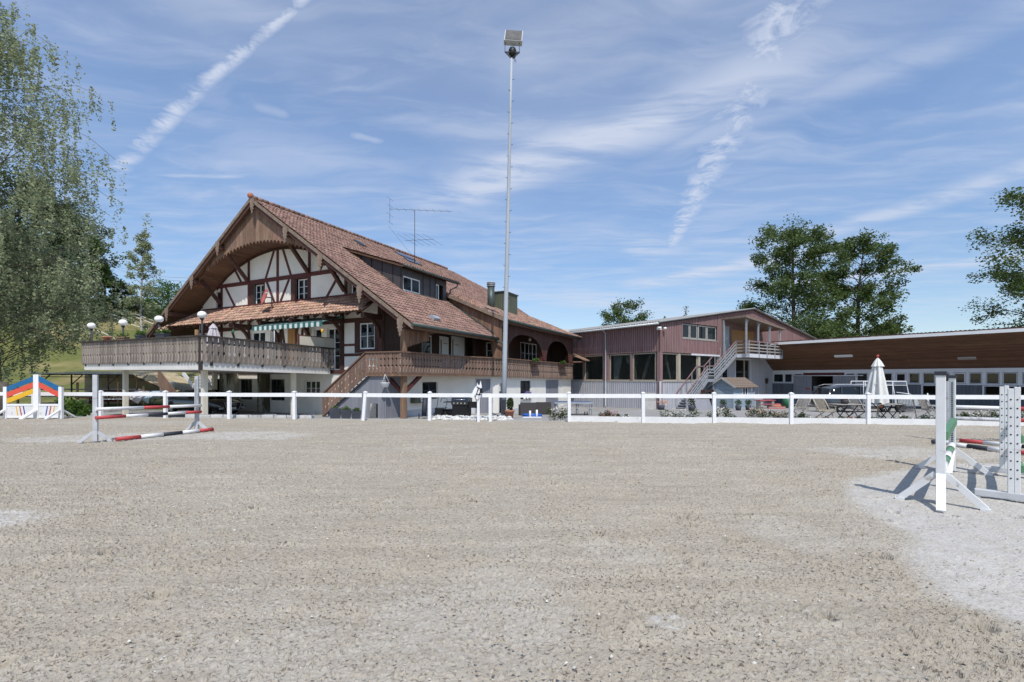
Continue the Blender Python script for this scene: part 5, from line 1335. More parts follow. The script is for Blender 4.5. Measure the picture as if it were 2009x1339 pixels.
# broom and tools on the grey hall wall
for x, lab, z1, m_ in ((16.6, 'broom with brown bristles hanging on the grey hall wall left of the stable windows', 1.4, 'rust_frame'), (15.0, 'white pole leaning on the grey hall wall behind the playhouse', 1.3, 'white_paint')):
    t = thing('hanging_tool', lab, 'tool', kw(x, -.12, 0), KROT)
    b = MB(); b.cyl((.0, -.02, -.9), (.12, 0, z1 - .3), .018, n=6); b.obj('handle', 'tan_wood' if m_ == 'rust_frame' else m_, t)
    if m_ == 'rust_frame': b = MB(); b.add([(-.05, -.06, z1 - .3), (.25, -.06, z1 - .3), (.35, -.06, z1 + .2), (-.1, -.06, z1 + .2), (-.05, .02, z1 - .3), (.25, .02, z1 - .3), (.35, .02, z1 + .2), (-.1, .02, z1 + .2)], [(0, 1, 2, 3), (4, 7, 6, 5), (0, 4, 5, 1), (2, 6, 7, 3), (1, 5, 6, 2), (0, 3, 7, 4)]); b.obj('bristles', 'rust_frame', t)
# ------------------------------------------------------------------ playhouse
t = thing('playhouse', 'small blue-grey wooden playhouse with a white-framed window below the steel stair', 'playhouse', kw(6.0, -2.55, -.86), KROT)
PW, PD, PE, PRZ = 3.3, 1.78, 1.95, 2.48
nb = 13
for k in range(nb):
    z0, z1 = k * .15, k * .15 + .146
    if z0 < PE:
        b = MB(); zz1 = min(z1, PE)
        if .95 < z0 < 1.75: b.box(.12, 1.35, 0 - .02, .02, z0, zz1).box(2.25, PW - .05, -.02, .02, z0, zz1)
        else: b.box(.06, PW - .05, -.02, .02, z0, zz1)
        b.obj('wall_board', 'blue_board', t)
for k in range(17):
    z0, z1 = k * .15, k * .15 + .146
    def hwid(z): return PD / 2 if z < PE else PD / 2 * (1 - (z - PE) / (PRZ - PE + .05))
    h0, h1 = hwid(z0), hwid(min(z1, PRZ))
    if h0 < .05: continue
    b = MB(); b.prism([(-.02, PD / 2 - h0 + .01, z0), (-.02, PD / 2 + h0 - .01, z0), (-.02, PD / 2 + h1 - .01, min(z1, PRZ)), (-.02, PD / 2 - h1 + .01, min(z1, PRZ))], (.04, 0, 0)); b.obj('wall_board', 'blue_board', t)
b = MB(); b.box(-.05, .07, -.06, .06, 0, PE).box(PW - .07, PW + .05, -.06, .06, 0, PE); b.box(-.05, .05, PD - .06, PD + .05, 0, PE); b.obj('corner_post', 'blue_board', t)
for s in (0, 1):
    y1 = -.28 if s == 0 else PD + .28
    b = MB(); zlow = PE - .18; b.add([(-.22, y1, zlow), (PW + .3, y1, zlow), (PW + .3, PD / 2, PRZ + .08), (-.22, PD / 2, PRZ + .08), (-.22, y1, zlow - .05), (PW + .3, y1, zlow - .05), (PW + .3, PD / 2, PRZ + .03), (-.22, PD / 2, PRZ + .03)], [(0, 1, 2, 3), (7, 6, 5, 4), (0, 4, 5, 1), (1, 5, 6, 2), (2, 6, 7, 3), (3, 7, 4, 0)]); rr_ = b.obj('roof', 'shingle_brown', t)
    b = MB(); b.bar((-.24, y1, zlow - .02), (-.24, PD / 2, PRZ + .04), .03, .13); b.obj('barge_board', 'concrete', rr_)
    sh = MB()
    for k in range(6): yk = y1 + (PD / 2 - y1) * k / 6; zk = zlow + (PRZ + .08 - zlow) * k / 6; sh.bar((-.22, yk, zk + .012), (PW + .3, yk, zk + .012), .03, .02)
    sh.obj('shingle_edge', 'shingle_brown', rr_)
window(t, Matrix.Identity(4), 1.38, 2.22, .98, 1.78, 2, 1, -.04, .09, 'window_white', curtain='curtain')
b = MB(); b.box(2.75, 2.95, -.05, -.02, 1.4, 1.75); b.obj('notice', 'white_paint', t); b = MB(); b.box(2.7, 3.05, -.12, -.02, .95, 1.1); b.obj('letter_box', 'dark_paint', t); b = MB(); b.box(.1, PW - .1, .1, PD - .1, .0, .05).box(.1, PW - .1, PD - .1, PD - .05, 0, PE); b.obj('floor', 'blue_board', t)
# ------------------------------------------------------------------ white arena fence
fen = thing('arena_fence', 'white plastic post-and-rail fence along the whole edge of the sand arena', 'fence', (0, 0, 0))
def fx(px_):
    r_ = (px_ - CX) / F; Y = FENCE_Y0 / (1 - FENCE_S * r_); return Vector((r_ * Y, Y, 0))
FA = math.atan(FENCE_S)
fpx = [-330, -175, -57, 67, 198, 325, 450, 578, 713, 843, 962, 1117, 1262, 1401, 1552, 1703, 1857, 2020, 2200, 2400]
pm = MB(); pm.box(-.058, .058, -.058, .058, -.1, 1.10).box(-.072, .072, -.072, .072, 1.10, 1.125); pm.add([(-.072, -.072, 1.125), (.072, -.072, 1.125), (.072, .072, 1.125), (-.072, .072, 1.125), (0, 0, 1.165)], [(0, 1, 4), (1, 2, 4), (2, 3, 4), (3, 0, 4)])
pme = pm.mesh('post', 'white_paint')
pq = MB(); pq.box(-.058, .058, -.058, .058, -.1, .93); pqe = pq.mesh('post', 'white_paint')
for p in fpx:
    o = put('post', pqe if p == 962 else pme, fen, fx(p) + Vector((0, 0, -.0)), (0, R(4.5) if p == 713 else R(rnd.uniform(-.5, .5)), FA + rnd.uniform(-.02, .02)))
for i, (p, q_) in enumerate(zip(fpx[:-1], fpx[1:])):
    a, c = fx(p), fx(q_); d = (c - a).normalized()
    if q_ == 962: a0, c0 = a + d * .06, c
    elif p == 962: a0, c0 = a, c - d * .06
    else: a0, c0 = a + d * .06, c - d * .06
    z0 = 1.0 + rnd.uniform(-.012, .012); z1 = 1.0 + rnd.uniform(-.012, .012); off = Vector((0, -.0, 0))
    b = MB(); b.bar(a0 + Vector((0, 0, z0)), c0 + Vector((0, 0, z1)), .042, .15); b.obj('rail', 'white_paint', fen)
    if p >= 1117 or q_ < 60:
        b = MB(); b.bar(a0 + Vector((0, .02, .10)), c0 + Vector((0, .02, .09)), .035, .25); b.obj('kick_board', 'white_worn', fen)
p = fx(939)
t = thing('horse_head_post', 'white horse head cut-out with black bridle on top of a fence post by the gate', 'ornament', p + Vector((0, -.09, 0)), FA)
b = MB(); b.box(-.05, .05, -.02, .02, -.05, .95); b.obj('post', 'white_paint', t)
hp = [(-.30, .92), (-.25, 1.05), (-.20, 1.20), (-.13, 1.33), (-.06, 1.38), (-.05, 1.50), (.0, 1.40), (.05, 1.42), (.09, 1.58), (.12, 1.42), (.14, 1.30), (.12, 1.12), (.10, 1.0), (.06, .90), (-.02, .84), (-.09, .87), (-.10, .98), (-.14, 1.05), (-.16, .92)]
b = MB(); b.prism([(x, -.03, z) for x, z in hp], (0, .03, 0)); hd = b.obj('head', 'white_paint', t)
b = MB()
for q_ in (((-.06, 1.34), (.13, 1.24)), ((-.1, 1.06), (.11, 1.04)), ((.1, 1.25), (.04, 1.03)), ((-.0, 1.28), (-.07, 1.05)), ((.12, 1.3), (.15, 1.12))): b.bar((q_[0][0], -.04, q_[0][1]), (q_[1][0], -.04, q_[1][1]), .02, .03)
b.ball((.0, -.035, 1.22), .02, 6); b.tube([(-.08, -.04, 1.03), (-.12, -.05, .9), (-.06, -.05, .82), (.02, -.05, .86), (.03, -.04, 1.02)], .010, 5); b.box(.06, .16, -.05, -.03, 1.1, 1.28); b.obj('bridle', 'black', hd)
# stone border and white boulders along the edge
t = thing('stone_border', 'low border of pale rough stone blocks behind the left part of the fence', 'border', (0, 0, 0))
for k in range(10):
    a = fx(345 + k * 25.5); c = fx(345 + (k + 1) * 25.5 - 1.0); nrm = Vector((.0918, 1, 0)) * .48
    h = .13 + rnd.uniform(-.02, .02); b = MB(); n_ = 5; vs = []
    b.bar(a + nrm + Vector((0, .14, h - .2)), c + nrm + Vector((0, .14, h - .2)), .28, .42); b.obj('block', 'kerb_stone', t, bevel=.03)
for k in range(3):
    sm_ = MB(); r_ = np.random.default_rng(k)
    sm_.smooth = False
    def sf(u, v, r_=r_, s=r_.random(6)):
        a = u * 2 * math.pi; e = v * math.pi; w_ = 1 + .22 * math.sin(3 * a + s[0] * 9) * math.sin(e) + .15 * math.sin(5 * a + 4 * e + s[1] * 9) + .1 * math.cos(4 * e + s[2] * 9)
        return (math.cos(a) * math.sin(e) * .12 * w_, math.sin(a) * math.sin(e) * .10 * w_, -math.cos(e) * .075 * w_)
    sm_.grid(sf, 8, 5); globals()['stone_me%d' % k] = sm_.mesh('white_stone', 'white_stone')
sp = []
for k in range(78):
    px_ = 846 + (k % 39) * 4.05 + rnd.uniform(-1.5, 1.5); row = k // 39
    p = fx(px_) + Vector((0, .5 + row * .28 + rnd.uniform(-.08, .08), .03 + row * .05))
    o = put('white_stone', globals()['stone_me%d' % rnd.randrange(3)], None, p, (rnd.uniform(-.4, .4), rnd.uniform(-.4, .4), rnd.uniform(0, 6)), [rnd.uniform(.5, 1.15)] * 3)
    tag(o, 'white boulder in the low row of stones along the gate by the mast', 'stone', 'white boulders along the arena edge')
b = MB(); q_ = [fx(842) + Vector((0, .43, 0)), fx(1008) + Vector((0, .43, 0)), fx(1008) + Vector((0, 1.2, 0)), fx(842) + Vector((0, 1.2, 0))]
b.add([(p.x, p.y, -.4) for p in q_] + [(p.x, p.y, .0) for p in q_], [(4, 5, 6, 7), (0, 1, 5, 4), (1, 2, 6, 5), (2, 3, 7, 6), (3, 0, 4, 7)]); structure(b.obj('stone_bed', 'kerb_stone'))
# ------------------------------------------------------------------ show jumps
def banded(name, label, cat, p, q_, r_, bands, group=None, n=14):
    p, q_ = Vector(p), Vector(q_); t = thing(name, label, cat, p, 0, group); d = q_ - p
    cuts = [0] + [x for x, _ in bands]
    for (f0, f1), (_, m_) in zip(zip(cuts[:-1], cuts[1:]), bands):
        b = MB(); b.cyl(d * f0, d * f1, r_, n=n); b.obj('band', m_, t)
    return t
def standard(label, loc, rot, h=1.74, w_=.13, m_='white_worn', holes=True, cap=True, leg=.62, lm=None, pitch=.05, lz=.40):
    t = thing('jump_standard', label, 'jump standard', loc, rot, 'jump standards')
    b = MB(); b.box(-w_ / 2, w_ / 2, -w_ / 2, w_ / 2, .02, h - (.05 if cap else 0)); b.obj('post', m_, t, bevel=.006)
    if cap: b = MB(); b.box(-w_ / 2 - .012, w_ / 2 + .012, -w_ / 2 - .012, w_ / 2 + .012, h - .05, h); b.obj('cap', 'dark_paint', t)
    b = MB()
    if holes:
        b.box(w_ / 2, w_ / 2 + .006, -.03, .03, .35, h - .08); st = b.obj('hole_strip', 'galv', t); hb_ = MB(); z = .4
        while z < h - .12: hb_.box(w_ / 2 + .006, w_ / 2 + .009, -.010, .010, z, z + .022); z += pitch
        hb_.obj('peg_hole', 'black', st)
    for s in (-1, 1):
        b = MB(); b.bar((0, s * w_ * .45, lz), (0, s * leg, .03), w_ * .8, .058, (1, 0, 0)); b.box(-w_ * .42, w_ * .42, s * leg - .05, s * leg + .05, 0, .04); b.obj('leg', lm or m_, t)
    return t
# left jump: local +x of a standard looks along the poles
A = Vector((-10.95, 12.3, 0)); B = Vector((-10.1, 15.0, 0)); an = math.atan2(B.y - A.y, B.x - A.x)
standard('grey metal jump standard nearest the camera on the left, end of the red-and-white poles', A, math.pi - 1.13, 1.77, .10, 'grey_worn', leg=.31, cap=False, lz=.27)
standard('grey metal jump standard at the far end of the left poles, below the terrace corner', B, -1.5, 1.74, .10, 'grey_worn', leg=.30, cap=False, lz=.27)
d = (B - A).normalized()
def lp(t_, z): return A + (B - A) * t_ + Vector((0, 0, z)) + Vector((.1, -.03, 0))
banded('jump_pole', 'upper red-and-white pole of the left jump, hung between the two grey standards', 'jump pole', lp(-.02, .87), lp(1.02, .80), .045, [(.4, 'white_worn'), (.65, 'red_paint'), (1, 'white_worn')], 'jump poles')
banded('jump_pole', 'lower pole of the left jump with red ends and a black middle', 'jump pole', lp(-.02, .645), lp(1.02, .60), .045, [(.24, 'red_paint'), (.44, 'white_worn'), (.63, 'dark_paint'), (.82, 'white_worn'), (1, 'red_paint')], 'jump poles')
g0, g1 = Vector((-10.58, 12.5, .05)), Vector((-9.52, 14.9, .05))
banded('jump_pole', 'red, white and black pole lying on the sand in front of the left jump', 'jump pole', g0, g1, .052, [(.22, 'red_paint'), (.44, 'white_worn'), (.64, 'dark_paint'), (.83, 'white_worn'), (1, 'red_paint')], 'jump poles')
b = MB()
for P_, an_ in ((A, an), (B, an + math.pi)):
    pass
def wing(label, loc, rot, L, planks, stripes, flip):
    t = thing('jump_wing', label, 'jump wing', loc, rot, 'rainbow jump wings')
    s = -1 if flip else 1      # tall post at s*L/2
    xt, xs = s * L / 2, -s * L / 2
    b = MB(); b.box(xt - .065, xt + .065, -.05, .05, .02, 1.82); b.obj('post', 'white_paint', t); b = MB(); b.box(xs - .065, xs + .065, -.05, .05, .02, 1.32); b.obj('post', 'white_paint', t)
    for k, m_ in enumerate(planks):
        b = MB(); zt, zl = 1.68 - k * .245, 1.20 - k * .245
        b.prism([(xs, -.03, zl - .10), (xt, -.03, zt - .10), (xt, -.03, zt + .10), (xs, -.03, zl + .10)] if s > 0 else [(xt, -.03, zt - .1), (xs, -.03, zl - .1), (xs, -.03, zl + .1), (xt, -.03, zt + .1)], (0, .035, 0)); b.obj('slanted_plank', m_, t)
    for zr in ((.54, .62), (.05, .12)):
        b = MB(); b.box(-L / 2 + .065, L / 2 - .065, -.03, .03, *zr); b.obj('rail', 'white_paint', t)
    b = MB(); b.box(-L / 2 + .065, L / 2 - .065, -.015, .015, .12, .54); pn = b.obj('panel', 'white_worn', t)
    for k, m_ in enumerate(stripes):
        x = -s * (.02) + (k - 1) * .14; dx = .07 * (1 if not flip else -1); b = MB(); b.prism([(x + dx / 2, -.018, .14), (x + dx / 2 + .045, -.018, .14), (x - dx / 2 + .045, -.018, .53), (x - dx / 2, -.018, .53)], (0, .003, 0)); b.obj('stripe', m_, pn)
    for x in (xt, xs):
        b = MB(); b.bar((x, -.05, .38), (x - .05, -.62, .03), .085, .06).bar((x, .05, .38), (x + .03, .6, .03), .085, .06); b.obj('foot', 'white_paint', t)
    return t
wing('left rainbow jump wing with blue, red and yellow slanted planks', at(41, 19.15), .06, 1.16, ['blue_paint', 'orange_red', 'yellow_paint'], ['yellow_paint', 'red_paint', 'violet_paint'], False)
wing('right rainbow jump wing with only blue and red slanted planks', at(97, 19.1), .02, .93, ['blue_paint', 'orange_red'], ['violet_paint', 'red_paint', 'yellow_paint'], True)
# right double jump
A, B = Vector((5.70, 6.22, 0)), Vector((7.95, 8.45, 0)); an = math.atan2(B.y - A.y, B.x - A.x)
standard('tall white jump standard with dark cap, nearest the camera before the green pole', A, an, 1.78, .098, 'white_worn', leg=.42, lz=.42)
b = MB(); b.T = Matrix.Translation(A); b.bar((-.04, -.045, .42), (-.30, -.33, .02), .092, .03); o = b.obj('front_foot', 'white_paint', [x for x in bpy.data.objects if x.get('label', '').startswith('tall white jump standard')][0]); o.matrix_parent_inverse = (Matrix.Translation(A) @ Matrix.Rotation(an, 4, 'Z')).inverted()
s2 = standard('white jump standard with dark cap and perforated strip behind the green pole', B, an + math.pi, 1.74, .095, 'white_worn', leg=.46, pitch=.035)
b = MB(); b.bar((.05, .0, .38), (.38, -.03, .02), .09, .03); b.obj('front_foot', 'white_paint', s2)
def rp(P_, Q_, t_, z): return P_ + (Q_ - P_) * t_ + Vector((0, 0, z))
t = thing('jump_plank', 'green plank hung as top element between the two dark-capped standards', 'jump plank', rp(A, B, .02, .91), 0, 'jump poles'); L = (B - A) * .96
b = MB(); b.bar((.02, -.02, 0), L + Vector((.02, -.02, 0)), .075, .095); b.obj('plank', 'green_paint', t); b = MB(); b.bar(Vector((.02, -.02, .056)), L + Vector((.02, -.02, .056)), .085, .016); b.obj('top_edge', 'green_paint', t)
banded('jump_pole', 'white-and-green pole under the green plank between the dark-capped standards', 'jump pole', rp(A, B, .02, .46), rp(A, B, .99, .49), .052, [(.2, 'white_worn'), (.215, 'dark_paint'), (.38, 'green_paint'), (.395, 'dark_paint'), (.58, 'white_worn'), (.595, 'dark_paint'), (.78, 'green_paint'), (.8, 'dark_paint'), (1, 'white_worn')], 'jump poles')
C_, D_ = Vector((6.78, 6.32, 0)), Vector((8.52, 8.1, 0)); an2 = math.atan2(D_.y - C_.y, D_.x - C_.x)
def holed(label, loc, rot, h, w_):
    t = thing('jump_standard', label, 'jump standard', loc, rot, 'jump standards')
    for y in (-w_ / 4 - .001, w_ / 4 + .001):
        b = MB(); b.box(-.045, .045, y - w_ / 4, y + w_ / 4, .12, h - .02 * (y > 0)); po = b.obj('post', 'white_worn', t, bevel=.006); b = MB(); z = .34
        while z < h - .08: b.lathe([(0, 0), (.013, 0), (.013, .004)], 8); z += 9
        hb_ = MB(); z = .34
        while z < h - .06: hb_.cyl((-.0455, y, z), (-.0485, y, z), .010, n=8); hb_.cyl((.0455, y, z), (.0485, y, z), .010, n=8); z += .118
        hb_.obj('peg_hole', 'black', po)
    b = MB(); b.box(-.05, .05, -.38, .38, .05, .14); b.box(-.045, .045, -.42, -.32, 0, .05).box(-.045, .045, .32, .42, 0, .05); b.obj('foot', 'grey_worn', t, bevel=.006)
    return t
holed('short grey-white jump standard with two columns of peg holes, nearest at the right edge', C_, an2, 1.57, .118)
holed('short white jump standard with peg holes, half hidden behind the nearest drilled standard', D_, an2, 1.56, .11)
t = thing('jump_plank', 'dull green plank between the two drilled standards at the right edge', 'jump plank', rp(C_, D_, .03, .86), 0, 'jump poles'); L = (D_ - C_) * .95
b = MB(); b.bar((.06, -.04, 0), L + Vector((.06, -.04, 0)), .05, .095); b.obj('plank', 'green_paint', t)
banded('jump_pole', 'white-and-green pole between the two drilled standards at the right edge', 'jump pole', rp(C_, D_, .05, .45) + Vector((.06, -.04, 0)), rp(C_, D_, .98, .45) + Vector((.06, -.04, 0)), .052, [(.3, 'green_paint'), (.5, 'white_worn'), (.52, 'dark_paint'), (.75, 'green_paint'), (1, 'white_worn')], 'jump poles')
E_ = Vector((11.62, 12.5, 0)); F_ = Vector((15.0, 11.9, 0)); an3 = math.atan2(F_.y - E_.y, F_.x - E_.x)
standard('far grey perforated jump standard, just behind the tall dark-capped one', E_, an3 - .8, 1.6, .08, 'grey_worn', leg=.5, lm='white_worn', cap=False, pitch=.04)
banded('jump_pole', 'upper white-and-red pole of the far right jump at rail height of the fence boards', 'jump pole', E_ + Vector((0, -.08, .92)), F_ + Vector((0, -.08, .86)), .05, [(.42, 'white_worn'), (.75, 'red_paint'), (1, 'white_worn')], 'jump poles')
banded('jump_pole', 'second, grey-white and red pole of the far right jump', 'jump pole', E_ + Vector((0, -.08, .62)), F_ + Vector((0, -.08, .55)), .05, [(.42, 'grey_worn'), (.75, 'red_paint'), (1, 'white_worn')], 'jump poles')
banded('jump_pole', 'red-and-white pole lying on the sand behind the green jump', 'jump pole', on_ground(1884, 868) + Vector((0, 0, .05)), on_ground(2040, 884) + Vector((0, 0, .05)), .05, [(.32, 'red_paint'), (.8, 'white_worn'), (1, 'dark_paint')], 'jump poles')
banded('jump_pole', 'white pole with black section lying on the sand, nearer than the red-and-white one', 'jump pole', on_ground(1868, 876) + Vector((0, 0, .05)), on_ground(2040, 897) + Vector((0, 0, .05)), .05, [(.2, 'white_worn'), (.45, 'dark_paint'), (.7, 'white_worn'), (1, 'red_paint')], 'jump poles')
banded('jump_pole', 'short red pole end poking out left of the tall dark-capped standard', 'jump pole', on_ground(1828, 871) + Vector((0, 0, .05)), on_ground(1872, 873) + Vector((0, 0, .05)), .05, [(.25, 'dark_paint'), (.6, 'red_paint'), (1, 'white_worn')], 'jump poles')
# ------------------------------------------------------------------ cars
def car(label, loc, rot, kind):
    paint = 'black_gloss' if kind == 'saloon' else 'car_grey'
    t = thing('parked_car', label, 'car', loc, rot)
    if kind == 'saloon':   # x, sill, shoulder, half width ; then roof line
        st = [(-2.42, .42, .78, .62), (-2.32, .30, .93, .80), (-1.9, .24, .98, .90), (-1.0, .22, .96, .92), (.2, .22, .95, .92), (1.0, .22, .92, .92), (1.75, .24, .84, .90), (2.2, .24, .74, .84), (2.40, .30, .64, .70)]
        rfl = [(-2.0, .98, .78), (-1.55, 1.20, .70), (-.75, 1.40, .62), (.1, 1.45, .60), (.65, 1.38, .60), (1.35, .93, .74)]; wx_ = (1.43, -1.42); wr = .34; roofk = (2, 4)
    else:
        st = [(-2.35, .45, .95, .70), (-2.30, .32, 1.05, .84), (-1.9, .26, 1.08, .92), (-1.0, .24, 1.06, .94), (.2, .24, 1.04, .94), (1.1, .24, 1.02, .94), (1.75, .26, .96, .91), (2.2, .27, .80, .82), (2.36, .34, .66, .66)]
        rfl = [(-2.25, 1.08, .82), (-2.0, 1.55, .72), (-1.2, 1.74, .68), (-.2, 1.77, .68), (.5, 1.68, .67), (1.35, 1.06, .78)]; wx_ = (1.45, -1.4); wr = .34; roofk = (1, 4)
    b = MB(); b.smooth = True; sec = []
    for x, z0, z1, hw_ in st:
        zm = (z0 + z1) / 2; half = [(hw_ * .55, z0 - .02), (hw_ * .9, z0 + .02), (hw_, z0 + .12), (hw_ + .02, zm), (hw_, z1 - .12), (hw_ * .93, z1 - .02), (hw_ * .6, z1 + .035), (0, z1 + .05)]
        sec.append([(x, y, z) for y, z in half] + [(x, -y, z) for y, z in half[::-1][1:]])
    n = len(sec[0]); vs = [p for s in sec for p in s]
    b.add(vs, [(i * n + j, i * n + j + 1, (i + 1) * n + j + 1, (i + 1) * n + j) for i in range(len(sec) - 1) for j in range(n - 1)]); b.add(sec[0], [tuple(range(n))]); b.add(sec[-1], [tuple(range(n))[::-1]])
    b.obj('body', paint, t)
    ring = lambda x, z, hw_, zb: [(x, hw_ + .12, zb), (x, hw_, z - .10), (x, hw_ - .10, z - .015), (x, 0, z + .02), (x, -hw_ + .10, z - .015), (x, -hw_, z - .10), (x, -hw_ - .12, zb)]
    belt = st[3][2]
    g = MB(); g.smooth = True; sec = [ring(x, max(z, belt + .02), h_, belt - .02) for x, z, h_ in rfl]; n = 7
    g.add([p for s in sec for p in s], [(i * n + j, i * n + j + 1, (i + 1) * n + j + 1, (i + 1) * n + j) for i in range(len(sec) - 1) for j in range(n - 1)]); g.obj('window', 'black_gloss' if kind == 'saloon' else 'glass', t)
    r_ = MB(); r_.smooth = True; k0, k1 = roofk; sec = [[(x, y * 1.01, z + .012) for x, y, z in ring(xx, zz, h_, belt)[1:6]] for xx, zz, h_ in rfl[k0:k1 + 1]]; n = 5
    r_.add([p for s in sec for p in s], [(i * n + j, i * n + j + 1, (i + 1) * n + j + 1, (i + 1) * n + j) for i in range(len(sec) - 1) for j in range(n - 1)]); r_.obj('roof', paint, t)
    pl_ = MB()
    for s in (-1, 1):
        for (x0, z0, h0), (x1, z1, h1) in ((rfl[-2], rfl[-1]), (rfl[0], rfl[k0])): pl_.bar((x0, s * (h0 + .01), z0 - .06), (x1, s * (h1 + .1), max(z1, belt) - .02), .05, .07)
        for x in ((-.1,) if kind == 'saloon' else (-1.25, -.05)): pl_.bar((x, s * .63 if kind == 'saloon' else s * .70, rfl[2][1] - .06), (x - .04, s * .79, belt), .05, .09)
    pl_.obj('pillar', paint, t)
    if kind != 'saloon':
        rr_ = MB()
        for s in (-1, 1): rr_.tube([(-1.9, s * .62, 1.70), (-1.5, s * .62, 1.80), (.2, s * .6, 1.82), (.5, s * .6, 1.74)], .02, 6)
        rr_.obj('roof_rail', 'steel', t)
    for x in wx_:
        for s in (-1, 1):
            b = MB(); b.T = Matrix.Translation((x, s * .83, wr)) @ Matrix.Rotation(R(90), 4, 'X'); b.lathe([(.20, -.10), (.30, -.11), (wr, -.07), (wr, .07), (.30, .11), (.20, .10)], 22); w_ = b.obj('wheel', 'rubber', t)
            b = MB(); b.T = Matrix.Translation((x, s * .83, wr)) @ Matrix.Rotation(R(90), 4, 'X'); dd = -s * .09
            b.lathe([(.21, dd), (.235, dd * 1.1)], 18)
            for k in range(7): a = k * 2 * math.pi / 7; b.bar((.03 * math.cos(a), .03 * math.sin(a), dd), (.215 * math.cos(a), .215 * math.sin(a), dd), .05, .02)
            b.lathe([(0, dd * 1.2), (.05, dd * 1.1)], 10); b.obj('rim', 'chrome', w_)
            b = MB(); b.T = Matrix.Translation((x, s * (.90), wr + .0)); b.prism([(math.cos(a) * (wr + .07), 0, math.sin(a) * (wr + .07)) for a in [math.pi * k / 10 for k in range(11)]], (0, s * .035, 0)); b.obj('wheel_arch', 'black', t)
    fxx = st[-1][0]
    for s in (-1, 1):
        b = MB(); b.prism([(fxx - .13, s * .42, .56), (fxx - .30, s * .80, .62), (fxx - .42, s * .84, .72), (fxx - .18, s * .45, .70)], (.05, 0, .0)); b.obj('headlight', 'chrome', t)
        b = MB(); b.prism([(st[0][0] + .05, s * .55, .70), (st[0][0] + .22, s * .80, .72), (st[0][0] + .22, s * .80, .90), (st[0][0] + .05, s * .58, .86)], (-.06, 0, 0)); b.obj('tail_light', 'red_paint', t)
        b = MB(); b.box(.75, .95, s * .92, s * 1.06, .95, 1.08) if s > 0 else b.box(.75, .95, -1.06, -.92, .95, 1.08); b.obj('mirror', paint, t)
    gx_ = fxx + .012
    if kind == 'saloon':
        b = MB(); o_ = [(-.52, .70), (.52, .70), (.46, .50), (.36, .28), (-.36, .28), (-.46, .50)]; b.prism([(gx_, y, z) for y, z in o_], (.02, 0, 0)); gr_ = b.obj('grille', 'black', t)
        b = MB(); oo = [(-.52, .70), (.52, .70), (.46, .50), (.36, .28), (-.36, .28), (-.46, .50)]
        for i in range(6): b.bar((gx_ + .03, *oo[i]), (gx_ + .03, *oo[(i + 1) % 6]), .03, .025)
        b.obj('grille_frame', 'chrome', gr_)
        b = MB()
        for k in range(4): b.tube([(gx_ + .04, -.165 + k * .11 + .075 * math.cos(a), .60 + .075 * math.sin(a)) for a in [2 * math.pi * i / 18 for i in range(19)]], .011, 6)
        b.obj('emblem', 'chrome', gr_)
        b = MB(); b.box(gx_ + .025, gx_ + .04, -.20, .20, .32, .43); b.obj('number_plate', 'white_paint', t)
        b = MB(); b.box(fxx - .1, fxx + .01, .55, .75, .34, .44).box(fxx - .1, fxx + .01, -.75, -.55, .34, .44); b.obj('fog_light', 'steel', t)
    return t
car('black saloon car parked under the terrace, chrome-framed grille with four rings facing right', Vector((-18.15, 27.5, -.42)), -.37, 'saloon')
car('dark grey people carrier parked in front of the open stable door', Vector((22.6, 31.0, -.57)), -.02, 'van')
# ------------------------------------------------------------------ yard furniture and clutter
def yz(X, Y): return zground(X, Y) + .004
def yard(name, label, cat, px_, Y, rot=0, group=None):
    x = (px_ - CX) / F * Y; return thing(name, label, cat, (x, Y, yz(x, Y)), rot, group)
# barbecue
t = yard('gas_barbecue', 'black gas barbecue with lid and side shelf behind the white boulders', 'barbecue', 906, 22.2, -.25)
b = MB(); b.box(-.38, .38, -.27, .27, .08, .68); b.obj('cabinet', 'black', t)
b = MB(); b.box(-.42, .42, -.3, .3, .68, .84); fb = b.obj('firebox', 'black_gloss', t)
b = MB(); b.prism([(-.42, -.3, .84), (-.42, -.26, 1.0), (-.42, -.10, 1.14), (-.42, .18, 1.14), (-.42, .3, 1.02), (-.42, .3, .84)], (.84, 0, 0)); lid = b.obj('lid', 'black_gloss', t); b = MB(); b.cyl((-.28, -.34, .93), (.28, -.34, .93), .016, n=8); b.obj('handle', 'chrome', lid); b = MB(); b.lathe([(0, 0), (.05, 0), (.05, .02), (0, .02)], 12, (0, -.02, 1.14)); b.obj('thermometer', 'chrome', lid)
for k in range(4):
    b = MB(); b.cyl((-.27 + k * .18, -.30, .76), (-.27 + k * .18, -.34, .76), .035, n=12); b.obj('knob', 'chrome', fb)
for s in (-1, 1):
    b = MB(); b.box(s * .63 - .2, s * .63 + .2, -.25, .25, .78 if s < 0 else .55, .82 if s < 0 else .82); b.obj('side_shelf', 'black', t)
# golf trolley, golf bag, box
t = yard('golf_bag', 'dark golf bag on a trolley leaning against the house wall left of the gate post', 'golf bag', 832, 22.5, .2)
b = MB(); b.tube([(0, 0, .15), (.02, .05, .5), (.06, .12, 1.0)], [.11, .13, .12], 10); b.obj('bag', 'dark_paint', t); b = MB(); b.tube([(-.25, 0, .75), (-.08, 0, .95), (.0, .05, .8), (-.1, -.1, .1)], .015, 6).cyl((-.25, -.05, .12), (.25, -.05, .12), .015, n=6); b.obj('trolley_frame', 'black', t)
for s in (-1, 1): b = MB(); b.T = Matrix.Translation((s * .24, -.05, .13)) @ Matrix.Rotation(R(90), 4, 'Y'); b.lathe([(.08, -.025), (.13, -.02), (.13, .02), (.08, .025)], 14); b.obj('wheel', 'rubber', t)
t = yard('golf_trolley', 'folded steel golf trolley frame standing right of the fence post below the dark window', 'trolley', 866, 22.6, -.3)
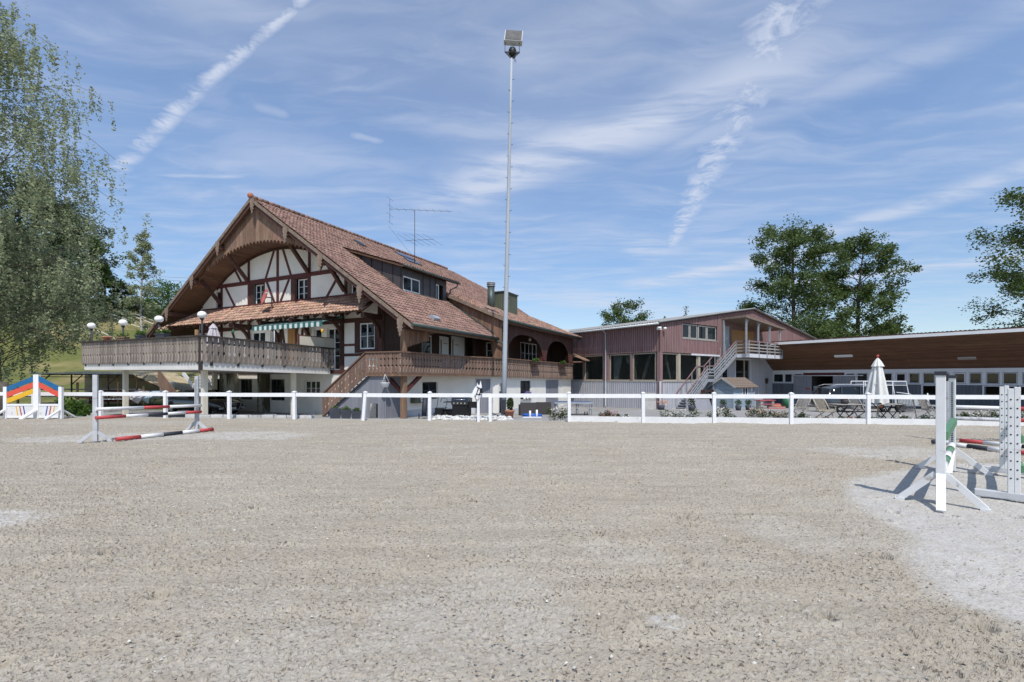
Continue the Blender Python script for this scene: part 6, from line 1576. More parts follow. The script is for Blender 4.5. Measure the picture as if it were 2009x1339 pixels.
b = MB(); b.tube([(-.3, 0, .2), (-.18, .05, 1.05), (-.1, .0, 1.08)], .014, 6).tube([(.1, 0, .15), (.28, .02, .72), (.30, 0, .95), (.05, -.05, 1.0), (-.05, 0, .8)], .014, 6).tube([(-.3, 0, .15), (.3, .0, .55)], .014, 6).tube([(-.3, 0, .5), (.3, 0, .15)], .014, 6).box(-.3, .1, -.1, .1, .2, .5); b.obj('frame', 'black', t)
for s in (-1, 1): b = MB(); b.T = Matrix.Translation((s * .3, -.05, .15)) @ Matrix.Rotation(R(80), 4, 'Y'); b.lathe([(.11, -.02), (.15, -.02), (.15, .02), (.11, .02)], 14); b.obj('wheel', 'rubber', t)
t = yard('storage_box', 'low dark wicker storage box between golf trolley and barbecue', 'box', 884, 23.0, -.2); b = MB(); b.box(-.42, .42, -.25, .25, 0, .38); b.obj('box', 'wicker', t); b = MB(); b.box(-.44, .44, -.27, .27, .38, .43); b.obj('lid', 'black', t)
t = yard('slate_plaque', 'small framed stone plaque leaning in front of the barbecue', 'plaque', 905, 20.6, -.1); b = MB(); b.prism([(-.26, 0, .05), (.26, 0, .0), (.30, .06, .2), (-.22, .08, .30)], (0, .03, 0)); b.obj('plate', 'grey_wood', t); b = MB(); b.bar((-.26, -.01, .05), (.26, -.01, .0), .02, .03).bar((-.22, .06, .3), (.3, .05, .2), .02, .03); b.obj('frame', 'black', t)
# planters below the stair
for k, (px_, w_, lab, pl_) in enumerate(((658, .5, 'left dark square planter below the front stair, almost empty', 20), (679, .46, 'middle dark square planter below the front stair with a green cushion plant', 120), (699, .44, 'right dark square planter below the front stair with short grass', 110))):
    t = yard('square_planter', lab, 'planter', px_, 21.5, .3, 'dark planters below the front stair'); h = .52 - k * .05
    b = MB(); a0, a1 = w_ / 2 * .8, w_ / 2; b.add([(-a0, -a0, 0), (a0, -a0, 0), (a0, a0, 0), (-a0, a0, 0), (-a1, -a1, h), (a1, -a1, h), (a1, a1, h), (-a1, a1, h)], [(0, 3, 2, 1), (4, 5, 6, 7), (0, 1, 5, 4), (1, 2, 6, 5), (2, 3, 7, 6), (3, 0, 4, 7)]); b.obj('pot', 'pot_dark', t)
    link('plant', leaf_mesh('plant', leaves(pl_, (0, 0, h + .05), (w_ * .4, w_ * .4, .1), .09, 50 + k), 'leaf_bright'), t)
t = thing('hanging_basket', 'white hanging flower pot below the balcony edge beside the corner post', 'hanging pot', hw(10.2, -.25, 1.86), 0)
b = MB(); b.lathe([(0, -.62), (.14, -.62), (.21, -.42), (.22, -.40), (.20, -.40), (.0, -.45)], 16); b.obj('pot', 'white_paint', t); b = MB(); [b.cyl((.2 * math.cos(a), .2 * math.sin(a), -.42), (0, 0, 0), .006, n=5) for a in (0, 2.1, 4.2)]; b.obj('hanger', 'white_paint', t)
for y0, y1, lab in ((12.45, 13.75, 'brown flower box with bright green plant on the balcony rail under the first arch'), (18.0, 19.6, 'brown flower box with small plants on the balcony rail under the second arch')):
    t = thing('flower_box', lab, 'flower box', hw(12.2, (y0 + y1) / 2, 2.62), HROT); L = (y1 - y0) / 2
    b = MB(); b.box(-.12, .12, -L, L, 0, .2); b.obj('box', 'dark_plank', t); link('plant', leaf_mesh('plant', leaves(220, (0, 0, .3), (.16, L * .8, .18), .13, int(y0)), 'leaf_bright'), t)
# wicker armchairs, paddling pool, potted shrub, table tennis table
for px_, Y, rot, lab in ((1034.5, 26.0, .12, 'left dark wicker armchair seen from behind, against the white house wall'), (1066.5, 27.2, -.1, 'right dark wicker armchair seen from behind, in front of the grey double door')):
    t = yard('wicker_armchair', lab, 'armchair', px_, Y, rot, 'dark wicker armchairs')
    b = MB(); b.box(-.44, .44, -.40, -.28, .05, .72); b.obj('backrest', 'wicker', t); b = MB(); b.box(-.44, .44, -.28, .4, .05, .32); b.obj('seat', 'wicker', t)
    for s in (-1, 1): b = MB(); b.box(s * .38 - .06, s * .38 + .06, -.28, .4, .32, .58); b.obj('armrest', 'wicker', t)
    b = MB(); b.box(-.32, .32, -.26, .36, .32, .44); b.obj('cushion', 'pot_dark', t)
    b = MB(); [b.box(x - .03, x + .03, y - .03, y + .03, 0, .06) for x in (-.4, .4) for y in (-.36, .36)]; b.obj('leg', 'black', t)
t = yard('paddling_pool', 'blue paddling pool with two white uprights in front of the wicker armchairs', 'paddling pool', 1044, 23.8, 0)
b = MB(); [b.tube([(.46 * math.cos(a), .35 * math.sin(a), z) for a in [2 * math.pi * i / 24 for i in range(25)]], .055, 8, False) for z in (.05, .12)]; b.obj('ring', 'pool_blue', t); b = MB(); b.lathe([(0, .05), (.44, .05)], 20); b.obj('bottom', 'pool_blue', t)
b = MB(); b.cyl((-.12, -.38, 0), (-.12, -.38, .36), .05, n=10).cyl((.22, -.36, 0), (.22, -.36, .40), .05, n=10).box(-.5, .45, -.5, -.42, 0, .06); b.obj('upright', 'white_paint', t)
t = yard('potted_shrub', 'small evergreen shrub in a terracotta pot beside the foot of the mast', 'potted plant', 1000, 22.4, 0)
b = MB(); b.lathe([(0, 0), (.15, 0), (.2, .32), (.23, .32), (.23, .42), (.19, .42), (.17, .36), (0, .36)], 16); b.obj('pot', 'terracotta', t); link('shrub', leaf_mesh('shrub', leaves(650, (.02, 0, .72), (.17, .17, .36), .10, 77), 'leaf_dark'), t); b = MB(); b.cyl((0, 0, .3), (.02, 0, .8), .02, n=6); b.obj('stem', 'bark', t)
t = yard('table_tennis_table', 'blue table tennis table on wheeled steel legs in front of the hall', 'table', 1124, 26.6, -.05)
b = MB(); b.box(-1.05, 1.05, -.6, .9, .70, .735); b.obj('top', 'table_blue', t); b = MB(); b.box(-1.05, 1.05, -.61, -.6, .66, .736).box(-1.06, -1.05, -.6, .9, .66, .736).box(1.05, 1.06, -.6, .9, .66, .736); b.obj('edge_band', 'steel', t)
for x in (-1.0, -.25, .25, 1.0):
    b = MB(); b.cyl((x, -.45, 0), (x, -.45, .7), .02, n=6).cyl((x, .7, 0), (x, .7, .7), .02, n=6).bar((x, -.45, .3), (x, .7, .3), .03, .03); b.obj('leg', 'steel', t)
b = MB(); b.bar((-1, -.45, .35), (-.25, -.45, .62), .025, .025).bar((1, -.45, .35), (.25, -.45, .62), .025, .025).bar((-.25, -.45, .2), (.25, -.45, .45), .025, .025); b.obj('brace', 'steel', t)
for x in (-.75, -.62, .62, .75): b = MB(); b.T = Matrix.Translation((x, -.5, .11)) @ Matrix.Rotation(R(90), 4, 'Y'); b.lathe([(.04, -.02), (.11, -.02), (.11, .02), (.04, .02)], 12); b.obj('wheel', 'rubber', t)
# pots by the playhouse and stair
for px_, Y, lab, m_, top in ((1419, 33.9, 'left clipped box ball in a grey pot at the playhouse gable', 'pot_dark', .62), (1448.5, 33.2, 'middle clipped box ball in a grey pot in front of the playhouse corner', 'pot_dark', .56), (1468, 33.9, 'right clipped box ball in a grey pot below the playhouse window', 'pot_dark', .55)):
    t = yard('box_ball_pot', lab, 'potted plant', px_, Y, 0, 'clipped box balls at the playhouse')
    b = MB(); b.lathe([(0, 0), (.16, 0), (.21, .34), (.17, .34), (0, .3)], 14); b.obj('pot', m_, t); link('box_ball', leaf_mesh('box_ball', leaves(420, (0, 0, .56), (.25, .25, .23), .07, int(px_)), 'leaf_box'), t)
t = yard('flower_pot', 'pot of pink flowers at the foot of the steel stair', 'potted plant', 1357, 32.6, 0)
b = MB(); b.lathe([(0, 0), (.2, 0), (.24, .4), (.2, .4), (0, .36)], 14); b.obj('pot', 'pot_dark', t); link('foliage', leaf_mesh('foliage', leaves(260, (0, 0, .7), (.26, .26, .34), .1, 91), 'leaf_dark'), t); link('flowers', leaf_mesh('flowers', leaves(90, (0, 0, .98), (.36, .3, .18), .11, 92), 'petal_pink'), t)
t = yard('flower_pot', 'dark pot with yellow flowers against the hall corner', 'potted plant', 1297, 34.6, 0)
b = MB(); b.lathe([(0, 0), (.24, 0), (.27, .34), (.22, .34), (0, .3)], 14); b.obj('pot', 'pot_dark', t); link('flowers', leaf_mesh('flowers', leaves(160, (.25, .3, .55), (.5, .15, .2), .1, 93), 'petal_peach'), t)
t = yard('stone_slab_stack', 'light stone slab with a rough grey top standing against the hall wall', 'stone', 1276, 35.6, KROT - .9); b = MB(); b.box(-.4, .4, -.1, .1, 0, .62); b.obj('slab', 'kerb_stone', t); b = MB(); b.box(-.38, .38, -.08, .08, .62, 1.25); b.obj('rough_top', 'concrete', t)
t = yard('folded_panels', 'dark folded panels leaning together under the steel stair', 'panel', 1386, 35.0, .1)
for k in range(3): b = MB(); b.prism([(-.75 + k * .35, k * .05, 0), (-.15 + k * .35, k * .05, 0), (-.25 + k * .35, .3 + k * .05, .75), (-.85 + k * .35, .3 + k * .05, .75)], (0, .04, .02)); b.obj('panel', 'door_grey', t)
t = yard('shoe_rack', 'dark open shelf with clutter in the shade behind the playhouse', 'shelf', 1388, 37.2, KROT)
b = MB(); [b.box(-.6, .6, -.2, .2, z, z + .04) for z in (.1, .5, .9, 1.35)]; b.box(-.62, -.58, -.2, .2, 0, 1.5).box(.58, .62, -.2, .2, 0, 1.5); b.obj('frame', 'timber', t); b = MB(); [b.box(-.5 + k * .2, -.36 + k * .2, -.15, .1, z, z + .12 + .05 * (k % 3)) for k in range(5) for z in (.14, .54, .94)]; b.obj('boots', 'black', t)
t = yard('red_bench_table', 'small red picnic table on stubby grey legs next to the playhouse', 'picnic table', 1501, 38.3, .3); b = MB(); b.box(-.8, .8, -.3, .3, .62, .68); b.obj('top', 'bench_red', t); b = MB(); b.box(-.7, -.45, -.25, .25, 0, .62); b.obj('leg', 'grey_wood', t); b = MB(); b.box(.45, .7, -.25, .25, 0, .62); b.obj('leg', 'grey_wood', t); b = MB(); b.box(-.85, .85, -.72, -.45, .34, .39); b.obj('bench', 'bench_red', t)
t = yard('plank_pile', 'few reddish planks lying on the yard beside the red table', 'planks', 1520, 37.0, .2)
for k in range(3): b = MB(); b.box(-.8 + k * .2, .7 + k * .2, -.3 + k * .2, -.2 + k * .2, .05 * k, .05 * k + .06); b.obj('plank', 'bench_red' if k != 1 else 'pale_wood', t)
t = yard('green_bin', 'low green bin in front of the dark stable boards', 'bin', 1544, 38.5, 0); b = MB(); b.lathe([(0, 0), (.3, 0), (.36, .9), (.33, .9), (.3, .1), (0, .1)], 16); b.obj('bin', 'green_plastic', t)
t = yard('brown_sack', 'heap of brown sacking on the ground left of the green bin', 'sack', 1528, 39.0, 0); b = MB(); b.smooth = True; b.grid(lambda u, v: (.75 * math.cos(u * 6.283) * math.sin(v * 1.57 + .0), .4 * math.sin(u * 6.283) * math.sin(v * 1.57), .33 * math.cos(v * 1.57) * (1 + .15 * math.sin(u * 19))), 20, 6); b.obj('heap', 'terracotta', t)
# garden chairs, tables and the white parasol
def slat_chair(label, px_, Y, rot, m_='grey_wood', arms=True):
    t = yard('garden_chair', label, 'chair', px_, Y, rot, 'folding wooden garden chairs')
    for k in range(11): b = MB(); x = -.26 + k * .052; b.bar((x, .10, .44), (x, .34, 1.02), .036, .015, (1, 0, 0)); b.obj('back_slat', m_, t)
    b = MB(); b.bar((-.3, .34, 1.04), (.3, .34, 1.04), .03, .06).bar((-.28, .12, .46), (.28, .12, .46), .03, .05); b.obj('back_rail', m_, t)
    for k in range(6): b = MB(); y = -.36 + k * .085; b.box(-.28, .28, y, y + .06, .41, .43); b.obj('seat_slat', m_, t)
    for s in (-1, 1):
        b = MB(); b.bar((s * .29, .36, 1.05), (s * .29, -.35, 0), .03, .045, (1, 0, 0)); b.obj('leg', m_, t); b = MB(); b.bar((s * .27, -.38, .44), (s * .27, .35, 0), .03, .045, (1, 0, 0)); b.obj('leg', m_, t)
        if arms: b = MB(); b.bar((s * .32, -.35, .64), (s * .32, .22, .66), .05, .025).bar((s * .32, -.3, .42), (s * .32, -.3, .64), .03, .03); b.obj('armrest', m_, t)
    return t
slat_chair('upright pale slatted garden chair left of the first folding table', 1616, 21.2, .18, 'pale_wood')
slat_chair('tilted slatted garden chair seen edge-on beside the fence post left of the first table', 1572, 23.2, -1.1)
slat_chair('slatted garden chair behind the first folding table, facing the camera', 1683, 23.4, .1, 'grey_wood', False)
slat_chair('dark reclining garden chair right of the parasol pole, turned away', 1779, 21.6, math.pi - .9, 'grey_wood', False)
slat_chair('slatted garden chair half hidden by the tall white jump standard', 1822, 22.2, 1.4)
def fold_table(label, px_, Y, w_, rot):
    t = yard('folding_table', label, 'table', px_, Y, rot, 'folding garden tables')
    for k in range(6): b = MB(); y = -.36 + k * .12; b.box(-w_ / 2, w_ / 2, y, y + .105, .70, .725); b.obj('slat', 'grey_wood', t)
    for s in (-1, 1):
        b = MB(); b.bar((-w_ * .36, s * .28, .7), (w_ * .12, s * .28, 0), .03, .03).bar((-w_ * .1, s * .28, 0), (w_ * .34, s * .28, .7), .03, .03); b.obj('leg', 'black', t)
    b = MB(); b.bar((0, -.28, .35), (0, .28, .35), .025, .025).bar((-w_ / 2, -.3, .69), (w_ / 2, -.3, .69), .02, .03); b.obj('brace', 'black', t); return t
ft = fold_table('folding table with a basket of pink flowers, left of the fence post by the parasol', 1657, 21.6, 1.25, .05); fold_table('folding table right of the parasol pole', 1742, 21.9, 1.3, -.03)
t = thing('flower_basket', 'wicker basket of pink flowers on the left folding table', 'basket', ft.location + Vector((0, 0, .725)), 0)
b = MB(); b.lathe([(0, 0), (.13, 0), (.17, .2), (.14, .2), (0, .16)], 14); b.obj('basket', 'wicker', t); link('flowers', leaf_mesh('flowers', leaves(150, (0, 0, .27), (.22, .18, .10), .075, 101), 'petal_pink'), t); link('foliage', leaf_mesh('foliage', leaves(90, (0, 0, .24), (.2, .17, .08), .08, 102), 'leaf_mid'), t)
pX = (1722 - CX) / F * 22.0
parasol_closed('parasol', 'large closed white parasol with red finial in front of the stable', (pX, 22.0, yz(pX, 22.0)), 2.95, .40, 'canvas', 'red_paint', pole='tan_wood', z0=.75)
t = thing('warning_sign', 'small white and red printed tag hanging on the parasol pole', 'tag', (pX + .08, 21.9, yz(pX, 22)), 0)
b = MB(); b.box(-.16, .16, -.01, .0, .62, 1.05); b.obj('sheet', 'white_paint', t); b = MB(); b.box(-.05, .03, -.016, -.01, .55, .92); b.obj('red_bar', 'orange', t); b = MB(); b.box(-.04, .10, -.014, -.01, .75, .9); b.obj('print', 'black', t)
# livestock trailer
t = yard('trailer', 'galvanised livestock trailer with tubular railing parked beside the dark car', 'trailer', 1757, 30.5, -.06)
b = MB(); b.box(-2.4, 1.6, -.6, .6, .42, .52); b.obj('bed', 'steel', t); b = MB(); b.box(-.5, 1.6, -.62, -.58, .5, 1.15).box(1.56, 1.6, -.6, .6, .5, 1.0); b.obj('side_panel', 'galv', t)
for y in (-.6, .6):
    b = MB(); b.tube([(-2.4, y, .5), (-2.4, y, 2.0), (.2, y, 2.0), (.35, y, 1.25), (.35, y, .5)], .03, 6).tube([(-2.4, y, 1.75), (.25, y, 1.75)], .02, 6); [b.cyl((x, y, .5), (x, y, 2.0), .02, n=6) for x in (-1.5, -.6)]; b.obj('railing', 'window_white', t)
b = MB(); b.tube([(-.4, -.62, 1.3), (.4, -.62, 1.2), (.55, -.62, 1.1)], .025, 6).cyl((1.5, -.62, 0), (1.5, -.62, 1.25), .03, n=6); b.obj('tail_frame', 'window_white', t)
for s in (-1, 1): b = MB(); b.T = Matrix.Translation((-.2, s * .68, .3)) @ Matrix.Rotation(R(90), 4, 'X'); b.lathe([(.14, -.09), (.3, -.08), (.3, .08), (.14, .09), (.0, .05)], 18); b.obj('wheel', 'rubber', t)
b = MB(); b.bar((1.6, 0, .45), (3.0, 0, .40), .1, .1).cyl((2.9, 0, 0), (2.9, 0, .5), .03, n=6); b.obj('drawbar', 'galv', t)
# table under the terrace
t = thing('trestle_table', 'white trestle table covered with dark tarpaulin in the shade under the terrace', 'table', hw(-2.6, -.6, -.42), HROT); b = MB(); b.box(-.9, .9, -.4, .4, .72, .76); b.obj('top', 'white_worn', t)
b = MB(); [b.box(x - .03, x + .03, y - .03, y + .03, 0, .72) for x in (-.6, .6) for y in (-.35, .35)]; b.box(-.6, .6, -.36, -.33, .2, .26); b.obj('leg', 'white_worn', t)
b = MB(); b.smooth = True; b.grid(lambda u, v: (-.95 + 1.9 * u, -.45 + .9 * v, .77 + .22 * math.sin(u * 3.1) * math.sin(v * 3.1) + .03 * math.sin(u * 21 + v * 9)), 20, 10); b.obj('tarpaulin', 'black', t)
# violets in the ground-floor window
t = thing('window_flowers', 'violet flowers in small pots on the sill of the ground-floor window behind the mast', 'potted plant', hw(11.86, 12.4, .18), HROT)
b = MB(); [b.lathe([(0, 0), (.08, 0), (.10, .16), (0, .16)], 10, (0, y, 0)) for y in (-.5, 0, .5)]; b.obj('pot', 'white_paint', t); link('flowers', leaf_mesh('flowers', leaves(200, (0, .1, .38), (.12, .6, .18), .12, 111), 'petal_violet'), t)
# ------------------------------------------------------------------ trees and shrubs
def tree(label, X, Y, h, cw, seed, leaf, bark, nleaf, lsize, tr=.3, base=.18, shape='round', z=None, group=None, droop=0.0, zmin=None, nl=26, name='tree', clump=.16, lean=(0, 0), loc=None):
    r_ = np.random.default_rng(seed); rr_ = random.Random(seed)
    z0 = zground(X, Y) if z is None else z
    t = thing(name, label, 'tree', (X, Y, z0 - .1), 0, group)
    mb = MB(); lb = MB(); top = h * (.93 if shape != 'birch' else .96)
    ph = [rr_.uniform(0, 6) for _ in range(4)]
    def tp(f): return Vector((lean[0] * f + .025 * h * math.sin(f * 3 + ph[0]) * f, lean[1] * f + .02 * h * math.sin(f * 4 + ph[1]) * f, top * f))
    mb.tube([tp(i / 9) for i in range(10)], [tr * (1.25 if i == 0 else 1) * (1 - i / 9) ** .8 + .02 for i in range(10)], 8)
    def prof_(f):
        g = (f - base) / (1 - base)
        if shape == 'cone': return cw * (1 - g) ** .8 + .15
        if shape == 'slim': return cw * (.55 + .45 * math.sin(math.pi * min(1, g * 1.05))) * (1.05 - g * .75)
        if shape == 'birch': return cw * (.62 + .5 * math.sin(math.pi * (g * .8 + .12))) * (1 - g ** 3 * .75)
        return cw * math.sqrt(max(.03, 1 - ((g - .42) / .62) ** 2))
    P = []; wts = []
    for k in range(nl):
        f = base + (1 - base) * ((k + .5) / nl) ** .9; az = k * 2.4 + rr_.uniform(-.5, .5); L = prof_(f) * rr_.uniform(.68, 1.12)
        s = tp(max(.06, f - .12 * rr_.uniform(.5, 1.2))); up = (.85 - .35 * (1 - f)) * L * rr_.uniform(.4, 1.2) if shape != 'cone' else -.12 * L
        d = Vector((math.cos(az), math.sin(az), 0)); e = s + d * L + Vector((0, 0, up)); mid = (s + e) / 2 + Vector((rr_.uniform(-.1, .1) * L, rr_.uniform(-.1, .1) * L, L * .10))
        rb = max(.02, tr * (.36 if shape != 'birch' else .2) * (1 - f * .6)); pts = []
        for q in range(5): u = q / 4; pts.append(s * (1 - u) ** 2 + mid * 2 * u * (1 - u) + e * u * u)
        lb.tube(pts, [rb, rb * .8, rb * .6, rb * .4, rb * .18], 5)
        nt = 5 if L > 1.5 else 3
        for q in range(nt):
            u = .35 + .65 * (q + rr_.random()) / nt; b0 = s * (1 - u) ** 2 + mid * 2 * u * (1 - u) + e * u * u
            az2 = az + rr_.uniform(-1.3, 1.3); l2 = L * rr_.uniform(.22, .42); e2 = b0 + Vector((math.cos(az2) * l2, math.sin(az2) * l2, l2 * rr_.uniform(-.25, .55) - droop * l2 * .6))
            lb.tube([b0, (b0 + e2) / 2 + Vector((0, 0, l2 * .1)), e2], [rb * .4, rb * .3, .012], 4, False)
            P.append((e2, rr_.uniform(.7, 1.3))); P.append(((b0 + e2) / 2, rr_.uniform(.3, .8)))
        P.append((e, 1.0))
    if shape == 'round':
        for q in range(64):
            f = base + (1 - base) * rr_.random(); a_ = rr_.uniform(0, 6.28); L = prof_(f) * rr_.uniform(.15, .95); P.append((tp(f) + Vector((math.cos(a_) * L, math.sin(a_) * L, 0)), rr_.uniform(.4, .9)))
    for q in range(5): P.append((tp(1 - q * .03) + Vector((0, 0, h * .03)), .8))
    tot = sum(w_ for _, w_ in P); V = []
    for c, w_ in P:
        n = max(3, int(nleaf * w_ / tot)); rad = clump * cw * rr_.uniform(.6, 1.4)
        dd = r_.normal(size=(n, 3)); dd /= np.linalg.norm(dd, axis=1)[:, None]; p = np.array(c) + dd * (r_.random(n) ** .5)[:, None] * np.array([rad, rad, rad * .85])
        if droop:
            k = max(2, n // 28); st = np.array(c) + r_.normal(size=(k, 3)) * np.array([rad * .7, rad * .7, rad * .3]); ln = r_.uniform(.6, 2.6, k) * droop
            idx = r_.integers(0, k, n); u = r_.random(n); p = st[idx] + np.stack([r_.normal(0, .07, n), r_.normal(0, .07, n), -u * ln[idx]], 1); p[:, 2] = np.maximum(p[:, 2], .4)
            if zmin: p = p[(p[:, 2] > zmin[0] + .5 * np.sin(p[:, 0] * 2.3)) | (np.hypot(p[:, 0], p[:, 1]) < zmin[1])]
        V.append(leaf_quads(p, lsize, r_, .4 if droop else 0.0))
    link('trunk', mb.mesh('trunk', bark), t); link('limbs', lb.mesh('limbs', 'bark'), t); link('crown', leaf_mesh('crown', np.concatenate(V), leaf), t)
    return t
tree('tall birch with drooping thin foliage at the left edge of the photo', -29.6, 26.2, 26.5, 5.2, 11, 'leaf_birch', 'bark_birch', 85000, .15, .26, .21, 'birch', droop=1.0, zmin=(4.6, .5), nl=74, clump=.17)
tree('drooping grey-green tree below the tall birch, in front of the slope', -32.4, 29.5, 13.0, 4.0, 12, 'leaf_birch', 'bark', 56000, .16, .22, .27, 'birch', droop=.85, zmin=(4.2, 2.4), nl=60, clump=.24)
tree('dense dark tree on the hill behind the birch, highest of the dark ones', -76, 72, 23, 6.5, 21, 'leaf_dark', 'bark', 16000, .42, .4, .06, 'round', nl=30, clump=.24)
tree('dense dark tree on the hill, middle of the three behind the birch', -71, 72, 19.5, 5.5, 22, 'leaf_dark', 'bark', 16000, .42, .4, .06, 'round', nl=30, clump=.24)
tree('dense dark tree on the hill, rightmost of the three behind the birch', -68.0, 73, 14.5, 4.2, 23, 'leaf_mid', 'bark', 13000, .42, .35, .06, 'round', nl=28, clump=.24)
tree('dark tree low on the slope behind the birch foliage', -80, 68, 17, 6, 24, 'leaf_dark', 'bark', 12000, .42, .35, .04, 'round', nl=28, clump=.26)
tree('loose conifer-like tree at the ridge just right of the dark trees', -68, 78, 9.8, 2.0, 31, 'leaf_conifer', 'bark', 5000, .36, .18, .12, 'slim', nl=26, clump=.22)
tree('small round dark tree standing on the ridge left of the slim tree', -67.5, 81, 6.2, 1.7, 32, 'leaf_conifer', 'bark', 3500, .32, .14, .18, 'round', nl=22, clump=.24)
tree('slim young tree with pale trunk rising above the terrace', -35.4, 45, 17.8, 1.75, 33, 'leaf_birch', 'bark_birch', 6500, .20, .13, .42, 'slim', nl=44, clump=.22)
tree('dark bush on the ridge behind the trunk of the slim tree', -67, 86, 3.2, 2.3, 34, 'leaf_dark', 'bark', 3000, .34, .15, .05, 'round', nl=20, clump=.3, name='bush')
tree('bright green tree on the ridge beside the left roof edge of the farmhouse', -59.5, 81, 7.4, 3.0, 35, 'leaf_bright', 'bark', 5000, .30, .25, .06, 'round', nl=26, clump=.26)
tree('big leafy tree behind the hall, left of the pair', 43.5, 72, 28, 7.1, 41, 'leaf_mid', 'bark', 40000, .36, .42, .10, 'round', nl=46, clump=.17)
tree('big leafy tree behind the stable roof, right of the pair', 52.9, 71, 25.8, 5.8, 42, 'leaf_mid', 'bark', 34000, .35, .40, .10, 'round', nl=44, clump=.17)
tree('low dark tree filling the gap behind the right slope of the hall roof', 44, 66, 11, 5, 43, 'leaf_mid', 'bark', 9000, .36, .3, .05, 'round', nl=26, clump=.24)
tree('large tree cut off by the right edge of the photo', 69.5, 56, 27.5, 10.0, 44, 'leaf_mid', 'bark', 50000, .33, .5, .10, 'round', nl=50, clump=.14)
tree('round tree top showing above the left half of the hall roof', 23.6, 100, 20.0, 5.0, 45, 'leaf_mid', 'bark', 12000, .42, .35, .2, 'round', nl=30, clump=.22)
tree('tiny pointed tree top above the hall roof, left one of two', 32.3, 100, 16.6, 1.7, 46, 'leaf_conifer', 'bark', 2200, .36, .2, .3, 'cone', nl=24, clump=.3)
tree('pointed tree top above the hall roof near the upper window, right one of two', 37.6, 100, 18.8, 2.4, 47, 'leaf_conifer', 'bark', 3800, .36, .25, .3, 'slim', nl=26, clump=.26)
def shrub(label, X, Y, rx, ry, h, n, mat, seed, size=.12, cat='shrub', name='shrub'):
    z0 = zground(X, Y); t = thing(name, label, cat, (X, Y, z0), 0); r_ = np.random.default_rng(seed); V = []
    for k in range(12):
        a = r_.uniform(0, 6.28); q = r_.uniform(.1, .75); V.append(leaves(n // 12, (rx * q * math.cos(a), ry * q * math.sin(a), h * r_.uniform(.3, .75)), (rx * .42, ry * .42, h * .28), size, seed * 31 + k))
    link('foliage', leaf_mesh('foliage', np.concatenate(V), mat), t); b = MB()
    for k in range(7): a = k * .9; b.tube([(0, 0, 0), (rx * .3 * math.cos(a), ry * .3 * math.sin(a), h * .4), (rx * .6 * math.cos(a), ry * .6 * math.sin(a), h * .75)], [.02, .014, .006], 5)
    b.obj('stems', 'bark', t); return t
p = at(146, 22.2); shrub('bright green bush just behind the fence next to the right rainbow wing', p.x, p.y, 1.05, .7, 1.15, 1500, 'leaf_bright', 5, .17)
for i, (px_, Y, rx, h, lab, pet) in enumerate(((1092, 18.35, .42, .50, 'pale rose bush left of the fence post by the table tennis table', 'petal_white'), (1194, 18.0, .40, .36, 'sparse rose bush with pink blooms behind the white kick board in front of the hall', 'petal_pink'),
        (1222, 17.9, .22, .22, 'tiny white rose plant left of the second fence post from the gate', 'petal_white'), (1333, 17.8, .72, .42, 'wide white rose bush in front of the steel stair', 'petal_white'), (1413, 17.6, .50, .48, 'white rose bush beside the fence post in front of the playhouse', 'petal_white'),
        (1484, 17.55, .45, .52, 'tall left part of the cream rose bed in front of the playhouse window', 'petal_peach'), (1525, 17.5, .50, .42, 'cream rose bush left of the fence post near the green bin', 'petal_peach'), (1574, 17.3, .28, .34, 'small white rose bush right of the fence post near the green bin', 'petal_white'),
        (1612, 17.2, .22, .18, 'low yellow-green plant below the slatted chair', 'petal_peach'), (1668, 17.1, .26, .20, 'low yellow-green plant below the left folding table', 'petal_peach'), (1716, 17.0, .22, .24, 'small white rose bush at the foot of the parasol pole', 'petal_white'),
        (1770, 16.9, .42, .24, 'low white rose bush trailing over the kick board right of the parasol', 'petal_white'), (1820, 16.8, .36, .26, 'low white rose bush left of the tall white jump standard', 'petal_white'), (1893, 16.6, .30, .40, 'white rose bush just right of the second dark-capped standard', 'petal_white'),
        (1935, 16.5, .40, .46, 'dense white rose bush behind the red part of the far jump pole', 'petal_white'), (1985, 16.4, .40, .42, 'white rose bush behind the drilled jump standards', 'petal_white'))):
    r_ = (px_ - CX) / F; Y = FENCE_Y0 / (1 - FENCE_S * r_) + .62; X = r_ * Y; z0 = -.16
    t = thing('rose_bush', lab, 'rose bush', (X, Y, z0), 0, 'roses along the arena fence'); h += .22
    V = [leaves(90, (rx * .75 * math.cos(k * 1.7 + i), .18 * math.sin(k * 2.1), h * (.45 + .4 * ((k * 7) % 5) / 5)), (rx * .4, .16, h * .26), .075, 500 + i * 10 + k) for k in range(6)]
    link('foliage', leaf_mesh('foliage', np.concatenate(V), 'leaf_rose'), t); V = leaves(int(70 + 90 * rx), (0, -.08, h * .72), (rx * 1.0, .22, h * .34), .075, 700 + i)
    link('flowers', leaf_mesh('flowers', V, pet), t); b = MB(); [b.tube([(rx * .2 * math.cos(k), 0, 0), (rx * .7 * math.cos(k * 2.1), .1 * math.sin(k), h * .8)], .008, 4) for k in range(6)]; b.obj('stems', 'bark', t)
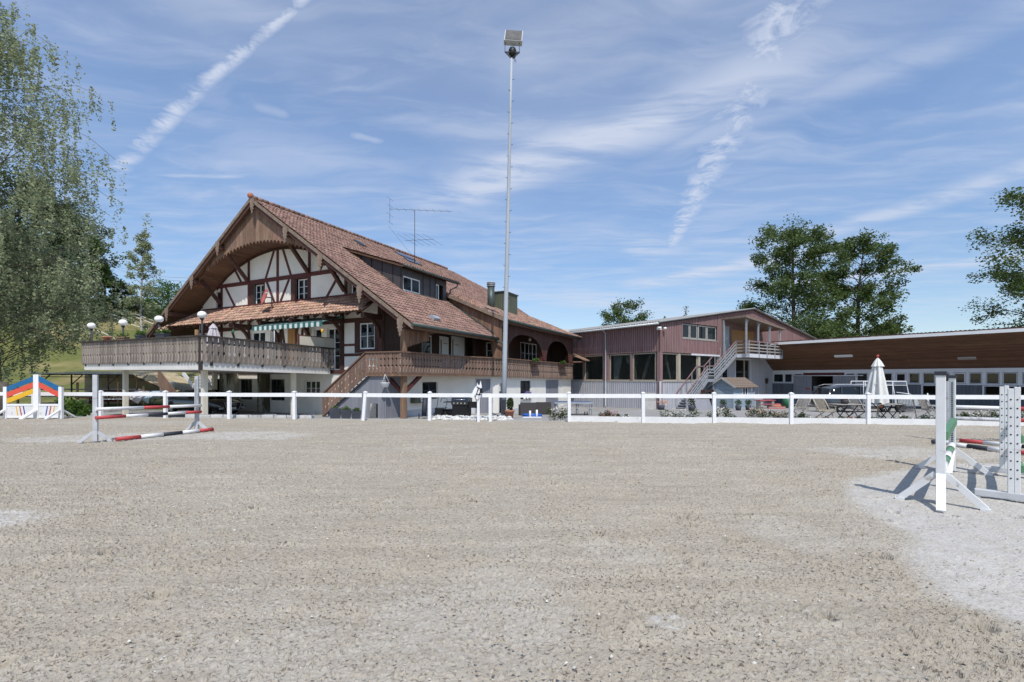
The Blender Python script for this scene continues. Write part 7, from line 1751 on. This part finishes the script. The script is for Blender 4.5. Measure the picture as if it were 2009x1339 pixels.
# ------------------------------------------------------------------ pasture fences, carport and odds and ends on the left
def hill_pt(px_, py_):
    for Y in np.arange(30, 120, .25):
        x = (px_ - CX) / F * Y; z = CH - (py_ - HY) / F * Y
        if zground(x, Y) >= z: return Vector((x, Y, zground(x, Y)))
    return Vector(((px_ - CX) / F * 85, 85, zground((px_ - CX) / F * 85, 85)))
for lab, pts in (('white electric-tape fence running down the slope from the ridge, top one', [(196, 606), (222, 614), (250, 625), (278, 636), (302, 646)]), ('white electric-tape fence across the green slope, middle one', [(184, 621), (212, 630), (240, 640), (268, 650), (292, 656)]),
                 ('white electric-tape fence low on the slope beside the first globe lamp', [(150, 652), (176, 660), (202, 671), (226, 684)])):
    t = thing('pasture_fence', lab, 'fence', (0, 0, 0), 0, 'pasture fences on the hill'); W_ = [hill_pt(*q) for q in pts]
    for a in W_: b = MB(); b.cyl(a - Vector((0, 0, .2)), a + Vector((0, 0, 1.35)), .05, n=6); b.obj('post', 'tan_wood', t)
    for h_ in (1.25, .75):
        b = MB(); [b.bar(a + Vector((0, 0, h_)), c + Vector((0, 0, h_)), .03, .085) for a, c in zip(W_[:-1], W_[1:])]; b.obj('tape', 'tape_white', t)
t = thing('paddock_fence', 'weathered wooden rail fence on the lawn edge behind the rainbow wings', 'fence', (0, 0, 0)); zf_ = -.4
W_ = [at(p, 33.2, zf_) for p in (-40, 35, 122, 152, 190, 232, 282)]
for i, a in enumerate(W_): b = MB(); b.cyl(a, a + Vector((0, 0, 1.5 + .25 * (i % 2))), .07, n=8); b.obj('post', 'tan_wood', t)
for h_ in (.75, 1.25): b = MB(); [b.bar(a + Vector((0, 0, h_)), c + Vector((0, 0, h_)), .04, .09) for a, c in zip(W_[:-1], W_[1:])]; b.obj('rail', 'grey_wood', t)
t = thing('dark_post', 'thick dark weathered post at the far left edge behind the fence', 'post', at(5, 21.4, -.25)); b = MB(); b.tube([(0, 0, 0), (.02, 0, 1.0), (.0, 0, 1.75)], [.24, .21, .2], 10); b.obj('post', 'bark', t)
t = thing('carport', 'low open shelter with cream tarpaulin roof and rusty posts at the slope foot', 'shelter', at(245, 35, -.4)); x0, x1 = -4.8, 4.6
b = MB(); b.add([(x0, -2, 2.35), (2.2, -2, 2.30), (4.9, -1.6, .95), (5.2, 1.6, 1.1), (2.2, 2, 2.5), (x0, 2, 2.6), (1.2, -2, 2.36), (1.2, 2, 2.56)], [(0, 6, 7, 5), (6, 1, 4, 7), (1, 2, 3, 4)]); rf_ = b.obj('tarpaulin', 'tarp_cream', t); b = MB(); b.add([(x0, 1.95, .4), (x1, 1.95, .4), (3.2, 1.95, 1.9), (1.2, 1.95, 2.5), (x0, 1.95, 2.55)], [(0, 1, 2, 3, 4)]); b.obj('back_sheet', 'tarp_cream', t)
b = MB(); b.bar((x0 - .2, -2.05, 2.40), (1.7, -2.05, 2.38), .07, .10); b.obj('eave_profile', 'galv', t)
b = MB()
for k in range(8): x = x0 + k * .95; b.bar((x, -1.95, 2.28), (x + .3, 1.95, 2.45), .05, .05)
for x in (x0 + .3, -2.2, .4, 2.4): b.cyl((x, -1.9, 0), (x, -1.9, 2.3), .05, n=6).bar((x, -1.9, 1.6), (x + .8, -1.9, 2.3), .05, .05)
b.bar((x0, -1.9, 2.15), (2.3, -1.9, 2.12), .05, .05).bar((2.2, -2, 2.2), (4.9, -1.6, .9), .05, .05).bar((2.2, 0, 2.3), (4.9, 0, .95), .05, .05); b.obj('frame', 'rust_frame', t)
t = thing('wheelbarrow', 'orange tub on legs under the left end of the tarpaulin shelter', 'wheelbarrow', at(170, 34.0, -.4), 0); b = MB(); b.add([(-.55, -.3, .6), (.55, -.3, .6), (.55, .3, .6), (-.55, .3, .6), (-.75, -.4, 1.0), (.75, -.4, 1.0), (.75, .4, 1.0), (-.75, .4, 1.0)], [(0, 3, 2, 1), (0, 1, 5, 4), (1, 2, 6, 5), (2, 3, 7, 6), (3, 0, 4, 7)]); b.obj('tub', 'orange', t); b = MB(); b.bar((-.4, -.2, .6), (-.5, -.25, 0), .05, .05).bar((.4, -.2, .6), (.5, -.25, 0), .05, .05); b.obj('leg', 'black', t)
t = thing('sack_heap', 'heap of pale grey sacks under the tarpaulin shelter', 'sacks', at(282, 34.2, -.4), 0); rk = random.Random(4)
for k in range(12):
    b = MB(); b.smooth = True; cx_, cz_ = rk.uniform(-1.2, 1.2), rk.uniform(.2, .8) * (1); s_ = rk.uniform(.3, .5); b.grid(lambda u, v: (cx_ + s_ * math.cos(u * 6.283) * math.sin(v * 3.14) * 1.2, .4 * s_ * math.sin(u * 6.283) * math.sin(v * 3.14) + rk.uniform(-.3, .3) * 0, .5 + cz_ * .6 + s_ * .45 * math.cos(v * 3.14) * (1 + .2 * math.sin(u * 12 + k))), 12, 8); b.obj('sack', 'bag_grey', t)
t = thing('barrel', 'grey plastic barrel under the sloping end of the tarpaulin shelter', 'barrel', at(328, 33.6, -.4), 0); b = MB(); b.lathe([(0, .7), (.4, .7), (.44, .8), (.44, 1.7), (.4, 1.8), (0, 1.82)], 18); b.obj('barrel', 'steel', t)
t = thing('firewood_stack', 'stack of dark timber and boxes in the shade of the shelter', 'wood stack', at(222, 34.6, -.4), 0)
for k in range(16): b = MB(); b.bar((-1.6 + .1 * (k % 4), -.3 + .15 * (k % 3), .3 + .06 * k), (1.5 - .12 * (k % 5), .2, .28 + .06 * k), .12, .07); b.obj('timber', 'rust_frame' if k % 3 else 'bench_red', t)
t = thing('ladder', 'wooden ladder lying on its side along the lawn behind the fence', 'ladder', at(228, 31.0, -.40), 0); b = MB(); b.bar((-1.1, 0, .66), (1.1, 0, .68), .05, .05).bar((-1.1, .0, .98), (1.1, 0, 1.0), .05, .05); b.obj('side_rail', 'tape_white', t)
b = MB(); [b.bar((-1 + k * .2, 0, .66), (-.93 + k * .2, 0, 1.0), .03, .03) for k in range(11)]; b.obj('rung', 'tan_wood', t); b = MB(); b.bar((-.9, 0, 0), (-.9, 0, .7), .06, .06).bar((.9, 0, 0), (.9, 0, .7), .06, .06); b.obj('trestle', 'rust_frame', t)
for px_, lab, m_, a_ in ((274, 'lilac deck chair on the lawn left of the black car', 'canvas_lilac', .2), (297, 'blue-grey deck chair close to the rear of the black car', 'blue_board', -.3)):
    t = thing('deck_chair', lab, 'deck chair', at(px_, 31.6, -.42), a_); b = MB(); b.add([(-.5, -.4, .75), (.4, -.4, .75), (.5, .3, 1.2), (-.4, .3, 1.2), (.0, -.2, .35)], [(0, 1, 2, 3), (0, 4, 1)]); b.obj('seat_fabric', m_, t); b = MB(); b.bar((-.45, -.4, .8), (.3, .2, 0), .03, .03).bar((.4, -.4, .8), (-.3, .2, 0), .03, .03).bar((.45, .3, 1.2), (0, -.2, 0), .03, .03); b.obj('frame', 'black', t)
